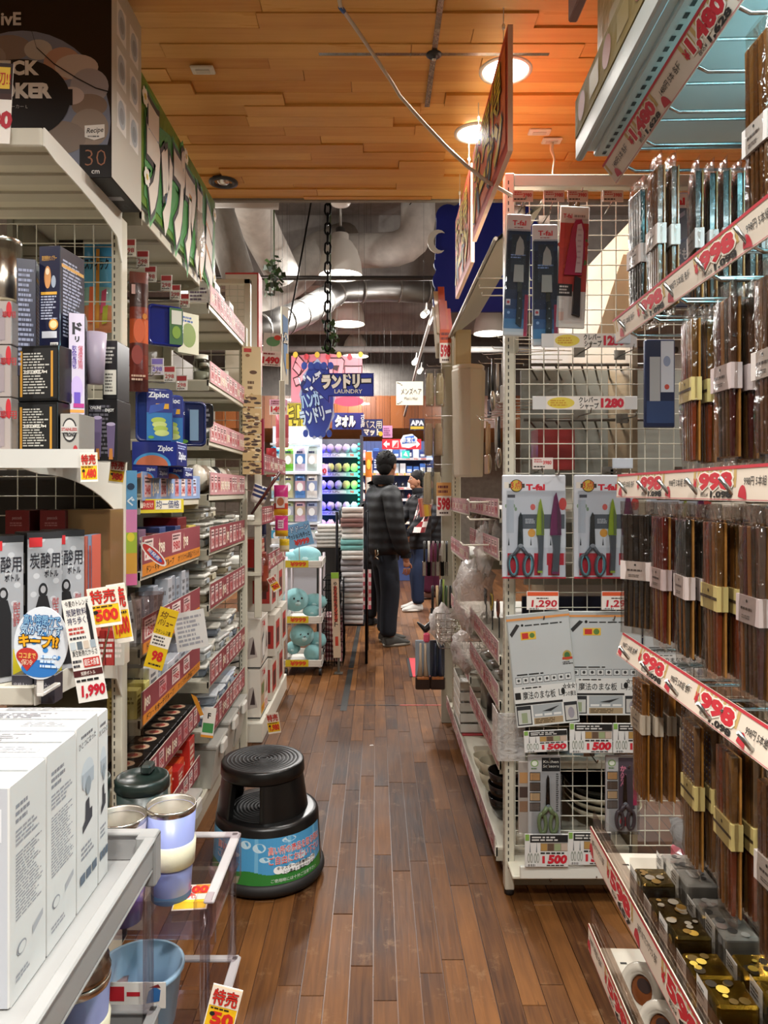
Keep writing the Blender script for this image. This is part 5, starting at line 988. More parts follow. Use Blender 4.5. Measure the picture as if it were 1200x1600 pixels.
def art_tf(full):
    def f(m,w,h):
        m.TX('T-fal',w*.42,h*.80,h*.13,'#c8202c',.03,w=w*.36,L=1);m.R(0,h*.02,w,h*.05,'#222222',1)
        if full==0:m.D(w*.36,h*.38,w*.12,h*.2,'#d8d6d4',1);m.D(w*.36,h*.38,w*.11,h*.185,'#e6e2dc',2);m.PG([(w*.18,h*.5),(w*.42,h*.62),(w*.44,h*.7),(w*.2,h*.58)],'#2a2a2e',2);m.PG([(w*.62,h*.2),(w*.92,h*.25),(w*.8,h*.66),(w*.7,h*.62)],'#b0a49c',1);m.PG([(w*.72,h*.3),(w*.86,h*.3),(w*.82,h*.64)],'#3a2a2a',2);m.PG([(w*.12,h*.1),(w*.5,h*.17),(w*.5,h*.2),(w*.12,h*.13)],'#2a2a2e',2)
        else:m.R(w*.1,h*.2,w*.5,h*.7,'#b89a7a',1);m.R(w*.14,h*.45,w*.46,h*.66,'#6a7a4a',2);m.R(w*.1,h*.08,w*.6,h*.24,'#e0b820',2);m.TX('特売',w*.34,h*.1,h*.1,'#c8281e',.05,w=w*.36,L=3);m.R(w*.5,h*.06,w*.95,h*.3,'#e6ded2',2);m.TX('売出',w*.72,h*.1,h*.14,'#c8281e',.05,w=w*.36,L=3);m.PG([(w*.66,h*.36),(w*.9,h*.36),(w*.86,h*.7)],'#8a6a5a',1)
    return f
for k,(pt,pb)in enumerate(((966,1059),(1058,1142))):
    y0=4.38;zt,zb=((.712,.416),(.414,.117))[k]
    t=thing('kettle_carton',('upper' if k==0 else 'lower')+' white appliance carton with red brand lettering, stacked by the left end frame','box',(GX3-.14,y0,zb))
    m=MB();m.rbox(-.11,.11,0,.30,0,zt-zb,'#d9d2c6','card',.002);part(t,'carton',m)
    m=MB();m.M=FR(.1102,0,0);art_tf(k)(m,.30,zt-zb);part(t,'printed_side',m)
    m=MB();m.M=FF(-.11,-.0002,0);art_tf(0)(m,.22,zt-zb);part(t,'printed_front',m)
for k,(z,y)in enumerate(((.118,4.78),(.40,4.80),(.70,4.76))):
    for j in range(2):
        L=.30;t=thing('appliance_carton','white appliance carton with red oven photo, %s of the %s pile'%(('lowest','middle one','topmost')[k],('nearer','farther')[j]),'box',(GX3-.13+(.02 if k==1 else .0),y+j*.34,z),0,'white cartons with red oven photos')
        m=MB();m.rbox(-.11,.11,0,L,0,.27,'#d2cabc','card',.002);part(t,'carton',m);m=MB();m.M=FF(-.11,-.0002,0);m.R(.10,.05,.21,.2,'#a82c24',1);m.R(.12,.08,.19,.16,'#4a1a16',2);m.M=FR(.1102,0,0);m.R(.04,.04,L*.7,.22,'#a82c24',1);m.R(.07,.07,L*.6,.17,'#4a2018',2);part(t,'printed_faces',m)
m=MB();m.rbox(-.80,GX3-.03,4.40,4.62,1.02,1.19,'#a8241e','card');m.M=FR(GX3-.0298,4.40,1.02);m.BARS(.02,.02,.2,.15,4,'#d8b8a0',1);m.M=None;solo(m,'red_carton','bright red carton on the shelf above the appliance cartons','box')
bag('snack_pouch','brown red food pouch standing on the shelf beside the red carton',402,420,865,925,4.42,['#6a2a1c','#8a3a24','#5a2418'],d=.08,rz=.5)
sticker('orange price flag tilted on the shelf above appliance cartons',428,912,4.36,.05,.09,'80','',.5);sticker('red and yellow price flag at the foot of the carton stack',427,1130,4.34,.075,.12,'1,980','',.15)
# white end frame behind, hanging strip of snack bags, mugs
t=thing('end_display_frame','cream framed wire panel with white boxes standing above the second bay','frame',(-.86,4.28,2.1));m=MB()
for a in((sx(330,4.3),sx(392,4.3),sz(445,4.3),sz(437,4.3)),(sx(382,4.3),sx(392,4.3),sz(560,4.3),sz(437,4.3))):m.rbox(a[0],a[1],4.28,4.32,a[2],a[3],'#d6d0bc','paint',.003)
part(t,'frame',m,world=True);m=MB();m.wires(sx(345,4.3),sx(384,4.3),sz(535,4.3),sz(442,4.3),4.305,.055,.04,.002,'#b5b09e');part(t,'wire_grid',m,world=True)
L_box('tall_carton','tall white carton with red edges behind the cream frame','box',352,404,426,600,4.5,.14,'#ddd4c6',lambda m,w,h:(m.R(0,h*.985,w,h,'#c83a3a',1),m.R(w*.96,0,w,h,'#c8504a',1),m.R(w*.86,h*.05,w*.96,h*.2,'#b82c2c',2)),lambda m,d,h:m.R(0,0,d,h,'#c9605a',1),side='#c9807a')
t=thing('snack_strip','long hanging strip of brown snack packets at the end frame','packets',(sx(392,4.2),4.2,sz(742,4.2)));m=MB();m.M=frame((sx(378,4.2),4.2,sz(742,4.2)),(X_*.96+Y_*.28).normalized(),Z_);w,h=.107,.735
m.box(0,w,h*.62,h,-.002,0,'#d2bd92','card');m.R(w*.1,h*.955,w*.5,h*.985,'#b8322c',1);m.D(w*.6,h*.80,w*.2,h*.015,'#5a3a20',1);m.D(w*.3,h*.93,w*.12,h*.012,'#8a5a30',1);m.BARS(w*.3,h*.66,w*.7,h*.74,2,'#5a3a20',1);part(t,'header_card',m,world=True)
for k in range(6):
    m=MB();m.M=frame((sx(379,4.2),4.2-.004,sz(742,4.2)+k*h*.105),(X_*.96+Y_*.28).normalized(),Z_);m.blob((w*.5,h*.05,0),(w*.52,h*.062,.009),4,4,'#b89c6c','crinkle',0,k)
    g=random.Random(k)
    m.R(0,h*.004,w,h*.098,'#b89c6c',14);[m.D(w*g.uniform(.12,.88),h*g.uniform(.012,.09),w*g.uniform(.08,.2),h*g.uniform(.006,.012),g.choice(('#4a3020','#2e2018','#6a4a2c','#d2bd92','#3a2418')),15,10)for q in range(12)]
    part(t,'packet',m,world=True)
m=MB();m.box(sx(408,4.25),sx(413,4.25),4.22,4.26,sz(742,4.25),sz(655,4.25),'#8c1f38','card');solo(m,'red_strip_card','dark red narrow card edge right of the snack strip','card')
for k,(px,py,tilt,c)in enumerate(((401,772,.35,'#2c3a66'),(396,775,.3,'#2c3a66'))[:1]):
    c0=at(px,py+14,4.15);t=thing('striped_mug','white mug with navy bands hanging tilted by a wooden pick','mug',c0);m=MB();m.M=Matrix.Rotation(.35,4,'Y');r=.048;m.lathe([(0,0),(r*.8,0),(r*.86,.02),(r*.9,.035),(r*.92,.05),(r*.95,.06),(r*.97,.075),(r,.085),(r*1.02,.10),(r*.95,.10),(r*.78,.01),(0,.01)],24,'#d8d4cc','ceramic',cols=['#d8d4cc','#d8d4cc','#d8d4cc','#2c3a66','#d8d4cc','#2c3a66','#d8d4cc','#2c3a66','#d8d4cc','#d8d4cc','#d8d4cc']);part(t,'mug_body',m);m=MB();m.cyl((c0.x,4.17,c0.z+.06),(-.765,4.228,c0.z+.08),.003,n=6,col='#a8a49c',fin='metal');part(t,'hook',m,world=True)
m=MB();m.cyl(at(393,803,4.12),at(437,738,4.10),.008,.010,8,'#4a1f1c','lacquer');part(t,'stick',m,'dark red wooden stick',world=True)
def price_sign(label,px0,px1,py0,py1,Y,txt,col='#e9e2da',red='#c01f2c',top=None,rot=0,name='price_sign',lines=True):
    x0,z0=sx(px0,Y),sz(py1,Y);w,h=sx(px1,Y)-x0,sz(py0,Y)-z0;m=MB();m.M=frame((x0+w/2,Y,z0+h/2),X_,Z_)@Matrix.Rotation(rot,4,'Z')@Matrix.Translation((-w/2,-h/2,0));m.box(0,w,0,h,-.003,0,col,'card');m.eps=.0012
    if top:m.R(0,h*.6,w,h,top,1);m.BARS(w*.1,h*.66,w*.9,h*.94,2,'#6a2a2a',2)
    else:m.BARS(w*.1,h*.74,w*.9,h*.92,1,'#8a2a30',2)
    m.TX(txt,w/2,h*.2,h*(.34 if top else .42),red,.05,w=w*.86,L=2);m.BARS(w*.2,h*.04,w*.9,h*.14,1,'#55403c',2);m.M=None
    o=solo(m,name,label,'price sign')
    if lines:hangline(o,0,.002,h*.98)
    return o
price_sign('white price card reading 1490 high beyond the cream frame',408,439,549,572,5.2,'1490',rot=-.06);price_sign('pink-topped price card reading 1490 below the hanging script board',421,449,624,648,5.9,'1490',top='#d8a0b8');price_sign('lilac price card reading 1490 beside the lit rack',488,512,725,743,8.3,'1490',col='#d2b8dc')
m=MB();c=at(425,545,5.3);m.M=frame(at(410,552,5.3),X_,Z_)@Matrix.Rotation(-.08,4,'Z');m.box(0,.135,0,.15,-.02,0,'#c9c6b8','card');m.D(.07,.09,.05,.035,'#5a8a5a',1);m.D(.10,.12,.025,.018,'#c8402c',2);m.M=None;hangline(solo(m,'poster_card','tomato picture card above the 1490 price card','card'),0,.01,.14)
# ---------------------------------------------------------------- packets hung around the passage
def hang_rect(name,label,cat,px0,px1,py0,py1,Y,cols,d=.05,fin='crinkle',group=None,art=None):return bag(name,label,px0,px1,py0,py1,Y,cols,art,cat,fin,d,0,group=group)
hang_rect('pink_pouch','upper magenta hanging pouch with food photo beyond the mug','pouch',428,450,758,805,4.8,['#c22a78','#c22a78','#d8c2b8','#b8402c','#d8a820'],art=lambda m,w,h:(m.R(w*.2,h*.25,w*.8,h*.62,'#d2c8c0',1),m.D(w*.5,h*.45,w*.25,h*.14,'#a8603a',2)))
hang_rect('pink_pouch','lower magenta hanging pouch with yellow foot beyond the mug','pouch',430,450,806,838,4.8,['#c22a78','#d83a86','#d8a820'],art=lambda m,w,h:(m.R(w*.25,h*.4,w*.7,h*.8,'#e2d2d8',1),m.BARS(w*.3,h*.45,w*.66,h*.75,3,'#8a2a5a',2)))
hang_rect('navy_pouch','navy printed pouch behind the end frame post','pouch',398,416,795,838,4.6,['#1c2444','#2a345c','#1a2240'])
hangline(hang_rect('red_gift_bag','red gift pouch among the hanging bags left of the script board','pouch',416,432,700,745,5.4,['#a82c34','#8f222c','#b83a40']),0,0,.2)
hangline(hang_rect('red_gift_bag','pink patterned pouch hanging below the 1490 card','pouch',431,451,648,700,5.8,['#c2606a','#b84a58','#d88a90']),0,0,.25)
hang_rect('grey_mesh_bag','dark mesh bag hanging low by the end frame post','pouch',398,416,835,862,4.55,['#3a3a3e','#2c2c30'])
hang_rect('yellow_label_pouch','pouch with yellow label right of the end frame','pouch',437,452,842,862,5.0,['#d8b820','#d2c8a0'])
# white plush trolley
t=thing('plush_trolley','white three-tier trolley of teal plush toys with yellow price tags','trolley',(sx(472,6.0),6.05,0));x0,x1,y0,y1=sx(444,5.9),sx(503,5.9),5.9,6.35
for k,z in enumerate((sz(885,5.9),sz(972,5.9),sz(1044,5.9)+.02)):
    m=MB();m.rbox(x0,x1,y0,y1,z-.012,z,'#dcd8d0','plastic',.004)
    for a in((x0,x1,y0,y0+.008),(x0,x1,y1-.008,y1),(x0,x0+.008,y0,y1),(x1-.008,x1,y0,y1)):m.rbox(*a,z,z+.045,'#dcd8d0','plastic',.003)
    tr=part(t,'tray',m,world=True);m=MB();m.M=FF(x0+.01,y0-.002,z-.008);w,h=.185,.055;m.R(0,0,w,h,'#d8c02a',0,'card');m.TX('¥999',w*.55,h*.2,h*.58,'#d2421e',.05,w=w*.7,L=2);m.M=None;part(tr,'price_tag',m,'yellow tag with red price',world=True)
for x in(x0+.015,x1-.015):
    for y in(y0+.012,y1-.012):
        m=MB();m.cyl((x,y,.06),(x,y,sz(870,5.9)),.011,n=8,col='#d2c8ce',fin='plastic');part(t,'post',m,world=True);m=MB();m.cyl((x-.01,y,.028),(x+.01,y,.028),.028,n=12,col='#1a1a1a',fin='rubber');part(t,'castor',m,world=True)
def plush(px,py,r,Y,face,label,stretch=1.0,rz=0):
    c=at(px,py,Y);t=thing('plush_toy',label,'plush toy',(c.x,Y,c.z-r*.9),rz,'teal plush toys');m=MB();m.blob((0,0,r*.9),(r*stretch,r,r*.9),20,12,'#8cc2c6','fabric',.04,px);part(t,'body',m)
    m=MB();m.blob((0,-r*.45,r*.75),(r*.40*stretch,r*.60,r*.34),14,8,'#b4d4d6','fabric');part(t,'belly_patch',m)
    if face:
        for s in(-1,1):m=MB();m.blob((s*r*.30,-r*.90,r*1.12),(r*.08,r*.06,r*.09),8,5,'#16181a','gloss');part(t,'eye',m)
        m=MB();m.blob((0,-r*1.0,r*.95),(r*.12,r*.08,r*.07),8,5,'#4a5a5e','gloss');part(t,'nose',m)
    return t
plush(478,868,.085,6.08,False,'teal plush lying on the trolley top, right one',1.5);plush(452,872,.06,6.05,False,'small teal plush lying on the trolley top, left one',1.3);plush(462,937,.105,6.02,True,'teal plush toy looking out of the middle trolley tier',1.0,.3);plush(492,940,.075,6.12,False,'teal plush behind the trolley post on the middle tier',1.4);plush(488,955,.05,6.02,False,'small teal plush at the right of the middle tier',1.6);plush(472,992,.100,6.0,True,'teal plush toy with dark eyes on the bottom trolley tier',1.0,.3);plush(496,1000,.075,6.1,False,'teal plush tucked behind on the bottom trolley tier');plush(489,1020,.075,6.0,False,'teal plush rolling at the front right of the bottom tier',1.0,1.0);plush(458,1012,.06,6.05,False,'teal plush at the far left of the bottom tier')
m=MB();m.blob(at(450,863,6.1),(.07,.07,.035),16,8,'#d8dcd8','fabric');solo(m,'striped_cushion','small pale striped cushion on the left of trolley top','cushion')
t=thing('hand_sign','tilted blue hand-lettered sign above the plush trolley','sign',at(468,858,5.85));m=MB();m.M=frame(at(467,836,5.85),X_,Z_)@Matrix.Rotation(.25,4,'Z');w,h=.205,.19;m.box(-w/2,w/2,-h/2,h/2,-.004,0,'#7ab0dc','card');part(t,'board',m,world=True)
m=MB();m.eps=.0015;m.M=frame(at(467,836,5.85),X_,Z_)@Matrix.Rotation(.25,4,'Z');m.TX('ドドドーン',0,h*.17,h*.2,'#c2dcf0',.03,w=w*.9,L=2,out='#1f3f8a',outw=.07);m.TX('クッションもやっと',0,-h*.10,h*.17,'#1a1a2a',.03,w=w*.86,L=2);m.TX('¥999',w*.05,-h*.40,h*.22,'#d2322a',.05,w=w*.6,L=2);m.M=None;part(t,'lettering',m,world=True);c=at(467,836,5.856);m=MB();m.cyl(c,(c.x,c.y+.06,sz(885,5.9)-.002),.004,n=6,col='#c8c4bc');part(t,'stick',m,world=True)
# wire basket with checkered cloth, tall printed strip, towel rack
t=thing('wire_basket','black wire basket holding red checkered cloth beside the plush trolley','basket',(sx(515,6.2),6.25,0));m=MB();bx0,bx1=sx(505,6.1),sx(536,6.1)
for k in range(9):z=.06+k*.085;m.tube([(bx0,6.1,z),(bx1,6.1,z),(bx1,6.5,z),(bx0,6.5,z),(bx0,6.1,z)],.004,5,'#17171a','dullmetal')
for k in range(8):x=bx0+(bx1-bx0)*k/7;m.cyl((x,6.1,.03),(x,6.1,.75),.003,n=5,col='#17171a',fin='dullmetal');m.cyl((bx1,6.1+.4*k/7,.03),(bx1,6.1+.4*k/7,.75),.003,n=5,col='#17171a',fin='dullmetal')
part(t,'wire_cage',m,world=True)
def checker(mb,fn,nu,nv,cols,fin='fabric'):
    P=[[mb.p(fn(i/nu,j/nv))for i in range(nu+1)]for j in range(nv+1)]
    for j in range(nv):
        for i in range(nu):mb.face((P[j][i],P[j][i+1],P[j+1][i+1],P[j+1][i]),cols[(i%2)+(j%2)],fin,True)
m=MB();checker(m,lambda u,v:(bx0+.012+(bx1-bx0-.02)*u,6.115+.03*math.sin(6*u+3*v),.07+.36*v),14,16,['#c9b4b0','#8a4a50','#5a1e28']);checker(m,lambda u,v:(bx1-.012,6.12+.36*u,.07+.36*v),10,16,['#c9b4b0','#8a4a50','#5a1e28']);checker(m,lambda u,v:(bx0+.012+(bx1-bx0-.02)*u,6.12+.36*v,.43+.03*math.sin(5*u)*math.sin(4*v)),14,10,['#c9b4b0','#8a4a50','#5a1e28'])
solo(m,'checkered_cloth','red and white checkered cloth bundled inside the black wire basket','cloth')
t=thing('strip_sign','tall narrow printed strip sign standing before the towel rack','sign',(sx(528,5.95),5.95,.12));m=MB();m.M=frame((sx(521,5.95),5.95,sz(1028,5.95)),X_,Z_)@Matrix.Rotation(.03,4,'Z');w,h=.062,.69;m.box(0,w,0,h,-.004,0,'#d2c0a8','card');m.eps=.0012;m.R(0,h*.93,w,h,'#8ab83a',1);m.R(w*.3,h*.42,w*.7,h*.84,'#c2422e',1);m.R(w*.3,h*.14,w*.7,h*.25,'#c2422e',1);m.TX('やわらかブランケット',w*.5,h*.84,w*.52,'#2a2018',.02,vert=True,w=w*.5,L=2);m.M=None;part(t,'strip_board',m,world=True);m=MB();m.rbox(-.315,-.295,5.955,5.965,0,.5,'#5a564e','paint');m.rbox(-.34,-.27,5.93,5.99,0,.01,'#5a564e','paint');part(t,'stand',m,world=True)
t=thing('towel_rack','tall dark rack of folded towels left of the standing man','rack',(sx(545,6.4),6.5,0));tx0,tx1=sx(532,6.3),sx(567,6.3)
m=MB()
for x in(tx0-.03,tx1+.03):
    for y in(6.3,6.85):m.cyl((x,y,0),(x,y,1.30),.012,n=8,col='#1b1a1c',fin='dullmetal')
for k in range(1):z=.33;m.box(tx0,tx1+.015,6.3,6.85,z-.006,z,'#232224','dullmetal')
part(t,'rack_frame',m,world=True);m=MB()
for k in range(16):z=.3+k*.055;m.cyl((tx0-.01,6.29,z),(tx0-.01,6.85,z),.003,n=5,col='#1b1a1c',fin='dullmetal')
part(t,'wire_side',m,world=True)
def towel(mb,x0,x1,y0,y1,z0,z1,col,sag=.0):
    """a folded towel: two rounded layers seen from the fold"""
    n=8;hz=(z1-z0)/2
    for l in range(2):
        za=z0+l*hz;ring=[]
        for x in(x0,x1):
            r=[]
            for k in range(n+1):a=PI/2+PI*k/n;r.append(mb.p((x,y0+hz*.5+math.cos(a)*hz*.5,za+hz*.5+math.sin(a)*hz*.48)))
            r.append(mb.p((x,y1,za)));r.append(mb.p((x,y1,za+hz*.96)));ring.append(r)
        A,B=ring;N2=len(A)
        for k in range(N2):j=(k+1)%N2;mb.face((A[j],A[k],B[k],B[j]),col,'fabric',k<n)
        mb.face(A,col,'fabric');mb.face(B[::-1],col,'fabric')
tc=['#b8b4b2','#8f8a8c','#d2cec8','#a8a6aa','#c9c6c6','#9a969a','#b0acb0','#d8d4d0','#a09ca0','#c2bebc','#8a7a78','#d8d4ce','#6fa8a4','#e0dcd6','#86605a','#c9bcb4']
z=.34
for k in range(11):
    hh=.078+.014*(k%3);m=MB();towel(m,tx0+.012-.01*(k%2),tx1+.0,6.27+.01*(k%3),6.6,z,z+hh,tc[k+5*(k>5)]);solo(m,'folded_towel','folded %s towel in the tall stack on the dark rack, %s from the bottom'%(('grey','mauve grey','white','grey','pale grey','mauve grey','grey','white','grey','pale grey','brown','white','teal','white','brown','beige')[k+5*(k>5)],NTH[k]),'towel','towels stacked on the dark rack');z+=hh
for k,(px,py,w,c)in enumerate(((522,838,60,'#c2c0bc'),(520,826,48,'#d2ccc4'),(517,850,44,'#b8b0a8'))):
    Y=6.7;m=MB();towel(m,sx(px-w/2,Y),sx(px+w/2,Y),Y,Y+.25,sz(py+6,Y),sz(py-6,Y),c);solo(m,'folded_towel','folded %s towel on the table behind the tilted blue sign, %s'%(('grey','cream','beige')[k],('middle one','topmost','lowest')[k]),'towel','towels behind the blue sign')
m=MB();m.box(sx(492,6.7),sx(530,6.7),6.90,7.0,0,sz(858,6.7),'#2a2624','card');solo(m,'towel_table','dark table block carrying towels behind the plush trolley','table')
m=MB();checker(m,lambda u,v:(sx(562,6.4)+.10*u,6.4+.02*math.sin(8*v),sz(952,6.4)+(sz(890,6.4)-sz(952,6.4))*v),4,10,['#d8d0cc','#c2606a','#d8c8c4']);solo(m,'hanging_scarf','red and white striped cloth end hanging from the towel rack','scarf')

# ---------------------------------------------------------------- lit rack with blue and green LED strips
Y=8.5;t=thing('led_display_rack','rack of pastel bath sponges lit by blue and green LED strips','display rack',(sx(535,Y),Y,0));rx0,rx1=sx(498,Y),sx(560,Y)
m=MB();m.box(rx0-.02,rx1+.02,Y+.30,Y+.33,.9,2.1,'#5a5a66','paint');m.box(rx0-.05,rx0-.02,Y-.05,Y+.33,.0,2.12,'#3a3a46','paint');m.box(rx1+.02,rx1+.05,Y-.05,Y+.33,0,2.12,'#3a3a46','paint');m.box(rx0,rx1,Y,Y+.3,0,1.0,'#6a6468','paint');part(t,'cabinet',m,world=True)
for k,(x,c)in enumerate(((rx0-.005,'#3038ff'),(rx1+.005,'#28e0a8'))):
    m=MB()
    for q in range(20):
        z=1.0+q*.053;m.rbox(x-.010,x+.010,Y-.05,Y-.035,z,z+.022,c if q>6 or k else '#30c8e8','lamp',.004)
    part(t,'led_strip',m,('blue','green')[k]+' glowing LED strip',world=True)
    lamp('AREA','led_strip_glow',(x+(.06 if k==0 else-.06),Y-.10,1.5),1.6,H(c),.08,(x*.5+sx(530,Y)*.5,Y+.3,1.5),shape='RECTANGLE',size_y=1.0)
cols=['#9a86a8','#b8b06a','#a89ac2','#b09cc0','#d8a8b8','#8fb0b8']
for r,py in enumerate((700,730,757,790,818,838)):
    z=sz(py,Y)-.06;m=MB();m.box(rx0,rx1,Y-.03,Y+.3,z-.012,z,'#4a4a52','paint');s=part(t,'shelf',m,world=True);m=MB();m.M=FF(rx0,Y-.034,z-.05);L=rx1-rx0;m.R(0,0,L,.052,'#8f93a0',0,'card');m.R(L*.08,.01,L*.70,.042,'#d2c8cc',1);m.BARS(L*.1,.014,L*.68,.038,2,'#4a3a4a',2);m.TX('98',L*.84,.010,.032,'#c8202c',.04,L=2);m.M=None;part(s,'price_rail',m,world=True)
    for q in range(5):
        x=rx0+(rx1-rx0)*(q+.5)/5;c=cols[r]if not(r==2 and q>2)else '#b8b06a';m=MB();m.blob((x,Y-.02,z+.055),(.045,.045,.05),12,8,c,'fabric',.25,q+r*7,4);solo(m,'bath_sponge','%s bath sponge on the %s lit shelf from the top, %s from the left'%(('mauve','olive yellow','lilac','lilac','pink','pale blue')[r],NTH[r],NTH[q]),'sponge','sponges on the lit rack')
m=MB();m.box(sx(566,8.3),sx(572,8.3),8.3,8.34,.6,1.2,'#b0206a','card');m.M=FF(sx(566,8.3),8.298,.6);[m.R(.01,.1+.14*k,.034,.14+.14*k,'#e8d2dc',1)for k in range(4)];m.M=None;solo(m,'magenta_banner','magenta strip banner right of the lit rack','banner')
# lit shelf with packages further left
Y=7.9;t=thing('wall_display','brightly lit shelf display of soap pouches left of the lit rack','shelving',(sx(465,Y),Y+.2,0));m=MB();m.box(sx(420,Y),sx(500,Y),Y+.3,Y+.33,0,2.2,'#b8bcc4','paint');part(t,'back_panel',m,world=True)
for py in(690,736,778,815,850):
    m=MB();m.box(sx(422,Y),sx(498,Y),Y,Y+.3,sz(py+2,Y)-.02,sz(py+2,Y),'#d2d6dc','paint');part(t,'shelf',m,world=True)
m=MB();m.rbox(sx(430,Y),sx(494,Y),Y+.02,Y+.06,sz(694,Y),sz(692,Y)+.008,'#f0f4ff','lamp',.003);part(t,'tube_light',m,'white glowing tube',world=True);lamp('AREA','display_tube_lamp',((sx(430,Y)+sx(494,Y))/2,Y+.06,sz(697,Y)),4,(.9,.95,1),.42,(sx(460,Y),Y+.2,1.3),shape='RECTANGLE',size_y=.05)
pc=[['#3a9ac2','#6ab83a','#c2b4cc','#b8c8c4'],['#8fb8c4','#b8b48a','#4a7ab8','#d8d4d0'],['#c2bca0','#a8b88a','#d2a8b8','#8a9ac2'],['#d8d2c8','#b8c2d2','#c9b49a','#a8a6b0']]
for r,(pa,pb)in enumerate(((698,736),(740,778),(781,815),(819,850))):
    for q in range(4):
        bag('refill_pouch','%s refill pouch on the lit shelf beside the sponge rack, %s from the left'%(('top row','second row','third row','bottom row')[r],NTH[q]),424+q*18.5,440+q*18.5,pa,pb,Y+.05,[pc[r][q],pc[(r+1)%4][q],pc[r][q]],lambda m,w,h:(m.D(w*.5,h*.45,w*.3,h*.18,'#e6e8ea',1),m.BARS(w*.2,h*.7,w*.8,h*.85,1,'#26305a',2)),'pouch','crinkle',.06,group='refill pouches on the lit shelf')
# ---------------------------------------------------------------- hanging hand-lettered boards
def board(name,label,px0,px1,py0,py1,Y,col,arts,shape=None,d=.012,rz=0,edge=None,cat='sign',lines=True):
    x0,z0=sx(px0,Y),sz(py1,Y);w,h=sx(px1,Y)-x0,sz(py0,Y)-z0;t=thing(name,label,cat,(x0+w/2,Y,z0),rz)
    m=MB();m.M=FF(-w/2,0,0);m.prism([(a*w,b*h)for a,b in(shape or((0,0),(1,0),(1,1),(0,1)))],d,col,'card',edge);part(t,'board',m);m=MB();m.eps=.003;m.M=FF(-w/2,-.001,0);arts(m,w,h);part(t,'lettering',m)
    for u in((.15,.85)if lines else()):m=MB();m.cyl(((u-.5)*w,.004,h),((u-.5)*w,.004,SLAB-z0+.003 if Y<13 else h+.3),.0014,n=4,col='#4a4844');part(t,'hanging_line',m)
    return t
board('laundry_arrow_sign','navy arrow sign pointing left, lettered LAUNDRY in white',485,584,574,630,7.0,'#1f2a72',lambda m,w,h:(m.PG([(w*.02,h*.5),(w*.28,h*.94),(w*.28,h*.76),(w*.98,h*.80),(w*.98,h*.22),(w*.28,h*.22),(w*.28,h*.06)],'#26348a',.6),m.TX('ランドリー',w*.57,h*.46,h*.29,'#d8cfc0',.085,w=w*.78,L=2,out='#15131a',outw=.06,rot=.02),m.TX('LAUNDRY',w*.60,h*.275,h*.115,'#d2cabc',.01,w=w*.44,L=2)),shape=((0,.5),(.30,0),(.30,.19),(1,.19),(1,.84),(.30,.84),(.30,1)),edge='#c8606a')
scal=[(.5+.5*math.cos(a)*(1+.07*math.sin(a*11)),.5+.5*math.sin(a)*(1+.05*math.sin(a*13)))for a in[2*PI*k/48 for k in range(48)]]
board('script_sign','blue hanging board of icy script lettering left of the arrow sign',469,523,563,686,7.6,'#a8bcd8',lambda m,w,h:(m.D(w*.5,h*.5,w*.46,h*.47,'#2a429a',1,30),[(m.D(w*(.12+.19*k),h*.93,w*.09,h*.05,'#2c4698',1.4,12),m.D(w*(.16+.17*k),h*.07,w*.08,h*.05,'#2c4698',1.4,12))for k in range(5)],m.TX('ピンチ',w*.40,h*.64,h*.17,'#d8eaf6',.05,w=w*.70,L=3,out='#14225a',outw=.03,rot=.3),m.TX('ハンガー',w*.42,h*.43,h*.15,'#a4cef0',.05,w=w*.72,L=3,out='#14225a',outw=.03,rot=.25),m.TX('ランドリー',w*.5,h*.23,h*.15,'#c4e0f4',.05,w=w*.92,L=3,out='#14225a',outw=.03,rot=.25)),shape=scal,edge='#d2dae6')
board('shower_sign','pink board with hearts and curvy lettering behind the arrow sign',455,568,552,632,9.2,'#c8707e',lambda m,w,h:(m.TX('シャワー',w*.5,h*.44,h*.42,'#e8909a',.07,w=w*.94,L=2,out='#3a1016',outw=.05),[m.D(w*(.06+.15*k),h*(.93 if k%2 else .97),w*.035,h*.06,('#d8b43a','#c83a44')[k%2],3,12)for k in range(7)],m.D(w*.8,h*.06,w*.2,h*.10,'#c83a56',2)),shape=((0,.05),(.9,0),(1,.3),(.98,.9),(.5,1),(0,.95)))
board('yellow_script_sign','olive yellow script lettering board below the pink one',447,482,630,680,8.4,'#8a7a1c',lambda m,w,h:(m.TX('ヒト',w*.4,h*.58,h*.3,'#b8a42a',.08,w=w*.8,L=2,out='#3a320c',outw=.06),m.TX('ラスト',w*.45,h*.14,h*.3,'#b8a42a',.08,w=w*.85,L=2,out='#3a320c',outw=.06)))
board('towel_sign','navy sign with white lettering reading TOWEL under the arrow sign',519,568,645,671,8.2,'#1f2a66',lambda m,w,h:(m.TX('タオル',w*.42,h*.22,h*.52,'#d8d0c4',.07,w=w*.66,L=2,out='#101018',outw=.06),m.TX('TOWEL',w*.92,h*.5,h*.2,'#d2cabc',.02,L=2,rot=-PI/2,w=h*.8)))
board('white_script_sign','white script sign with yellow edge high on the left passage',438,453,480,600,6.4,'#d2c8b4',lambda m,w,h:(m.PG([(w*.1,h*.9),(w*.9,h*.85),(w*.7,h*.1),(w*.3,h*.3)],'#6f8fb8',1),m.TX('ハム',w*.5,h*.6,w*.5,'#e6dccb',.06,vert=True,L=2,out='#16141a',outw=.08),m.R(w*.6,h*.2,w*.98,h*.4,'#c2942a',1)),rz=.9)
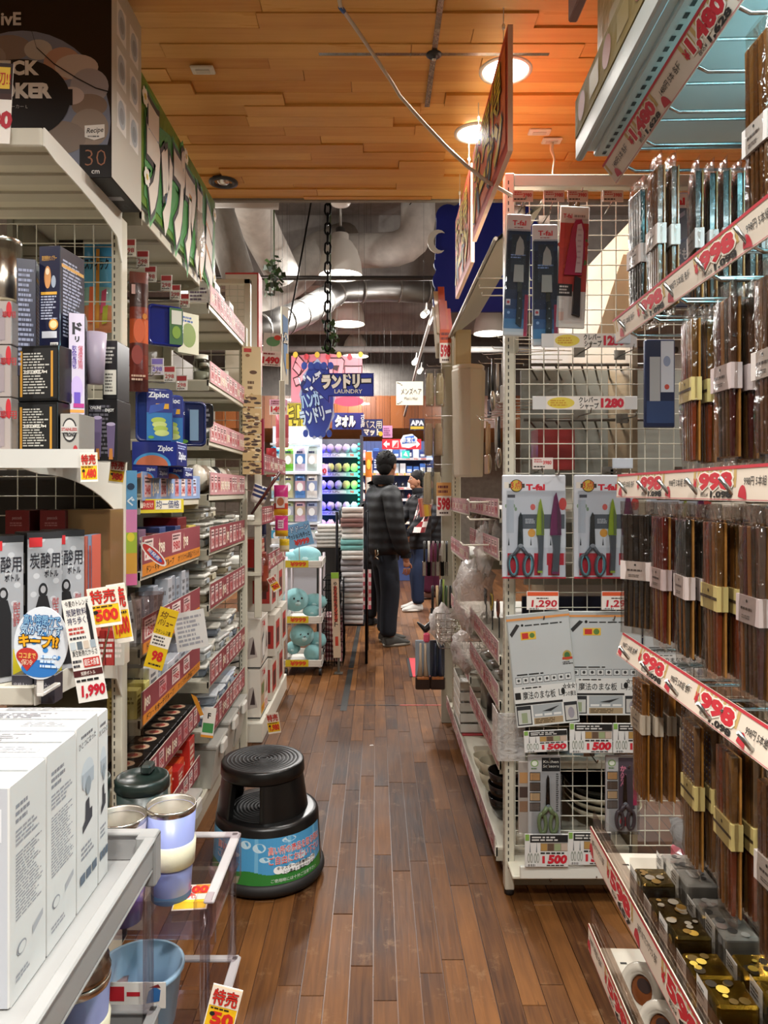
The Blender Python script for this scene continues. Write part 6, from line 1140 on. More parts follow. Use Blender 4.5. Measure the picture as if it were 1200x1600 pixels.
board('bath_sign','small navy and yellow hand-lettered board right of the towel sign',565,598,655,682,9.6,'#26356a',lambda m,w,h:(m.TX('バス用',w*.5,h*.5,h*.36,'#d8d2c6',.06,w=w*.9,L=2,out='#10142a',outw=.06),m.TX('マット',w*.5,h*.1,h*.3,'#d8d2c6',.06,w=w*.8,L=2,out='#10142a',outw=.06),m.D(w*.9,h*.15,w*.1,h*.14,'#d8a81c',3)))
board('pink_card_sign','small pink card sign hanging right of the navy and yellow board',598,613,665,684,10.0,'#c890b8',lambda m,w,h:m.BARS(w*.1,h*.15,w*.9,h*.85,4,'#8a4a7a',2))
board('mens_hair_sign','pale hanging sign with flourishes lettered Men\'s Hair',619,661,596,633,9.0,'#c9c2b2',lambda m,w,h:(m.TX('メンズヘア',w*.56,h*.46,h*.22,'#2a2624',.0,w=w*.76,L=2),m.TX("Men's Hair",w*.56,h*.22,h*.14,'#3a3430',-.01,w=w*.5,L=2),[(m.D(w*(.05+.05*k),h*(.94-.05*k*k*.2),w*.03,h*.015,'#4a4440',2,8),m.D(w*(.05+.05*k),h*(.06+.05*k*k*.2),w*.03,h*.015,'#4a4440',2,8))for k in range(4)]))
board('exit_banner','red banner with white arrows and a stairs symbol above far shelves',597,658,686,702,11.5,'#b81f2c',lambda m,w,h:(m.PG([(w*.03,h*.5),(w*.12,h*.85),(w*.12,h*.62),(w*.19,h*.62),(w*.19,h*.38),(w*.12,h*.38),(w*.12,h*.15)],'#e6dedc',2),m.PG([(w*.97,h*.5),(w*.88,h*.85),(w*.88,h*.62),(w*.81,h*.62),(w*.81,h*.38),(w*.88,h*.38),(w*.88,h*.15)],'#e6dedc',2),m.R(w*.26,h*.15,w*.42,h*.85,'#e0a8a8',2),m.PG([(w*.28,h*.2),(w*.40,h*.2),(w*.40,h*.8)],'#b81f2c',3),m.R(w*.5,h*.15,w*.75,h*.85,'#d27a7e',2),m.BARS(w*.52,h*.2,w*.73,h*.8,3,'#e6dedc',3)))
board('star_sign','blue and white starburst sign over the right end of red banner',625,652,678,700,10.6,'#d2dce6',lambda m,w,h:(m.PG([(w*.1,h*.3),(w*.9,h*.4),(w*.8,h*.9),(w*.3,h*.8)],'#2a58a8',1),m.TX('非常口',w*.5,h*.4,h*.3,'#dfe6f0',.05,w=w*.8,L=2,out='#16265e',outw=.06)),shape=((.1,.1),(.5,.0),(.9,.2),(1,.7),(.7,1),(.2,.9),(0,.5)))
board('apparel_sign','navy and yellow sign of block lettering beside the right far post',640,664,654,672,10.0,'#1a2040',lambda m,w,h:(m.TX('APA',w*.5,h*.42,h*.42,'#c8ccd6',.06,w=w*.9,L=2),m.R(w*.05,h*.08,w*.95,h*.32,'#c2a42a',1)))
# ---------------------------------------------------------------- far shelves behind the man
Y=11.8;t=thing('far_shelving','far shelves of cosmetics beyond the standing man','shelving',(sx(615,Y),Y+.2,0));m=MB();m.box(sx(560,Y),sx(680,Y),Y+.35,Y+.4,0,2.3,'#3a4a78','paint');part(t,'back_panel',m,world=True)
g=random.Random(9)
for r,py in enumerate((704,728,750,768,786,804,822)):
    z=sz(py+12,Y);m=MB();m.box(sx(562,Y),sx(676,Y),Y,Y+.35,z-.02,z,'#b8bcc6','paint');s=part(t,'shelf',m,world=True);m=MB();m.M=FF(sx(562,Y),Y-.004,z-.03);m.R(0,0,1.17,.04,('#d8d8de','#c2942a','#e2dcd2')[r%3],0,'card');price_tags(m,1.17,.04,r,.12,('#c8ccd6','#c2a24a','#d8d0c8')[r%3]);m.M=None;part(s,'price_rail',m,world=True)
    for q in range(11):
        x=sx(562,Y)+1.17*(q+.5)/11;hh=g.uniform(.08,.15);c=g.choice(('#3f6ab8','#d2dce6','#8fb0d8','#2a3a78','#b8d0e0','#d8a0b0','#e0e4ea','#1d2a5a','#c2a44a')if r<2 else('#1e1c22','#d8d4d0','#c9a04a','#2a2a36','#e0dcd4','#8a3a3a'))
        m=MB()
        if r<2:m.rbox(x-.045,x+.045,Y+.02,Y+.10,z+.001,z+hh+.02,c,'card',.004);m.M=FF(x-.045,Y+.0195,z);m.R(.01,.03,.08,hh*.7,'#dfe6ee',1);m.M=None
        else:m.lathe([(0,0),(.03,0),(.032,.01),(.032,hh*.7),(.014,hh*.82),(.014,hh),(0,hh)],10,c,'gloss',o=(x,Y+.06,z+.001))
        solo(m,'cosmetics_item','small %s on the %s far shelf from the top, %s from the left'%('carton' if r<2 else 'bottle',NTH[r],NTH[q]),'cosmetics','cosmetics on the far shelves')
board('navy_poster','navy poster with a yellow tag on the far shelf left of the man',583,600,705,735,11.2,'#26356e',lambda m,w,h:(m.BARS(w*.1,h*.1,w*.9,h*.6,4,'#c2cade',2),m.D(w*.7,h*.8,w*.25,h*.14,'#d2b42a',2)))
board('orange_poster','tall orange and white poster strip left of the man',571,581,706,772,9.0,'#d2742a',lambda m,w,h:(m.R(w*.1,h*.05,w*.9,h*.4,'#e0d6c8',1),m.D(w*.5,h*.7,w*.35,h*.12,'#e0b43a',2)))
board('teal_poster','teal arrow card under the red banner',628,640,704,716,11.4,'#2fa89a',lambda m,w,h:m.PG([(w*.2,h*.4),(w*.8,h*.2),(w*.5,h*.9)],'#e0f0ee',2))
# ================================================================== RIGHT SIDE: end panel of wire mesh that faces the camera
PX,PY=sx(797,2.69),2.69
er=thing('mesh_end_panel','cream wire-mesh end panel on the right hung with kitchen knives','shelving',(.95,PY,0))
m=MB();m.rbox(PX-.018,PX+.016,PY,PY+.05,.02,sz(270,2.69),IVORY,'paint',.003);slots(m,FF(PX,PY,0),.1,2.6,-.006);slots(m,FL(PX-.018,PY+.05,0),.1,2.6,.028);part(er,'upright',m,world=True)
m=MB();m.cyl((PX,PY+.02,0),(PX,PY+.02,.03),.018,n=12,col='#2a2826',fin='rubber');part(er,'foot',m,world=True)
m=MB();m.rbox(1.42,1.45,PY,PY+.05,.02,2.64,IVORY,'paint',.003);part(er,'upright',m,world=True)
m=MB();m.rbox(PX+.016,1.42,PY+.005,PY+.045,sz(290,2.69),sz(271,2.69),'#b5b6a8','paint',.003);part(er,'top_rail',m,world=True)
m=MB();m.rbox(PX-.01,1.42,PY-.10,PY+.05,sz(1372,2.6),sz(1366,2.6),IVORY,'paint',.003);m.rbox(PX+.016,1.42,PY-.11,PY-.095,sz(1374,2.58),sz(1354,2.58),'#d8d6cc','paint',.003);part(er,'bottom_shelf',m,world=True)
m=MB();m.wires(PX+.02,1.41,.18,2.58,PY+.012,.0545,.0545,.0021,'#d9d6c6');part(er,'wire_grid',m,world=True)
HY=2.655
def hookf(root,px,py,Y0=2.69,l=.10,name='hook'):
    c=at(px,py,2.69);m=MB();m.tube([(c.x,2.695,c.z),(c.x,2.69-l,c.z-.004),(c.x,2.69-l-.012,c.z+.012)],.0025,6,'#8f8b84','metal');m.box(c.x-.02,c.x+.02,2.686,2.69,c.z-.015,c.z+.02,'#9a968e','metal');part(root,name,m,world=True)
def hcard(name,label,cat,px0,px1,py0,py1,Y,col,art,d=.006,rot=0,group=None,hook=None,fin='card',r=.004,extra=None):
    """a card or blister pack hung on the mesh"""
    w,h=(px1-px0)/F0*Y,(py1-py0)/F0*Y;c=at((px0+px1)/2,py1,Y);t=thing(name,label,cat,c,0,group);R=Matrix.Translation((0,0,h))@Matrix.Rotation(-rot,4,'Y')@Matrix.Translation((0,0,-h))
    m=MB();m.M=R;m.rbox(-w/2,w/2,0,d,0,h,col,fin,min(r,d*.4));part(t,'card',m)
    m=MB();m.eps=.0005;m.M=R@FF(-w/2,-.0003,0);art(m,w,h);part(t,'printed_face',m)
    if extra:extra(t,R@FF(-w/2,-.0006,0),w,h)
    if hook:hookf(t,*hook)
    return t
# ---- knife packs
def knife_art(m,w,h):
    n=10
    for k in range(n):m.R(w*.02,h*(.06+.80*k/n),w*.98,h*(.06+.80*(k+1)/n),('#4a80ae','#2c588a','#1a3862','#102344','#0b1730','#0a1226','#0a1122','#0d1628','#122038','#1d3450')[k],.5)
    m.R(w*.02,h*.86,w*.98,h*.99,'#cdd2d6',.6);m.TX('T-fal',w*.5,h*.905,h*.04,'#c01f2c',.03,w=w*.56,L=2);m.BARS(w*.3,h*.88,w*.75,h*.893,1,'#8a4a50',2)
    g=random.Random(int(w*9999))
    for k in range(40):m.D(w*g.uniform(.05,.95),h*g.uniform(.1,.85),w*.008,None,'#8fa8c8',1.5,6)
    m.R(w*.22,h*.52,w*.82,h*.83,'#26303c',1);m.BARS(w*.2,h*.63,w*.82,h*.67,2,'#8fa6d8',5);m.R(w*.84,0,w*.98,h*.34,'#a8264a',1);m.R(w*.08,h*.25,w*.26,h*.30,'#d2c8cc',2);m.D(w*.17,h*.275,w*.06,None,'#c04048',3);m.D(w*.2,h*.19,w*.06,None,'#8fb0d8',2)
def knife_parts(handle,blade='#b8b6b0',sheath=None):
    def f(t,M,w,h):
        m=MB();m.M=M;[m.prism(q,-.004,blade,'gloss')for q in([(w*.38,h*.66),(w*.72,h*.66),(w*.74,h*.72),(w*.68,h*.78),(w*.54,h*.815),(w*.42,h*.76)],[(w*.34,h*.44),(w*.76,h*.44),(w*.74,h*.58),(w*.36,h*.58)])];m.prism([(w*.52,h*.36),(w*.70,h*.36),(w*.70,h*.46),(w*.52,h*.46)],-.003,'#55575a','metal');part(t,'knife_blade',m)
        m=MB();m.M=M;m.prism([(w*.50,h*.10),(w*.72,h*.07),(w*.74,h*.20),(w*.70,h*.36),(w*.54,h*.36)],-.012,handle,'plastic');[m.D(w*.62,h*y,w*.03,None,'#8a8a8e',22,10)for y in(.14,.22,.30)];part(t,'knife_handle',m)
        m=MB();m.M=M;m.box(w*.03,w*.97,h*.03,h*.86,.002,.016,'#e8f0f6','clear',skip='b');part(t,'blister',m)
    return f
hcard('knife_pack','tall navy blister pack with silver knife, first from the mesh panel post','knife pack',793,831,334,525,2.60,'#cfd4d8',knife_art,.01,-.04,'navy knife blister packs',(812,330),extra=knife_parts('#16181c'))
hcard('knife_pack','tall navy blister pack with silver knife, second from the mesh panel post','knife pack',832,872,350,541,2.60,'#cfd4d8',knife_art,.01,.0,'navy knife blister packs',(850,346),extra=knife_parts('#16181c'))
def red_art(m,w,h):
    m.R(w*.02,h*.30,w*.98,h*.86,'#b8362a',1);g=random.Random(2)
    for k in range(16):m.D(w*g.uniform(.08,.92),h*g.uniform(.38,.82),w*g.uniform(.08,.16),w*g.uniform(.06,.12),g.choice(('#c8452f','#a82a20','#d25a3a','#4f7a34','#c23c2a')),1.3+k*.05,12)
    m.R(w*.02,h*.005,w*.98,h*.30,'#d2cec6',1.2);m.R(w*.02,h*.26,w*.52,h*.36,'#191617',2);m.BARS(w*.08,h*.275,w*.46,h*.35,3,'#d8d4cc',3);m.TX('T-fal',w*.26,h*.90,h*.035,'#b8202c',.03,w=w*.30,L=2);m.BARS(w*.48,h*.90,w*.9,h*.935,1,'#8a8680',2);m.R(w*.08,h*.16,w*.26,h*.23,'#e0dcd4',2);m.R(w*.08,h*.06,w*.26,h*.13,'#d8b8a8',2)
def red_parts(t,M,w,h):
    m=MB();m.M=M;m.prism([(w*.20,h*.43),(w*.80,h*.43),(w*.88,h*.60),(w*.86,h*.80),(w*.72,h*.885),(w*.52,h*.88),(w*.40,h*.80),(w*.30,h*.62)],-.008,'#a81f4a','plastic');part(t,'blade_guard',m,'crimson blade guard')
    m=MB();m.M=M;m.prism([(w*.56,h*.45),(w*.78,h*.45),(w*.80,h*.62),(w*.79,h*.78),(w*.71,h*.85),(w*.58,h*.84),(w*.54,h*.72),(w*.60,h*.58)],-.011,'#d6c6c8','gloss');[m.R(w*.60,h*(.52+.045*k),w*.72,h*(.535+.045*k),'#b8a2a6',20)for k in range(7)];part(t,'knife_blade',m,'pale pink dimpled blade')
    m=MB();m.M=M;m.prism([(w*.52,h*.11),(w*.78,h*.09),(w*.76,h*.40),(w*.56,h*.42)],-.016,'#17191f','plastic');part(t,'knife_handle',m)
    m=MB();m.M=M;m.box(w*.16,w*.92,h*.06,h*.88,.002,.022,'#f0eef0','clear',skip='b');part(t,'blister',m)
hcard('knife_pack','red and white pack with a crimson-sheathed knife on the mesh panel','knife pack',876,922,322,513,2.60,'#d2cec6',red_art,.008,-.045,None,(897,318),extra=red_parts)
def pcard(px,py,label,num='3980',w=32,h=18,lilac=False):
    m=MB();c=at(px,py,2.585);ww,hh=w/F0*2.585,h/F0*2.585;m.M=FF(c.x,c.y,c.z-hh);m.box(0,ww,0,hh,-.002,0,'#ddd2cc','card');m.BARS(ww*.08,hh*.55,ww*.6,hh*.9,2,'#b84a50',1);m.TX(num,ww*.72,hh*.42,hh*.32,'#c22834',.03,w=ww*.42,L=1);m.BARS(ww*.06,hh*.1,ww*.7,hh*.32,1,'#3a3634',1);m.M=None
    t=solo(m,'hook_price_card',label,'price card','small price cards on the mesh hooks');mm=MB();mm.tube([(c.x+ww/2,2.69,c.z-hh*1.2),(c.x+ww/2,2.59,c.z-hh*.9)],.002,5,'#8f8b84','metal');mm.v=[v-Vector(t.location)for v in mm.v];o=link(bpy.data.objects.new('hook_rod',meshdata(mm,'hook_rod')));o.parent=t
for k,px in enumerate((801,850,887,942)):pcard(px,297,'small white and red price card on the top mesh hooks, %s from the post'%NTH[k])
pcard(832,715,'small price card above the first scissors and knife set')
def clever(label,px0,px1,py0,py1,txt):
    def a(m,w,h):m.R(w*.13 if w>.33 else w*.04,0,w*.88,h,'#e2dcd4',1);x=w*.20;m.D(w*.27,h*.5,w*.13,h*.42,'#d8c44a',2,20);m.BARS(w*.17,h*.25,w*.37,h*.75,3,'#c2902a',3);m.TX('クレバー',w*.53,h*.55,h*.34,'#161414',.02,w=w*.18,L=3);m.TX('シャープ',w*.54,h*.10,h*.34,'#161414',.02,w=w*.18,L=3);m.TX(txt,w*.76,h*.2,h*.62,'#c8203a',.06,w=w*.22,L=4)
    hcard('price_strip',label,'price strip',px0,px1,py0,py1,2.58,'#d2d2d2',a,.003)
clever('long price strip reading 1280 below the knife packs',846,995,521,543,'1280');clever('long price strip reading 1280 with empty hooks, lower one',832,996,619,640,'1280')
hk=thing('empty_hooks','bare chrome display hooks on the mesh between the two price strips','hooks',(.8,2.69,sz(560,2.69)))
for px,py in((905,552),(968,556),(905,650),(972,655),(858,742),(962,742)):hookf(hk,px,py,l=.14)
for k,(a,b,y0,y1)in enumerate(((957,989,716,732),(960,985,522,537))):hcard('blank_card','blank bluish card holder on the mesh, %s'%('above the second scissors set','at the end of the upper price strip')[k],'card',a,b,y0,y1,2.575,'#c9d4e0',lambda m,w,h:m.R(w*.05,h*.1,w*.95,h*.9,'#d2dce8',1),.003)
# ---- scissors and knife sets
def set_art(m,w,h):
    m.R(w*.01,h*.01,w*.99,h*.99,'#c8ccd4',.5);m.R(w*.30,h*.30,w,h*.62,'#d6dae0',.6);m.D(w*.22,h*.895,w*.10,h*.062,'#3a342a',2);m.D(w*.22,h*.895,w*.085,h*.055,'#c2a43a',3);m.R(w*.03,h*.87,w*.10,h*.93,'#d8d2c8',2);m.R(w*.10,h*.875,w*.35,h*.915,'#3a342a',1.8);m.TX('3点',w*.22,h*.872,h*.06,'#b8202c',.04,L=4);m.TX('T-fal',w*.52,h*.855,h*.055,'#c2182c',.05,w=w*.30,L=2)
    m.R(w*.08,h*.78,w*.2,h*.81,'#4a4a52',1);[m.D(w*(.06+.03*k),h*(.70-.03*(k%4)),w*.02,h*.02,'#7f9a7a',1,8)for k in range(6)];m.R(w*.06,h*.44,w*.18,h*.76,'#b4bcc6',1);m.D(w*.48,h*.69,w*.04,h*.03,'#d2605a',2);m.D(w*.95,h*.72,w*.06,h*.06,'#c8403a',2)
    m.R(w*.30,h*.48,w*.98,h*.62,'#4f565e',1.5);m.BARS(w*.36,h*.53,w*.52,h*.58,3,'#c2c6cc',2);m.D(w*.46,h*.44,w*.06,h*.04,'#d89a3a',2)
    for x in(.10,.45,.76):m.PG([(w*(x-.012),h*.32),(w*(x+.012),h*.32),(w*x,h*.40)],'#2a2e34',2)
    m.R(w*.08,h*.03,w*.44,h*.245,'#b81c30',1);m.R(w*.50,h*.03,w*.60,h*.245,'#b81c30',1);m.R(w*.70,h*.13,w*.97,h*.245,'#b81c30',1);m.R(w*.72,h*.03,w*.9,h*.13,'#b81c30',1.2);m.R(0,0,w,h*.018,'#b81c30',2)
def scissors(m,w,h,cx,ty,by,s,grip,ring,up=True,th=1.0):
    """blades up, two loop handles below, built as solid pieces in the local face plane"""
    piv=by+(ty-by)*.46
    m.prism([(cx-w*.045*s,piv),(cx+w*.045*s,piv),(cx+w*.03*s,ty-(ty-piv)*.1),(cx+w*.005,ty),(cx-w*.03*s,ty-(ty-piv)*.15)],-.005,'#565b60','metal')
    m.D(cx,piv,w*.045*s,None,'#8a9096',14,14)
    for sg in(-1,1):
        ox=cx+sg*w*.12*s;oy=by+(piv-by)*.36;pts=[(cx+sg*w*.02,piv-(piv-by)*.02,.007),(cx+sg*w*.07*s,piv-(piv-by)*.18,.007)]
        m.tube(pts+[(ox+sg*w*.02*s,piv-(piv-by)*.36,.007)],w*.028*s*th,8,grip,'plastic')
        rg=[(ox+w*.072*s*math.cos(a)+sg*w*.012*math.sin(a),oy+(piv-by)*.36*math.sin(a),.007)for a in[2*PI*k/18 for k in range(19)]]
        m.tube(rg,w*.024*s*th,8,grip,'plastic',caps=False)
        m.tube([(ox+(q[0]-ox)*.80,oy+(q[1]-oy)*.86,.010)for q in rg],w*.012*s,6,ring,'plastic',caps=False)
def set_parts(t,M,w,h):
    m=MB();m.M=M;scissors(m,w,h,w*.28,h*.64,h*.03,1.0,'#4a5058','#4f9aa6');part(t,'scissors',m,'grey scissors with teal lined loops')
    for x0,lab,g,y1,y0 in((.58,'knife in a lime green sheath','#8aa02c',.77,.06),(.82,'broad knife in a purple sheath','#6a2250',.83,.05)):
        ww=.07 if x0<.7 else .10;k=part(t,'knife',(lambda mm:(setattr(mm,'M',M),mm.prism([(w*(x0-ww*.75),h*.42),(w*(x0+ww),h*.42),(w*(x0+ww*.95),h*.62),(w*(x0+ww*.25),h*y1),(w*(x0-ww*.1),h*(y1-.04)),(w*(x0-ww*.6),h*.58)],-.009,g,'plastic'),mm.PG([(w*(x0+ww*.35),h*.43),(w*(x0+ww*.9),h*.43),(w*(x0+ww*.8),h*.62),(w*(x0+ww*.3),h*(y1-.08))],'#5a6a3a' if x0<.7 else '#4a1a3a',20),mm)[-1])(MB()),lab)
        m=MB();m.M=M;m.prism([(w*(x0-ww*.55),h*y0),(w*(x0+ww*.5),h*y0),(w*(x0+ww*.75),h*.30),(w*(x0+ww*.8),h*.42),(w*(x0-ww*.5),h*.42),(w*(x0-ww*.25),h*.28)],-.016,'#474d54','plastic');m.R(w*(x0-ww*.55),h*y0,w*(x0+ww*.5),h*(y0+.02),g,28);o=part(k,'knife_handle',m)
    m=MB();m.M=M;m.box(w*.06,w*.97,h*.02,h*.85,.002,.026,'#f2f4f6','clear',skip='b');part(t,'blister',m)
for k,(a,b)in enumerate(((785,884),(897,997),(1011,1110))):hcard('knife_set_pack','white blister card of scissors and two knives, %s from the mesh panel post'%NTH[k],'knife set',a,b,742,904,2.585,'#c9cdd4',set_art,.012,0,'scissors and knife sets',((a+b)/2+2,738),extra=set_parts)
for k,(a,b)in enumerate(((823,873),(940,990))):hcard('price_card','white price card with orange top reading 1,290, %s cutting board'%('above the first','above the second')[k],'price card',a,b,924,953,2.58,'#e6ded6',lambda m,w,h:(m.R(w*.02,h*.76,w*.98,h*.97,'#d2542a',1),m.BARS(w*.3,h*.58,w*.7,h*.68,1,'#3a2a2a',2),m.TX('1,290',w*.54,h*.18,h*.36,'#b82030',.03,w=w*.8,L=2,slant=.1),m.CODE(w*.04,h*.02,w*.4,h*.12),m.BARS(w*.6,h*.04,w*.95,h*.11,1,'#b82030',2)),.003)
# ---- cutting boards
def board_art(m,w,h):
    m.R(w*.02,h*.36,w*.98,h*.93,'#b4b8b8',.5);m.R(0,h*.945,w,h*.965,'#d08a4a',1);m.PG([(w*.06,h*.80),(w*.20,h*.90),(w*.15,h*.915),(w*.03,h*.83)],'#2a2a2a',2);m.BARS(w*.28,h*.885,w*.92,h*.905,1,'#222222',2);m.D(w*.24,h*.90,w*.02,None,'#111111',2);m.R(w*.20,h*.77,w*.44,h*.84,'#d8b03a',2);m.R(w*.22,h*.78,w*.32,h*.83,'#b8302a',3);m.D(w*.38,h*.805,w*.04,None,'#5a7a3a',3)
    m.D(w*.90,h*.60,w*.07,h*.045,'#a8924a',2);m.D(w*.90,h*.60,w*.045,h*.03,'#3f6a3a',3);m.R(w*.82,h*.565,w*.98,h*.585,'#b8402c',3);m.BARS(w*.82,h*.52,w*.98,h*.55,2,'#2a2a2a',3);m.BARS(w*.08,h*.455,w*.7,h*.475,1,'#1a1a1a',2)
    for k in range(8):m.R(w*(.05+.112*k),h*.385,w*(.145+.112*k),h*.445,'#55585a',2);m.R(w*(.056+.112*k),h*.39,w*(.139+.112*k),h*.44,'#c8cac8',3);m.D(w*(.098+.112*k),h*.416,w*.022,None,'#3a3a3a',4,8)
    m.R(w*.01,h*.005,w*.99,h*.36,'#cfcfcb',1);m.R(w*.01,h*.195,w*.76,h*.215,'#1a1a1a',1.5);m.BARS(w*.14,h*.335,w*.6,h*.355,1,'#111111',2);m.TX('魔法のまな板',w*.40,h*.25,h*.055,'#141414',.03,w=w*.52,L=3);m.R(w*.02,h*.25,w*.11,h*.31,'#1a1a1a',2);m.TX('L',w*.74,h*.255,h*.06,'#55585a',.0,L=3);m.TX('☆☆☆',w*.88,h*.31,h*.04,'#222222',.02,w=w*.20,L=3);m.TX('3つの魔法',w*.88,h*.245,h*.035,'#141414',.04,w=w*.2,L=3)
    m.D(w*.78,h*.29,w*.03,h*.03,'#141414',3)
    m.R(w*.02,h*.02,w*.25,h*.19,'#26282c',2);m.R(w*.035,h*.03,w*.235,h*.155,'#b8bab4',3);m.R(w*.09,h*.04,w*.18,h*.13,'#8f9a7a',4);m.R(w*.77,h*.02,w*.98,h*.19,'#26282c',2);m.R(w*.785,h*.03,w*.965,h*.16,'#b8b6b0',3);m.D(w*.875,h*.095,w*.05,h*.05,'#8f8a92',4)
    m.R(w*.28,h*.08,w*.74,h*.19,'#9aa0a2',2);m.PG([(w*.42,h*.13),(w*.7,h*.17),(w*.56,h*.125)],'#26282a',3);[m.R(w*(.30+.15*k),h*.09,w*(.42+.15*k),h*.11,'#d8d8d4',3)for k in range(3)];m.R(w*.28,h*.02,w*.74,h*.075,'#a08a6a',2);m.BARS(w*.3,h*.025,w*.72,h*.07,3,'#5a4a34',3)
for k,(a,b,rot)in enumerate(((790,889,.10),(888,1003,0),(1006,1106,0))):
    hcard('cutting_board','grey cutting board in printed sleeve, %s'%('tilted one nearest the post','second from the post','third from the post, half hidden by chopsticks')[k],'cutting board',a,b,(957,955,956)[k],(1134,1118,1060)[k],2.60-.012*(k==0),'#a9acaa',board_art,.009,rot,'printed cutting boards',((a+b)/2,960),r=.003)
# ---- scissors price cards and packs
def sc_art(m,w,h):
    m.R(w*.02,h*.02,w*.98,h*.98,'#d2d0cc',.5);m.R(w*.12,h*.74,w*.99,h*.97,'#1c1c1c',1);m.BARS(w*.16,h*.78,w*.96,h*.94,2,'#c8c6c2',2);m.R(w*.01,h*.80,w*.10,h*.99,'#7aa04a',2);m.R(w*.36,h*.48,w*.98,h*.73,'#8a7a6a',1);[m.R(w*(.37+.155*k),h*.50,w*(.51+.155*k),h*.71,('#a8844a','#5f4a3a','#8f9a72','#b8a494')[k],2)for k in range(4)];m.BARS(w*.36,h*.38,w*.98,h*.47,1,'#222222',2)
    for x in(.12,.27):
        m.PG([(w*(x-.012),h*.45),(w*(x+.012),h*.45),(w*x,h*.78)],'#5a5e60',2)
        for s in(-1,1):m.D(w*(x+s*.032),h*.28,w*.030,h*.15,'#8f9488',2,14);m.D(w*(x+s*.032),h*.27,w*.016,h*.10,'#d2d0cc',3,12)
    m.CODE(w*.04,h*.02,w*.26,h*.11);m.R(w*.40,h*.12,w*.46,h*.34,'#c2303a',1);m.TX('500',w*.74,h*.13,h*.24,'#c01f30',.06,w=w*.44,L=3,slant=.15);m.BARS(w*.5,h*.03,w*.96,h*.09,1,'#222222',2)
for k,(a,b,y0,y1,rot,l)in enumerate(((818,886,1141,1175,.05,'tilted card with scissors pictures reading 500 under the first cutting board'),(890,957,1130,1177,0,'card with scissors pictures reading 500 under the second cutting board'),(958,1024,1130,1177,0,'card with scissors pictures reading 500 beside the chopstick packs'),(820,888,1303,1355,0,'lowest card with scissors pictures reading 500, nearer the post'),(888,955,1300,1352,0,'lowest card with scissors pictures reading 500, farther from the post'))):hcard('scissors_card',l,'price card',a,b,y0,y1,2.57,'#d6d4d0',sc_art,.003,rot,hook=(a+30,y1-2))
def sp_art(m,w,h):
    m.R(w*.02,h*.01,w*.98,h*.99,'#a9a7a6',.5);m.R(w*.42,h*.80,w*.98,h*.97,'#17181a',1);m.TX('Kitchen',w*.70,h*.905,h*.035,'#cfcac0',.0,w=w*.46,L=2);m.TX('Scissors',w*.70,h*.85,h*.035,'#cfcac0',.0,w=w*.48,L=2);m.D(w*.20,h*.90,w*.12,h*.045,'#7a9a5a',1);m.D(w*.20,h*.90,w*.085,h*.032,'#d2d6c8',2);m.BARS(w*.1,h*.82,w*.32,h*.85,1,'#4f6a3a',2)
    for k,c in enumerate(('#b88a5a','#5a4a3f','#c2a078','#6a5f58')):m.R(w*.05,h*(.68-.125*k),w*.38,h*(.79-.125*k),'#3a3634',1);m.R(w*.07,h*(.69-.125*k),w*.36,h*(.78-.125*k),c,2)
    m.BARS(w*.86,h*.3,w*.94,h*.78,18,'#333333',2)
def sp_parts(col):
    def f(t,M,w,h):
        m=MB();m.M=M;scissors(m,w,h,w*.60,h*.76,h*.05,1.45,col,'#8f9a7a',th=1.7);part(t,'scissors',m,'scissors with sage green handles');m=MB();m.M=M;m.box(w*.1,w*.97,h*.02,h*.8,.002,.03,'#eef0f2','clear',skip='b');part(t,'blister',m)
    return f
hcard('scissors_pack','kitchen scissors pack with sage green handles low on the mesh','scissors pack',825,876,1180,1306,2.60,'#a9a7a6',sp_art,.008,0,None,(846,1183),extra=sp_parts('#76865e'));hcard('scissors_pack','narrow sliver of a scissors pack behind the sage green one','scissors pack',810,828,1190,1302,2.63,'#a39a92',lambda m,w,h:[m.R(w*.1,h*(.70-.2*k),w*.9,h*(.85-.2*k),c,1)for k,c in enumerate(('#b88a5a','#4a3a34','#8a6a52'))],.006)
hcard('scissors_pack','pink lettered scissors pack low on the mesh beside the chopsticks','scissors pack',946,996,1180,1300,2.60,'#8f8686',lambda m,w,h:(sp_art(m,w,h),m.R(w*.40,h*.3,w*.9,h*.97,'#4a3f48',2.5),m.TX('かんたん',w*.55,h*.8,w*.14,'#d27a92',.03,vert=True,L=4),m.R(w*.86,h*.35,w*.97,h*.75,'#b8305a',3),m.D(w*.6,h*.14,w*.16,h*.06,'#c8404a',3)),.008,0,None,(968,1183),extra=sp_parts('#4a3f44'))
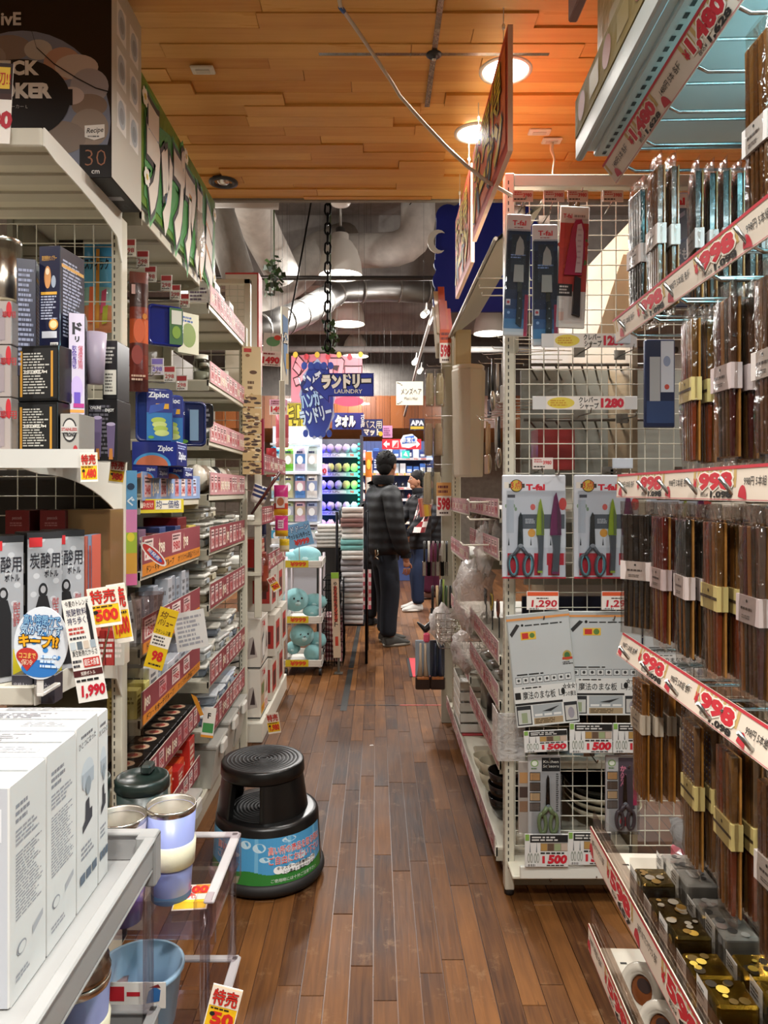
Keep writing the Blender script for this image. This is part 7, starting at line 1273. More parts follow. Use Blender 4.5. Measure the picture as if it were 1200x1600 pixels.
# ---- navy knife-block packs deeper on the mesh
for k,(a,b,y0,y1)in enumerate(((1030,1110,300,480),(1008,1055,530,668))):
    hcard('navy_pack',('large navy pack with white lettering behind the upper chopsticks','navy pack holding a pale knife block, half hidden by chopsticks')[k],'pack',a,b,y0,y1,2.62,'#1b2748',(lambda m,w,h:(m.R(w*.02,h*.86,w*.98,h*.99,'#cfd0d2',1),m.TX('T-fal',w*.28,h*.89,h*.06,'#c01f2c',.05,w=w*.44,L=2),m.TX('いつでも',w*.30,h*.42,h*.08,'#d8dce6',.03,w=w*.5,L=2),m.TX('ナイフの出し入れ',w*.34,h*.34,h*.04,'#c2c8d8',.02,w=w*.6,L=2),m.TX('片手でナイフが',w*.32,h*.28,h*.04,'#c2c8d8',.02,w=w*.55,L=2),m.PG([(w*.05,h*.7),(w*.5,h*.84),(w*.5,h*.80),(w*.05,h*.66)],'#8fa0b8',1),m.PG([(w*.05,h*.52),(w*.6,h*.62),(w*.6,h*.59),(w*.05,h*.49)],'#6f86a8',1)),lambda m,w,h:(m.R(w*.05,h*.05,w*.95,h*.3,'#1d3a6a',1),m.R(w*.15,h*.3,w*.5,h*.8,'#aab0b4',1),m.R(w*.52,h*.4,w*.95,h*.98,'#c9d2de',1),m.D(w*.72,h*.75,w*.12,h*.06,'#8a9ab8',2),m.D(w*.72,h*.46,w*.08,h*.03,'#c04a3a',2)))[k],.02)

# ================================================================== right aisle shelving behind the mesh panel
RX=.46
gr=thing('aisle_shelving','right aisle shelving with pink price rails behind the mesh panel','shelving',(.7,3.6,0))
m=MB();m.box(.96,.98,2.76,4.56,0,2.5,'#8a7860','paint');part(gr,'back_panel',m,world=True)
m=MB();m.rbox(sx(707,4.55),sx(719,4.55),4.52,4.56,.02,sz(508,4.55),IVORY,'paint',.003);slots(m,FF(sx(707,4.55),4.52,0),.1,2.45,.014);slots(m,FL(sx(707,4.55),4.56,0),.1,2.45,.02);part(gr,'upright',m,world=True)
def railL(root,X,y0,y1,z0,z1,seed,back='#c09298',tilt=0):
    m=MB();m.M=FL(X,y1,z0);L,h=y1-y0,z1-z0;m.box(0,L,0,h,-.004,0,'#c9bdb2','card');price_tags(m,L,h,seed,.075,back,tagcol='#d8b8b4');m.M=None;return part(root,'price_rail',m,world=True)
def shelf_r(z,y0,y1,X,rail,seed,back='#c09298',xb=.95):
    m=MB();m.box(X+.006,xb,y0,y1,z-.008,z,'#d2cdbc','paint');m.rbox(X+.002,X+.014,y0,y1,z-.035,z+.003,'#d5d0c0','paint',.002);m.box(X+.006,xb,y0,y0+.004,z-.05,z-.008,'#aaa594','paint');s=part(gr,'shelf',m,world=True)
    if rail:railL(s,X,y0,y1,rail[0],rail[1],seed,back)
    return s
A,B=(2.78,3.62),(3.66,4.53)
shelf_r(.14,2.765,4.66,.444,(.115,.185),61,'#c09aa0');m=MB();m.box(.50,.95,2.765,4.62,0,.10,'#b5b09e','paint');part(gr,'base',m,world=True)
for z,r,s in((.46,(.44,.52),62),(.685,(.665,.745),63),(.855,(.835,.91),64),(1.25,(1.225,1.30),65),(1.41,(1.38,1.45),66)):shelf_r(z,*A,RX,r,s)
for z,r,s in((.555,(.535,.61),67),(.80,(.78,.85),68),(1.14,(1.12,1.20),69),(1.39,(1.365,1.44),70)):shelf_r(z,*B,RX,r,s)
# sloping header shelf on top
m=MB();m.M=None;q=[Vector((.445,2.74,2.42)),Vector((.445,4.5,2.42)),Vector((.62,4.5,2.56)),Vector((.62,2.74,2.56))];m.poly(q,'#b8b3a2','paint');m.poly([v+Vector((.004,0,-.012))for v in q][::-1],'#a8a392','paint');m.tube([q[0],q[1]],.008,6,'#d2d0c4','paint');m.tube([q[2],q[3]],.006,6,'#d2d0c4','paint');part(gr,'sloping_header',m,world=True)
m=MB();m.box(.50,.53,2.74,2.77,2.0,2.5,IVORY,'paint');part(gr,'header_bracket',m,world=True)
# goods: bottom shelf of bowls, stacked pans, trays
def bowl_r(name,label,cat,x,y,z,R,h,c,fin='ceramic',n=1,group=None,dz=.022):
    for k in range(n):m=MB();m.lathe(bowlshape(R,h),28,c,fin);put(m,name,label if n==1 else label+', %s from stack bottom'%NTH[k],cat,(x,y,z+k*dz),0,group)
bowl_r('black_bowl','black lacquer noodle bowl on the bottom shelf by the mesh panel','bowl',.540,3.02,.143,.082,.09,'#191614','lacquer',3,'black bowls by the mesh panel',.05)
bowl_r('cream_bowl','cream speckled bowl behind the black bowls','bowl',.525,3.30,.143,.066,.08,'#b5ac94','ceramic',2,'cream bowls on the bottom shelf',.05)
bowl_r('beige_bowl','beige bowl farther along the bottom shelf','bowl',.53,3.50,.143,.07,.08,'#c2b8a0','ceramic',1)
bowl_r('white_bowl','white bowl at the foot of the mesh panel post','bowl',.55,2.80,.143,.05,.06,'#c9c2b4','ceramic',1)
m=MB();m.rbox(.50,.66,3.62,3.80,.143,.165,'#a39a86','ceramic',.006);solo(m,'stone_plate','square grey-beige plate beside the cream bowls','plate')
for k in range(5):
    t=thing('storage_tray','white plastic tray, %s from the bottom of the stack on the far bottom shelf'%NTH[k],'tray',(.56,4.22,.146+k*.058),0,'stacked white trays');m=MB();m.rbox(-.10,.10,-.17,.17,0,.008,'#d8d4ca','plastic',.003);[m.rbox(*a,0,.05,'#d8d4ca','plastic',.003)for a in((-.10,-.094,-.17,.17),(.094,.10,-.17,.17),(-.1,.1,-.17,-.164),(-.1,.1,.164,.17))];part(t,'tray_body',m)
m=MB();m.rbox(.47,.68,4.02,4.42,.1425,.1455,'#c8404a','card',.001);solo(m,'red_tray_sheet','red sheet under the stacked white trays','sheet')
for k in range(4):
    y=2.92+k*.18;t=thing('saucepan_lid','glass and steel lid or pan on the third right shelf, %s from the mesh panel'%NTH[k],'lid',(.57,y,.69),0,'lids on the third right shelf');m=MB();m.lathe([(0,0),(.07,0),(.082,.01),(.08,.03),(.03,.045),(0,.047)],22,'#c2beb4' if k%2 else '#a8a49a','gloss');part(t,'lid_body',m);m=MB();m.lathe([(.012,.045),(.016,.06),(.012,.07),(0,.07)],12,'#1c1a18','plastic');part(t,'knob',m)
for k in range(4):
    y=2.90+k*.19;t=thing('kitchen_jar','dark canister or ladle stand on the second right shelf, %s from the mesh panel'%NTH[k],'canister',(.55,y,.464),0,'dark canisters on the second right shelf');m=MB();m.lathe([(0,0),(.05,0),(.058,.01),(.058,.10),(.05,.12),(0,.12)],20,('#1e1c1b','#c9c2b2','#26211f','#8f887a')[k],'plastic');part(t,'canister_body',m);m=MB();m.lathe([(.052,.12),(.054,.135),(.02,.15),(0,.15)],20,'#151413','plastic');part(t,'lid',m)
for k in range(4):
    y=2.92+k*.18;t=thing('scissors','pair of household scissors standing on the fourth right shelf, %s from the mesh panel'%NTH[k],'scissors',(.52,y,.86),-PI/2,'scissors on the fourth right shelf');m=MB();m.M=FF(0,0,.0)@Matrix.Rotation(PI,4,'Z')@Matrix.Translation((0,-.16,0));scissors(m,.12,.16,0,.16,0,1.2,('#141316','#8a4a2c','#b8a03a','#141316')[k],'#3a3a3e');part(t,'scissors_body',m)
for k in range(5):
    m=MB();m.blob((RX+.06,2.95+k*.14,1.33),(.055,.065,.075),12,8,('#c9c2ba','#b8aea2','#d2b8b0','#c2bcb2','#a89c90')[k],'bagfilm',.4,k,4);solo(m,'wrapped_utensil','crinkled clear packet of utensils above the second upper rail, %s from the mesh panel'%NTH[k],'packet','crinkled packets on right shelves')
for k,(px,py,Y,w,h,l)in enumerate(((740,930,3.5,.12,.16,'large crinkled clear bag hanging above the wire basket'),(690,975,4.4,.09,.10,'crinkled clear bag stuffed in the projecting wire basket'),(735,1015,3.7,.12,.10,'crinkled clear bag draped over the rail under the wire basket'),(757,860,3.2,.05,.11,'slim clear packet leaning out by the mesh panel'))):
    c=at(px,py,Y);m=MB();m.blob(c,(w*.8,w,h),18,12,'#efeae6','bagfilm',.5,k+5,4.5);solo(m,'plastic_bag',l,'bag')
t=thing('wire_basket','small chrome wire basket jutting into the aisle from right shelves','basket',at(720,990,4.0));m=MB();c=at(712,975,4.0)
for k in range(5):z=c.z-.10+k*.035;m.tube([(c.x-.10,3.85,z),(c.x+.14,3.85,z),(c.x+.14,4.1,z),(c.x-.10,4.1,z),(c.x-.10,3.85,z)],.0022,5,'#a8a49c','metal')
for k in range(9):x=c.x-.10+.03*k;m.tube([(x,4.1,c.z+.04),(x,4.1,c.z-.10),(x,3.85,c.z-.10),(x,3.85,c.z+.04)],.0018,5,'#a8a49c','metal')
part(t,'wire_cage',m,world=True)
# hanging utensils in the upper part, seen left of and through the mesh
g=random.Random(21)
for r,(z,n,l0)in enumerate(((2.05,6,.22),(1.80,7,.25))):
    for k in range(n):
        y=2.82+k*.115;x=RX+.04+g.uniform(0,.05);L=l0*g.uniform(.8,1.05);c=g.choice(('#2a2624','#b8b4ac','#3a2a24','#141414','#8a8680','#c2a07a'))
        t=thing('kitchen_utensil','packaged kitchen utensil, %s row of the right bay, %s from mesh panel'%(('upper','lower')[r],NTH[k]),'utensil',(x,y,z-L),g.uniform(-.3,.3),'hanging kitchen utensils')
        m=MB();m.tube([(0,0,L),(0,.0,L*.55),(0,0,L*.35)],[.006,.007,.005],8,c,'plastic');part(t,'handle',m);m=MB()
        if k%3==0:m.blob((0,0,L*.2),(.012,.035,L*.2),12,8,'#b8b4ae','metal')
        elif k%3==1:[m.tube([(0,0,L*.36),(.0,.03*math.cos(a),L*.2+.0),(0,.012*math.cos(a),0.0)],.0022,5,'#b8b4ae','metal')for a in(0,.8,1.57,2.3,3.14)]
        else:m.rbox(-.004,.004,-.03,.03,0,L*.36,c,'plastic',.003)
        part(t,'utensil_head',m);m=MB();m.tube([(.3,0,L+.02),(-.04,0,L+.018),(-.05,0,L+.03)],.002,5,'#c2beb6','metal');part(t,'hook',m)
for k,(px,py)in enumerate(((757,783),(757,810),(746,850))):
    c=at(px,py,3.0);m=MB();m.tube([c+Vector((.25,0,0)),c+Vector((-.06,0,-.005)),c+Vector((-.07,0,.008))],.004,6,'#d2ccbc','paint');solo(m,'bare_hook','bare cream hook arm in the right bay, %s from the top'%NTH[k],'hook','bare hooks in the right bay')
for k,(px,py)in enumerate(((757,435),(760,450),(764,462))):
    c=at(px,py,3.2);m=MB();m.tube([c+Vector((.2,0,0)),c+Vector((-.03,0,0)),c+Vector((-.03,0,.015))],.003,6,'#d2ccbc','paint');solo(m,'bare_hook','thin white hook arm against the blue board, %s from the top'%NTH[k],'hook','bare hooks against the blue board')
t=thing('white_canister','tall smooth white octagonal canister under the sloping header','canister',at(732,745,4.0));m=MB();hh=(745-578)/F0*4.0;m.lathe([(0,0),(.075,0),(.078,.01),(.092,hh-.01),(.088,hh),(0,hh)],8,'#c2b8a4','paint',sm=False);part(t,'canister_body',m)
m=MB();m.lathe([(.085,0),(.088,.02),(.03,.03),(0,.03)],8,'#cdc4b0','paint');m.v=[v+Vector((0,0,hh))for v in m.v];part(t,'lid',m)
L_box('cream_carton','cream carton on top shelf beside the far right post','box',712,736,515,572,4.4,.2,'#cdb98a',lambda m,w,h:m.R(w*.1,h*.1,w*.9,h*.9,'#d2c096',1),None)
# things seen through the mesh
m=MB();m.box(.60,1.4,3.05,3.07,1.50,1.98,'#8f9088','paint');m.M=None;solo(m,'divider_panel','pale grey divider panel seen through the mesh','panel')
m=MB();m.M=frame((.80,2.80,2.02),X_,Z_);m.prism([(.03,.03),(.30,.09),(.34,.33),(.14,.36)],.004,'#b89c7c','card');m.M=None;solo(m,'kraft_sheet','peach paper sheet seen through the upper mesh','sheet')
m=MB();m.rbox(1.0,1.12,2.79,2.80,2.16,2.26,'#17181c','card');solo(m,'black_card','black card lying against the peach sheet behind the mesh','card')
for k,(z,y)in enumerate(((1.93,3.0),(1.72,2.95))):
    t=thing('wire_shelf','chrome wire shelf seen through the mesh, %s one'%('upper','lower')[k],'shelf',(.85,y,z));m=MB()
    for q in range(9):m.cyl((.58+.05*q,2.80,z+.03),(.72+.05*q,3.2,z),.004,n=6,col='#6f6c66',fin='dullmetal')
    m.cyl((.56,2.80,z+.03),(1.02,2.80,z+.03),.006,n=6,col='#6f6c66',fin='dullmetal');m.cyl((.70,3.2,z),(1.16,3.2,z),.006,n=6,col='#6f6c66',fin='dullmetal');part(t,'wire_frame',m,world=True)
m=MB();m.rbox(.62,.76,2.82,2.95,1.56,1.72,'#8a1f1c','card');solo(m,'red_carton','dark red carton glimpsed through the middle of the mesh','box')
m=MB();m.box(.60,1.4,2.98,3.0,1.10,1.50,'#c2bfb2','paint');solo(m,'divider_panel','cream divider panel seen through the mesh behind the knife sets','panel')
m=MB();m.box(.58,1.4,2.92,2.94,.86,1.06,'#23263a','paint');solo(m,'divider_panel','navy panel seen through the mesh above the cutting boards','panel')
m=MB();m.box(.70,1.4,3.3,3.32,.16,.84,'#3b3a30','paint');solo(m,'divider_panel','dark olive panel seen through the lower mesh','panel')
for k in range(4):m=MB();m.lathe(bowlshape(.15,.05),28,('#b8b09a','#a39a84','#b8b09a','#16150f')[k],'ceramic');put(m,'serving_bowl','%s serving bowl seen through the lower mesh, %s from the bottom of its stack'%('black' if k==3 else 'beige',NTH[k]),'bowl',(.90,2.93,.20+.028*k),0,'serving bowls behind the mesh')
m=MB();m.lathe(bowlshape(.13,.05),28,'#8fa0a8','gloss');put(m,'serving_bowl','pale blue-grey bowl on a shelf seen through the lower mesh','bowl',(.80,2.95,.43),0)
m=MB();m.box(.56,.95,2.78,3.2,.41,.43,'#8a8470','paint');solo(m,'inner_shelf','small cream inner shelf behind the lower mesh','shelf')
# clear corner sleeve
m=MB();m.box(PX-.05,PX+.05,PY-.025,PY-.022,sz(1190,2.66),sz(1115,2.66),'#f4f2f0','bagfilm');m.box(PX-.05,PX-.047,PY-.025,PY+.10,sz(1190,2.66),sz(1115,2.66),'#f4f2f0','bagfilm');solo(m,'clear_sleeve','clear plastic sleeve clipped round the mesh panel post','sleeve')

# ---------------------------------------------------------------- far right end: things hung beyond the second post
m=MB();m.box(sx(690,4.7),sx(712,4.7),4.70,4.73,0,2.48,'#b5b0a2','paint');solo(m,'slim_panel','slim ivory end panel beyond the far right post','panel')
for r,py in enumerate((572,650,726)):
    for k in range(2):
        px=672+15*k-2*r;t=thing('brush_pack','hanging clear pack of pale cylindrical bottles beyond far post, %s row, %s'%(NTH[r],('left','right')[k]),'pack',at(px,py+62,4.62),0,'pale packs beyond the far right post')
        h=.24;m=MB();m.lathe([(0,0),(.022,.003),(.025,.015),(.025,h*.7),(.018,h*.78),(.018,h*.84),(0,h*.84)],14,('#c9bb9a','#c2a488','#cfc6ae')[r],'plastic');part(t,'bottle',m);m=MB();m.box(-.03,.03,-.028,.028,-.004,h*.95,'#e2ddd4','film');part(t,'film_pouch',m);m=MB();m.tube([(.12,.0,h+.01),(-.01,0,h+.008),(-.02,0,h+.02)],.002,5,'#c2beb6','metal');part(t,'hook',m)
price_sign('tall orange-topped price card reading 598 at the far right post, upper one',687,705,515,567,4.5,'598',top='#d2562a',lines=False);price_sign('tall orange-topped price card reading 598 at the far right post, lower one',682,705,754,806,4.5,'598',top='#d29a5a',lines=False)
t=thing('orange_flags','orange and white paper flags fanned out above the far right post','flags',at(690,510,4.6));g=random.Random(4)
for k,(a,b,c,w)in enumerate((((688,515),(684,448),'#d2481e',10),((694,515),(690,470),'#d9602a',8),((683,520),(677,455),'#c9b48a',9),((700,515),(697,482),'#d2481e',7),((681,560),(675,480),'#b8ae98',8))):
    m=MB();A_,B_=at(*a,4.6+.01*k),at(*b,4.6+.01*k);m.M=None;wv=Vector((w/F0*4.6,0,0));m.poly((A_,A_+wv,B_+wv,B_),c,'card');part(t,'flag',m,world=True)
t=thing('hand_mop','black curved ladle hanging at the far right post','ladle',at(676,985,4.62));m=MB();m.tube([at(690,905,4.62),at(686,945,4.62),at(679,970,4.62),at(664,984,4.62),at(652,972,4.62)],[.010,.012,.022,.026,.006],10,'#151414','plastic');part(t,'ladle_body',m,world=True);m=MB();m.tube([at(693,905,4.6),at(690,960,4.6)],.006,8,'#8fa83a','plastic');part(t,'green_handle',m,world=True)
for k in range(6):
    px=663+7*k;t=thing('hanging_tool','slim kitchen tool on the hook row at the far right post, %s from the left'%NTH[k],'utensil',at(px,900,4.62),0,'slim tools at the far right post');m=MB();L=.22;m.tube([(0,0,L),(0,0,L*.4)],[.007,.006],8,('#1a1918','#c9c4ba','#5a1f2c','#26241f','#b8b2a6','#1a1918')[k],'plastic');part(t,'handle',m);m=MB();m.rbox(-.012,.012,-.004,.004,0,L*.42,('#b8b4ae','#1c1b1a','#8a8680','#c2beb6','#2a2826','#a8a49c')[k],'metal',.003);part(t,'tool_head',m)
for k in range(5):
    px=676+7*k;t=thing('hanging_tool','dark handled tool, lower hook row at far right post, %s from left'%NTH[k],'utensil',at(px,985,4.60),0,'dark tools at the far right post');m=MB();L=.28;m.tube([(0,0,L),(0,0,L*.5)],[.009,.008],8,('#16181a','#d2b48a','#16181a','#3f5a3a','#16181a')[k],'plastic');part(t,'handle',m);m=MB();m.rbox(-.014,.014,-.005,.005,0,L*.5,('#1a1918','#c2a06a','#8a8680','#1c1b1a','#c2beb6')[k],'plastic',.003);part(t,'tool_head',m)
for k,px in enumerate((649,672)):
    t=thing('turner_pack','boxed pack with two steel utensils and wooden foot near the floor, %s'%('left of the pair','right of the pair')[k],'pack',(sx(px+12,4.55),4.55,sz(1078,4.55)),0,'boxed utensil packs near the floor');w,h=.092,.30
    m=MB();m.rbox(-w/2,w/2,0,.05,0,h*.26,'#2a1a12','card',.006);m.rbox(-w/2,w/2,.03,.05,h*.26,h,'#8f9aa4' if k==0 else '#3a3f4a','card',.003);part(t,'pack_base',m)
    m=MB();m.rbox(-w*.42,w*.42,-.003,.04,h*.20,h*.27,'#a8683a','lacquer',.006);part(t,'wooden_foot',m)
    for s in(-1,1):
        m=MB();m.tube([(s*w*.2,.015,h*.28),(s*w*.16,.015,h*.6),(s*w*.16,.015,h*.95)],[.018,.009,.007],10,'#b8a48c' if k==0 else '#26324a','gloss' if k==0 else 'plastic');part(t,'utensil',m)
m=MB();m.rbox(sx(662,4.56),sx(672,4.56),4.57,4.60,sz(1005,4.56),sz(990,4.56),'#d2506a','plastic',.01);solo(m,'pink_tag','pink rounded tag above the boxed utensil packs','tag')
t=thing('paper_bags','pink and yellow gift bag hanging by the far right hooks','bag',at(662,808,6.0));m=MB();m.M=frame(at(657,808,6.0),X_,Z_)@Matrix.Rotation(.12,4,'Z');[m.box(.018*k,.018*k+.018,0,.15,-.05,0,('#c2605a','#d28a6a','#d8a83a','#d8b83a','#c2904a')[k],'paper')for k in range(5)];part(t,'bag_body',m,world=True);m=MB();m.tube([at(662,782,6.0),at(665,768,6.0),at(672,782,6.0)],.004,5,'#d2cabc');part(t,'bag_handle',m,world=True);hangline(t,0,0,.17)
# ================================================================== NEAR RIGHT: chopstick display facing the aisle
TH=math.radians(2.1);RD=Matrix.Translation((.555,1.65,0))@Matrix.Rotation(-TH,4,'Z')
def rd(x,y,z):return RD@Vector((x,y,z))
cd=thing('chopstick_display','white lit display fixture at the right edge hung with packs of chopsticks','shelving',RD.translation,-TH)
m=MB();m.rbox(.36,.38,-1.5,.02,.05,2.24,'#c9d2d2','paint',.004);part(cd,'back_panel',m)
for y in(.0,-.95):m=MB();m.rbox(.325,.36,y-.02,y+.02,.02,2.24,'#d2d6d2','paint',.003);slots(m,FL(.325,y+.02,0),.1,2.2,.02);part(cd,'upright',m)
# lit canopy shelf on top
m=MB();m.rbox(-.085,.38,-1.5,.03,2.255,2.275,'#d2e0e0','paint',.003);m.rbox(-.10,-.083,-1.5,.035,2.235,2.285,'#a6aeac','paint',.004);m.rbox(-.06,-.02,-1.5,.03,2.243,2.256,'#b9c2c0','paint',.003);can=part(cd,'canopy_shelf',m)
m=MB();m.M=frame((0,-1.5,2.2425),Y_,X_);[m.R(.03+.03*k,-.045,.045+.03*k,-.037,'#2b302f',1)for k in range(50)];m.M=None;part(can,'hole_row',m)
m=MB();m.M=FL(-.101,.03,2.285);L=1.5;m.box(0,L,0,.085,-.003,0,'#6b5c34','cloth');[m.D(.06+.20*k,.045,.030,.030,'#7a4a3c',1)for k in range(7)];[m.R(.13+.20*k,.02,.2+.20*k,.07,'#74653a',1)for k in range(7)];m.M=None;part(can,'price_rail',m)
m=MB();m.rbox(.27,.31,-1.3,-.30,2.226,2.252,'#d8dcdc','paint',.004);part(can,'light_housing',m);m=MB();m.cyl((.29,-1.28,2.215),(.29,-.32,2.215),.012,n=10,col='#8fe2f2',fin='tube');part(can,'tube_light',m,'glowing cool white tube')
lamp('AREA','display_tube_lamp',rd(.16,-.68,2.205),10,(.72,.93,1.0),1.15,rd(.05,-.68,1.2),shape='RECTANGLE',size_y=.05).rotation_euler.rotate_axis('Z',PI/2)
# cartons on the canopy
for k,(y1,y0,hh,c,l)in enumerate(((-.0,-.34,.75,'#75673f','big olive-brown carton on the lit canopy shelf, farthest one'),(-.36,-.78,.70,'#6d5f38','big olive-brown carton on the lit canopy shelf, nearer one'))):
    t=thing('cardboard_carton',l,'box',rd(.10,(y0+y1)/2,2.286),-TH);m=MB();w=y1-y0;m.rbox(-.16,.22,-w/2,w/2,0,hh,c,'crinkle',.006);part(t,'carton',m);m=MB();m.M=FL(-.1605,w/2,0);m.R(0,hh*.48,w,hh*.54,'#a5935f',1);m.R(w*.3,.1,w*.7,.2,'#7a6a40',1);m.M=None;part(t,'packing_tape',m)
# price strips and hooks
def strip_art(m,L,h,big,sub,desc,per=.295,ph=0.0):
    m.R(0,0,L,h,'#d2c2b0',1);m.R(0,h*.91,L,h,'#b02a34',3);m.R(0,h*.03,L,h*.05,'#b8505a',3);u=ph-per
    while u<L:
        a,b=u+per*.42,u+per*.98;c0,c1=max(0,a),min(L,b)
        if c1>c0+.01:
            for q in range(10):
                x=a+(b-a)*q/10;x0,x1=max(0,x),min(L,x+(b-a)/18)
                if x1>x0:m.R(x0,h*.40,x1,h*.91,'#b8985e',2)
        if a>-.02 and b<L+.02:
            m.TX('¥',a+per*.03,h*.36,h*.30,'#b8202c',.04,L=4);m.TX(big,a+per*.29,h*.36,h*.46,'#b81f2c',.06,w=per*.42,L=4,out='#e6dccc',outw=.06);m.TX('税込¥',a+per*.16,h*.12,h*.11,'#26221e',.02,w=per*.1,L=3);m.TX(sub,a+per*.37,h*.10,h*.18,'#1c1916',.05,w=per*.26,L=4)
        if u>-.02 and u+per*.36<L:
            m.TX(desc,u+per*.20,h*.46,h*.20,'#26221e',.03,w=per*.32,L=3)
        if 0<u+per*.03<L-.02:m.D(u+per*.03,h*.05,h*.26,h*.40,'#b02a34',3,16,a0=0,a1=PI)
        u+=per
HOOKS={2.175:(-.05,-.17,-.30,-.43,-.58,-.72),1.815:(-.06,-.20,-.34,-.48,-.62),1.465:(-.06,-.19,-.31,-.44,-.57),1.110:(-.07,-.21,-.35,-.49,-.63)}
for k,(z,ys)in enumerate(HOOKS.items()):
    for j,y in enumerate(ys):
        m=MB();m.tube([(.36,y,z),(.01,y,z),(-.012,y,z+.012),(-.03,y,z+.035)],.0035,7,'#aeb0ae','metal');m.tube([(.36,y-.03,z+.035),(.0,y-.03,z+.035),(-.006,y-.03,z+.03)],.003,7,'#b4b6b4','metal');m.box(.352,.36,y-.035,y+.005,z-.015,z+.05,'#b9bab6','metal');m.v=[v for v in m.v];part(cd,'display_hook',m)
    t=thing('price_strip','long cream and red price strip with big red %s, %s strip from the top'%('1,480' if k==0 else '998',NTH[k]),'price strip',rd(-.012,-.72,z),-TH);tilt=(-.65,-.15,.06,.30)[k]
    M_=FL(0,.72+.015,0)@Matrix.Rotation(-tilt,4,'X');L=1.5;m=MB();m.M=M_;m.box(0,L,0,.052,-.002,0,'#d2c2b0','card');part(t,'strip',m);m=MB();m.eps=.0004;m.M=M_;strip_art(m,L,.052,'1,480' if k==0 else '998','1,628' if k==0 else '1.098','1480円 5本 各種' if k==0 else '998円 5本組 各種',ph=(.03,.04,.02,.01)[k]);part(t,'printed_face',m)
# packs
STYLES={
    'dark':(['#241d18','#2e2620','#1c1714','#2a221c','#201a16'],'#7a5a36','#c2b4ae',None),'red':(['#5a1f16','#6a2618','#541c14','#62241a','#5c2016'],'#9a6a34','#b8a29e',None),
    'marble':(['#2c2a26','#3a362e','#262420','#34302a','#2a2823'],'#9a6c38','#c4b4ae',None),'wood':(['#6e3a1c','#823c1e','#5a3a20','#8a5a28','#6a4a26'],'#9a6a34','#b8a468','#3a2a16'),
    'mix':(['#5a4024','#4a1f1c','#8a5a2c','#3a3024','#50382a'],'#8a5e30','#b8a6a2',None),'honey':(['#8a5824','#7c4e20','#93622c','#86541f','#8f5e2a'],'#9c6a30','#bcae9a',None),'blue':(['#8a6236','#7c5632','#8f6a40','#84603c','#7a5a3c'],'#93662e','#b8a468','#3a2a16'),'brown':(['#5e3a1c','#6e4a26','#4f3018','#644020','#58361a'],'#8a5e30','#c4b8b0',None)}
protos={}
STK={}
def stick_mesh(col,tip,pat=None,w=.0105,h=.245):
    k=(col,pat)
    if k not in STK:
        m=MB();rs=((0,.0026),(h*.55,.0044),(h-.002,.0056),(h,.0048))
        R_=[[m.p((a*r,b*r*.9,z))for a,b in((-1,-1),(1,-1),(1,1),(-1,1))]for z,r in rs]
        for i,(A,B)in enumerate(zip(R_,R_[1:])):
            for q in range(4):j=(q+1)%4;m.face((A[q],A[j],B[j],B[q]),tip if i==0 else col,'lacquer')
        m.face(R_[-1],col,'lacquer');m.face(R_[0][::-1],tip,'lacquer')
        if pat:
            m.M=FF(-.005,-.0056,0);z=h*.58
            while z<h-.012:m.PG([(.001,z),(.005,z+.004),(.009,z),(.005,z-.002)],pat,1);m.PG([(.001,z+.006),(.005,z+.010),(.009,z+.006),(.005,z+.008)],'#c2bcb8',1);z+=.012
            m.M=None
        STK[k]=meshdata(m,'chopstick')
    return STK[k]
def pack(style,label,x,y,ztop,n_st=5,rz=0.0,detail=True,group=None,tall=1.0):
    cols,back,band,line=STYLES[style];w=.0125*n_st;H_=.255*tall;t=thing('chopstick_pack',label,'chopsticks',rd(x,y,ztop-H_),-PI/2-TH+rz,group)
    g=random.Random(label)
    m=MB();m.rbox(-w/2-.003,w/2+.003,.006,.0095,.002,H_-.006,back,'lacquer',.001);part(t,'backing_card',m)
    if detail:
        for k in range(n_st):
            o=link(bpy.data.objects.new('chopstick',stick_mesh(cols[k%5],'#8a5c2c' if style in('marble','red')and k%2 else cols[(k+2)%5],{'blue':'#26305a','honey':'#2a1a10'}.get(style))));o.parent=t;o.location=((k-(n_st-1)/2)*.0125,0,.004);o.scale=(1,1,tall)
    else:
        m=MB()
        for k in range(n_st):m.box((k-n_st/2)*.0125+.001,(k-n_st/2)*.0125+.0115,-.004,.006,.004,H_-.008,cols[k%5],'lacquer')
        part(t,'chopsticks',m)
    z0=H_*(.42 if style!='honey' else .56);bh=.040
    m=MB();m.box(-w/2-.004,w/2+.004,-.0072,.0105,z0,z0+bh,band,'paper');m.M=FF(-w/2,-.0074,z0)
    if line:m.R(-.004,bh*.44,w+.004,bh*.56,line,1);m.D(w*.5,bh*.78,.003,None,'#3a2a16',1,8)
    else:m.D(w*.5,bh*.82,.0025,None,'#2a2422',1,8);m.BARS(w*.2,bh*.45,w*.8,bh*.62,1,'#5a504c',1,seed=3);m.BARS(w*.25,bh*.15,w*.75,bh*.32,2,'#7a706a',1,seed=5)
    m.M=None;part(t,'paper_band',m)
    m=MB();a,b=w/2+.008,.0105;nz_=8;ids=[]
    for j in range(nz_+1):
        v=j/nz_;e=(.25 if j==nz_ else .7 if j==nz_-1 else 1)*(.6 if j==0 else 1);ids.append([m.p((sx_*a*(1+.05*g.uniform(-1,1)),sy_*b*e*(1+.25*g.uniform(-1,1))+.001,-.012+v*(H_+.034)))for sx_,sy_ in((-1,0),(-.5,-1),(0,-1.05),(.5,-1),(1,0),(.5,.9),(-.5,.9))])
    for A,B in zip(ids,ids[1:]):
        for q in range(7):j=(q+1)%7;m.face((A[q],A[j],B[j],B[q]),'#ece8e4','film',True)
    part(t,'clear_bag',m)
    return t
NEAR='front pack on its hook'
ROWN=('top','second','third','lowest')
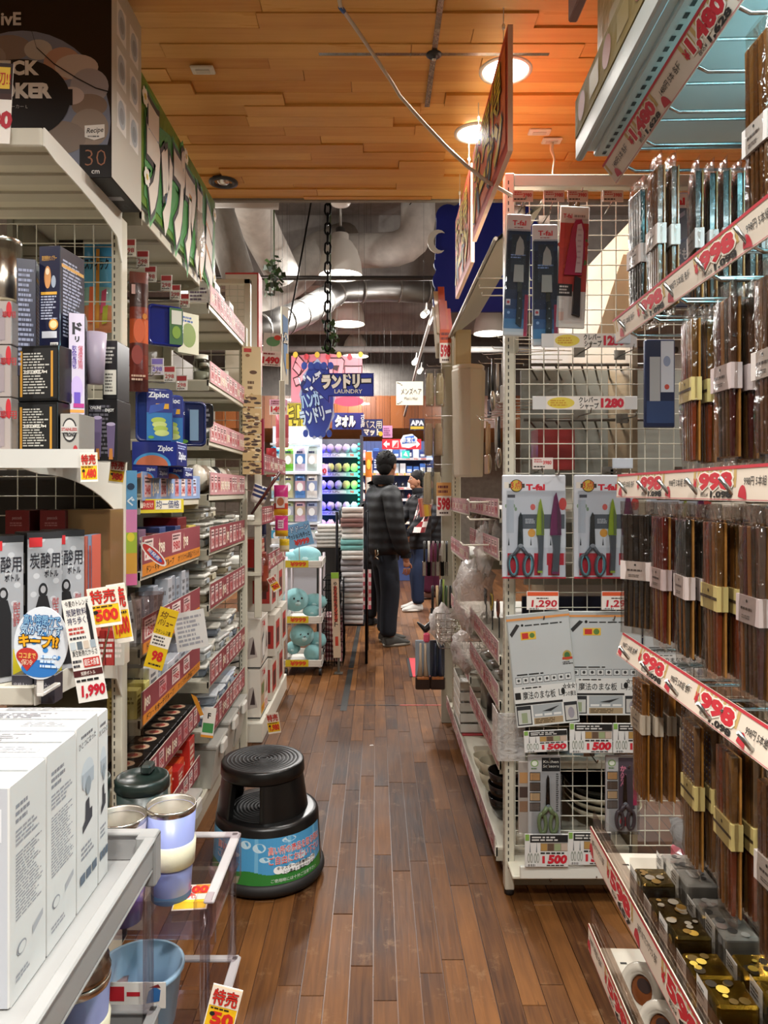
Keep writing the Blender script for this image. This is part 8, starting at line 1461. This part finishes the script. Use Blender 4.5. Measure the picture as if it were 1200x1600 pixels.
plan={2.175:[('dark',-.05,3,0,.15),('brown',-.165,2,0,.0),('marble',-.135,8,1.8,-.1),('brown',-.60,4,0,.0),('brown',-.74,3,0,0)],1.815:[('wood',-.345,6,0,-.05),('mix',-.49,5,0,.0),('brown',-.63,4,0,0)],
        1.465:[('dark',-.05,3,0,.75),('red',-.195,4,0,.0),('marble',-.315,7,0,-.05),('wood',-.45,5,0,.0),('mix',-.58,4,0,0)],1.110:[('honey',-.075,6,0,.0),('blue',-.355,6,0,.0),('honey',-.215,5,1,.0),('wood',-.50,4,0,0),('brown',-.64,3,0,0)]}
DESC={'dark':'near-black','red':'dark red','marble':'marbled black','wood':'mixed wood','mix':'mixed dark wood','honey':'honey-coloured','blue':'blue-patterned honey','brown':'brown'}
for k,(z,pl)in enumerate(plan.items()):
    for j,(sty,y,n,deep,rz)in enumerate(pl):
        gname='chopstick packs on the %s row of hooks'%ROWN[k]
        for q in range(n):
            base='%s chopstick pack, %s hook along the %s row, '%(DESC[sty],NTH[j],ROWN[k])
            pack(sty,base+('frontmost' if q==0 else NTH[q]+' from the front'),.012+q*.027+deep*.05,y+random.uniform(-.004,.004),z-(.045 if k==0 else .030)-.003*(q%2),rz=rz+random.uniform(-.05,.05),detail=q<2,group=gname,tall=1.1 if k==0 else 1.0)
# ---- lower shelves
def low_shelf(z,hz,k,xf):
    m=MB();m.rbox(xf+.004,.36,-1.35,.05,z-.018,z,'#cfcabc','paint',.003);s=part(cd,'shelf',m);m=MB();m.M=FT(xf+.03,-1.35,z);[m.R(.02+.04*(i%2),.02+.03*i,.034+.04*(i%2),.026+.03*i,'#2a2826',1)for i in range(45)];m.M=None;part(s,'slot_row',m)
    m=MB();m.M=FL(xf-.002,.05,z);m.box(0,1.4,-.005,hz+.03,-.004,-.0008,'#e0d8d2','clear');m.M=None;m.poly(((xf,.05,z),(xf+.10,.05,z),(xf,.05,z+hz+.035)),'#e6e0dc','clear');part(s,'clear_fence',m)
    t=thing('price_strip','cream and red price strip with big red 598 on the %s shelf front'%('upper low','lowest')[k],'price strip',rd(xf-.006,-.65,z),-TH);M_=FL(0,.70,-.005);m=MB();m.M=M_;m.box(0,1.4,0,hz,-.002,0,'#d2c2b0','card');part(t,'strip',m);m=MB();m.eps=.0004;m.M=M_;strip_art(m,1.4,hz,'598','657','598円 めでたマグラス 各種' if k==0 else '598円 和皿 各種',per=.33,ph=.0);part(t,'printed_face',m)
low_shelf(.645,.065,0,-.055);low_shelf(.425,.06,1,-.06)
def gift(label,x,y,z,w,d,h,body,blobc,lab=True,gold=False):
    t=thing('gift_box',label,'gift box',rd(x,y,z),-TH,'clear gift boxes on the upper low shelf');m=MB();m.box(-w/2,w/2,-d/2,d/2,0,h,'#f2f0ee','clear',skip='b');part(t,'clear_box',m)
    m=MB();m.rbox(-w*.42,w*.42,-d*.42,d*.42,.001,h*.8,body,'foil' if gold else 'paper',.004);g=random.Random(label)
    part(t,'wrapped_cup',m);m=MB()
    m.M=FL(-w*.42-.0008,d*.42,0)
    for q in range(7):m.D(d*g.uniform(.12,.72),h*g.uniform(.12,.68),g.uniform(.004,.009),None,g.choice(blobc),1+q*.1,10)
    m.M=FT(-w*.42,-d*.42,h*.8+.0008)
    for q in range(7):m.D(w*g.uniform(.1,.7),d*g.uniform(.1,.7),g.uniform(.004,.010),None,g.choice(blobc),1+q*.1,10)
    part(t,'printed_pattern',m)
    if lab:m=MB();m.M=FL(-w/2-.0008,d*.42,h*.1);m.R(0,0,d*.55,h*.8,'#e9e5de',0);m.CODE(d*.06,h*.06,d*.42,h*.42,1);m.BARS(d*.06,h*.48,d*.42,h*.7,3,'#55504a',1);part(t,'barcode_label',m)
g=random.Random(12);kinds=[('#8a7440',['#b08a30','#7a5a1a','#8a8070'],True),('#c2b8ae',['#8a2a30','#c8c2b8','#a84048'],False),('#8f8b84',['#b0aca6','#4a4846','#9a8a82'],False),('#d2a83a',['#5a4412','#d8b84a','#2a2010'],True)]
cnt=0
for r in range(9):
    for c in range(4):
        if(r,c)in((0,0),(0,3)):continue
        kd=kinds[3]if r in(4,5,6)and c<2 else kinds[(r*3+c*5)%3]if r>1 else kinds[(0,2)[c%2]]
        hh=.085 if r%2 else .07;gift('clear box with %s cup, %s from far end, %s rank from aisle'%('gold foil' if kd[2]else 'red-flecked white' if kd[0]=='#a89c92' else 'grey',NTH[r],NTH[c]),.005+c*.082,-.10-r*.085,.6455,.074,.076,hh,kd[0],kd[1],gold=kd[2])
for r in range(4):
    t=thing('ring_cup','white ring-shaped cup with amber middle on the lowest shelf, %s from the far end'%NTH[r],'roll',rd(.015,-.17-r*.11,.4255),-TH+.6,'amber centred rolls on the lowest shelf');m=MB();R_,r_,L_=.048,.026,.06
    m.M=Matrix.Translation((0,0,R_))@Matrix.Rotation(-PI/2+.4,4,'Y')
    m.lathe([(r_,0),(R_*.9,0),(R_,.006),(R_,L_-.006),(R_*.92,L_),(R_*.7,L_+.002),(R_*.66,L_-.004),(r_*1.05,L_-.004),(r_,L_-.012)],28,'#c9c2b4','ceramic');m.lathe([(0,L_-.014),(r_,L_-.014)][::-1],28,'#6a3a1c','lacquer');m.D(.008,0,.012,.016,'#2a1610',(L_-.013)/.0006,14);part(t,'ring_body',m)
m=MB();m.M=RD;m.rbox(.10,.2,-.05,.0,.6455,.70,'#b8485a','crinkle',.01);m.M=None;solo(m,'pink_packet','small pink packet at the far end of the upper low shelf','packet')
for k in range(3):m=MB();m.blob(rd(.10+.07*k,-.16-.04*k,.78),(.05,.07,.03),14,8,'#b4b2b0','bagfilm',.4,k);solo(m,'film_wrap','loose clear film resting on the gift boxes, %s from the aisle'%NTH[k],'film')

# ================================================================== PEOPLE
def skin_mesh(name,joints,edges,sub=2,col='#222222',fin='cloth',parent=None,label=None,root=0):
    me=bpy.data.meshes.new(name);me.from_pydata([j[0]for j in joints],edges,[]);me.update()
    o=bpy.data.objects.new(name,me);link(o);md=o.modifiers.new('s','SKIN');md.use_smooth_shade=True;md.branch_smoothing=.6
    for i,j in enumerate(joints):v=me.skin_vertices[0].data[i];r=j[1];v.radius=(r if isinstance(r,tuple)else(r,r));v.use_root=i==root
    sb=o.modifiers.new('u','SUBSURF');sb.levels=sub;sb.render_levels=sub
    dg=bpy.context.evaluated_depsgraph_get();ev=o.evaluated_get(dg);m2=bpy.data.meshes.new_from_object(ev);o.modifiers.clear();o.data=m2;m2.materials.clear();m2.materials.append(MATS[fin])
    ca=m2.color_attributes.new('Col','FLOAT_COLOR','CORNER');c=H(col);ca.data.foreach_set('color',list((c[0],c[1],c[2],1.0))*len(m2.loops));m2.polygons.foreach_set('use_smooth',[True]*len(m2.polygons))
    if parent is not None:o.parent=parent
    return tag(o,label)
def limbs(*chains):
    """chains of (point, radius); a chain may start with an int that names an existing joint"""
    J,E=[],[]
    for ch in chains:
        prev=None
        for q in ch:
            if isinstance(q,int):prev=q;continue
            J.append(q);i=len(J)-1
            if prev is not None:E.append((prev,i))
            prev=i
    return J,E
# local figure frame: +Y is where the person faces, +X the person's right hand side, Z up; a standing height of 1.86 m
def person(label,loc,rz,jacket,trousers,shoe,sole,hairc,head_turn=0.0,scale=1.0,skinc='#a5745a',right_hand=(.25,.02,.80),left_hand=(-.22,.16,.86),jl=.84,bulky=1.0,name='person',stride=.06,group=None):
    t=thing(name,label,'person',loc,rz);t.scale=(scale,)*3
    hx=math.sin(head_turn);hy=math.cos(head_turn)
    rs,ls=Vector((.205,-.02,1.50)),Vector((-.205,-.02,1.50));rh,lh=Vector(right_hand),Vector(left_hand)
    def elbow(s,h,side):mid=(s+h)/2;return mid+Vector((side*.05,-.06,.02))
    re,le=elbow(rs,rh,1),elbow(ls,lh,-1)
    J,E=limbs([((0,0,.95),.06),((0,-.01,1.12),.06),((0,-.02,1.30),.07),((0,-.02,1.46),.06),((0,-.01,1.56),.058),((hx*.02,.015+hy*.01,1.64),.062),((hx*.03,.02+hy*.02,1.73),(.085,.098)),((hx*.02,.01+hy*.01,1.81),(.072,.085))],
                 [3,((.13,-.02,1.47),.04),(rs+Vector((-.02,0,-.03)),.035),(re,.032),(rh+Vector((0,0,.05)),.032),(rh,.036)],[3,((-.13,-.02,1.47),.04),(ls+Vector((.02,0,-.03)),.035),(le,.032),(lh+Vector((0,0,.05)),.032),(lh,.036)],
                 [0,((.10,0,.86),.045),((.105,.02,.50),.04),((.105,-.01,.10),.04),((.11,.06,.05),.035)],[0,((-.10,0,.86),.045),((-.105,.02+stride,.50),.04),((-.105,stride,.10),.04),((-.11,stride+.07,.05),.035)])
    skin_mesh('body',J,E,2,skinc,'skin',t)
    # face: nose, ears, eyes, brows, mouth, on the turned head
    Hm=Matrix.Translation((hx*.03,.02+hy*.02,1.73))@Matrix.Rotation(-head_turn,4,'Z')
    m=MB();m.M=Hm;m.blob((0,.004,.0),(.080,.096,.115),20,14,skinc,'skin');m.blob((0,.045,-.075),(.050,.045,.045),14,8,skinc,'skin');m.blob((0,.102,-.012),(.013,.018,.024),10,8,skinc,'skin')
    for s in(-1,1):m.blob((s*.082,-.004,-.012),(.010,.020,.032),10,8,skinc,'skin');m.blob((s*.032,.086,.018),(.013,.009,.008),10,6,'#e2dcd6','gloss');m.blob((s*.032,.0935,.018),(.006,.004,.006),8,6,'#1c120e','gloss');m.blob((s*.032,.088,.036),(.019,.010,.005),10,6,hairc,'fabric')
    m.blob((0,.088,-.058),(.024,.010,.007),12,6,'#8a4a42','skin');part(t,'face',m)
    m=MB();m.M=Hm;g=random.Random(label)
    m.blob((0,-.020,.038),(.094,.106,.104),22,14,hairc,'cloth',.16,3,6);m.blob((0,-.055,-.022),(.080,.066,.078),16,10,hairc,'cloth',.16,5,6)
    for k in range(90):
        a,b=g.uniform(0,6.28),g.uniform(.15,1.4);d=Vector((math.cos(a)*math.cos(b),math.sin(a)*math.cos(b),math.sin(b)))
        if d.y>.45 and d.z<.6:continue
        q=Vector((0,-.020,.038))+Vector((d.x*.092,d.y*.104,d.z*.102));e=q+d*.012+Vector((g.uniform(-.012,.012),-.006,g.uniform(-.02,.004)));m.cyl(q-d*.006,e,.007,.001,5,hairc,'cloth',caps='')
    part(t,'hair',m)
    # hands with separate fingers, relaxed
    for hnd,s in((rh,1),(lh,-1)):
        J=[];E=[]
        m_=[((hnd.x,hnd.y,hnd.z+.05),.028),((hnd.x,hnd.y+.005,hnd.z),(.020,.038)),((hnd.x,hnd.y+.008,hnd.z-.045),(.017,.040))]
        J+=m_;E+=[(0,1),(1,2)];hd=skin_mesh('hand',J,E,1,skinc,'skin',t)
        for f,(dy,ln)in enumerate(((-.028,.062),(-.010,.075),(.010,.080),(.028,.072))):
            p0=Vector((hnd.x,hnd.y+.008+dy,hnd.z-.045));J=[(p0,.0095),(p0+Vector((-s*.006,.002,-ln*.45)),.0088),(p0+Vector((-s*.020,.003,-ln*.78)),.008),(p0+Vector((-s*.036,.003,-ln*.92)),.007)]
            skin_mesh('finger',J,[(0,1),(1,2),(2,3)],1,skinc,'skin',hd)
        p0=Vector((hnd.x,hnd.y+.030,hnd.z-.002));skin_mesh('thumb',[(p0,.012),(p0+Vector((-s*.010,.026,-.024)),.0105),(p0+Vector((-s*.018,.034,-.052)),.0085)],[(0,1),(1,2)],1,skinc,'skin',hd)
    # jacket with stand-up collar, quilting and cuffs
    b=bulky
    J,E=limbs([((0,-.005,jl),(.150*b,.122*b)),((0,-.005,jl+.035),(.168*b,.134*b)),((0,-.02,1.20),(.178*b,.14*b)),((0,-.03,1.40),(.195*b,.135*b)),((0,-.025,1.50),(.15*b,.105*b)),((0,-.01,1.565),.085),((0,0.0,1.605),.082)],
                 [3,(rs+Vector((-.03,0,.0)),.088*b),(rs.lerp(re,.5),.078*b),(re,.070*b),(re.lerp(rh,.6),.062*b),(rh+Vector((0,0,.075)),.052)],[3,(ls+Vector((.03,0,.0)),.088*b),(ls.lerp(le,.5),.078*b),(le,.070*b),(le.lerp(lh,.6),.062*b),(lh+Vector((0,0,.075)),.052)])
    jk=skin_mesh('jacket',[(q,tuple(1.22*a for a in r)if isinstance(r,tuple)else r*(1.22 if i<5 or i>6 else 1.0))for i,(q,r)in enumerate(J)],E,2,jacket,'quilt',t)
    m=MB();m.lathe([(.084,1.54),(.096,1.56),(.100,1.625),(.092,1.632),(.078,1.60),(.074,1.56)],24,jacket,'cloth',o=(0,-.012,0),ex=1.08);part(jk,'collar',m)
    for hnd in(rh,lh):m=MB();m.cyl((hnd.x,hnd.y-.002,hnd.z+.05),(hnd.x,hnd.y-.004,hnd.z+.10),.050,.054,16,jacket,'cloth',caps='');part(jk,'cuff',m)
    J,E=limbs([((0,-.005,.97),(.14,.115)),((0,-.005,.88),(.15,.122))],[1,((.09,0,.78),(.092,.105)),((.10,.015,.50),.078),((.105,-.01,.26),.070),((.107,-.015,.08),.068)],[1,((-.09,0,.78),(.092,.105)),((-.10,.015+stride*.7,.50),.078),((-.105,stride,.26),.070),((-.107,stride-.01,.08),.068)])
    skin_mesh('trousers',[(q,tuple(1.2*a for a in r)if isinstance(r,tuple)else r*1.28)for q,r in J],E,2,trousers,'cloth',t)
    for s,yo in((1,0),(-1,stride)):
        m=MB();cx,cy=s*.108,yo+.055
        pr=[(-.115,.045,.085),(-.10,.055,.10),(-.04,.052,.105),(.02,.050,.088),(.08,.052,.062),(.13,.045,.048),(.155,.025,.036)];rings=[]
        for(py,w,hh)in pr:rings.append([m.p((cx+w*a,cy+py,zz))for a,zz in((-.95,.022),(-1,.04),(-.85,hh*.75),(-.4,hh),(.4,hh),(.85,hh*.75),(1,.04),(.95,.022))])
        for A,B in zip(rings,rings[1:]):
            for q in range(7):m.face((A[q],A[q+1],B[q+1],B[q]),shoe,'cloth',True)
        m.face(rings[0][::-1],shoe,'cloth');m.face(rings[-1],shoe,'cloth');sh=part(t,'shoe',m)
        m=MB();n=20;out=[(cx+.056*math.cos(a)*(1 if math.sin(a)>0 else .95),cy+.022+.145*math.sin(a))for a in[2*PI*k/n for k in range(n)]];A=[m.p((x,y,0.002))for x,y in out];B=[m.p((x,y,.026))for x,y in out]
        for q in range(n):j=(q+1)%n;m.face((A[q],A[j],B[j],B[q]),sole,'rubber',True)
        m.face(B,sole,'rubber');m.face(A[::-1],sole,'rubber');part(sh,'sole',m)
    return t,jk
Ym=7.12
pm,jk=person('man in a black jacket and dark jeans standing in the aisle looking right',(sx(601,Ym),Ym,0),-PI/2+.42,'#131315','#1a1f27','#3f3d39','#8f897e','#0d0b0a',head_turn=-.55,right_hand=(.265,.10,.80),left_hand=(-.24,.12,.84),jl=.86,bulky=1.06)
m=MB();m.M=Matrix.Translation((.262,-.03,1.30))@Matrix.Rotation(PI/2,4,'Z')@Matrix.Rotation(PI/2,4,'X');m.R(0,0,.05,.012,'#8a8a8c',0);m.R(.002,.014,.04,.02,'#5a5a5c',0);m.M=None;part(jk,'sleeve_badge',m,'small pale reflective sleeve badge')
m=MB();m.tube([(.13,-.13,.93),(.16,-.14,.88),(.12,-.15,.86),(.17,-.145,.84)],.007,6,'#b8b2a6','metal');m.tube([(.10,-.14,.92),(.13,-.15,.87),(.10,-.15,.84)],.009,6,'#5a3a1c','cloth');part(pm,'key_ring',m,'keys hanging at the back of belt')
p2,j2=person('person with black hair and red checked sleeve half hidden behind the standing man',(sx(655,9.2),9.2,0),PI/2+.3,'#16161a','#1c2740','#b8b4ae','#d8d4cc','#100c0b',right_hand=(.20,.30,1.05),left_hand=(-.22,.25,.95),scale=.93,jl=.80)
m=MB();A_,B_=Vector((-.22,-.02,1.48)),Vector((-.26,.12,1.05));checker(m,lambda u,v:A_.lerp(B_,v)+Vector((.098*math.cos(2*PI*u),.098*math.sin(2*PI*u),0)),6,6,['#8a1c22','#d8ccc6','#7a141c']);part(p2,'checked_sleeve',m,'red and white checked sleeve')
p3,j3=person('person in maroon trousers standing far off beside the right shelves',(sx(678,10.2),10.2,0),PI/2,'#17171b','#4a1730','#4a2a1e','#2a1812','#120d0b',scale=.93,jl=.80,stride=.1)
p4,j4=person('short person with dark hair just showing behind the left shoulder of the man',(sx(588,8.05),8.05,0),-.4,'#1a1a1e','#15161a','#1c1c1e','#111111','#100c0b',scale=.86,jl=.80)
# shopping basket
t=thing('shopping_basket','black plastic shopping basket with yellow goods standing behind the man','basket',(sx(568,9.2),9.2,.001));m=MB();b0,b1,hh=.20,.25,.34
for k in range(7):z=hh*k/6;w=b0+(b1-b0)*k/6;m.tube([(-w,-w*.7,z),(w,-w*.7,z),(w,w*.7,z),(-w,w*.7,z),(-w,-w*.7,z)],.008 if k in(0,6)else .005,6,'#141416','plastic')
for k in range(13):u=-1+k/6;[m.cyl((u*b0,s*b0*.7,0),(u*b1,s*b1*.7,hh),.005,n=5,col='#141416',fin='plastic',caps='')for s in(-1,1)]
m.box(-b0,b0,-b0*.7,b0*.7,0,.006,'#141416','plastic');m.box(-b1,b1,-b1*.7-.004,-b1*.7+.004,.02,hh*.55,'#19191b','plastic');part(t,'basket_body',m)
m=MB();m.tube([(-b1,0,hh),(-b1*.6,0,hh+.16),(b1*.6,0,hh+.16),(b1,0,hh)],.009,8,'#19191b','plastic');part(t,'handle',m)
m=MB();m.blob((.08,-.05,.36),(.13,.09,.13),14,9,'#d2a81c','crinkle',.4,3,4);m.v=[v+Vector(t.location)for v in m.v];solo(m,'yellow_bag','crinkled yellow packet inside the black shopping basket','packet')
m=MB();m.blob((-.02,-.10,.44),(.05,.05,.05),12,8,'#b8322c','crinkle',.4,4,4);m.v=[v+Vector(t.location)for v in m.v];solo(m,'red_bag','small red packet on the yellow one in the shopping basket','packet')
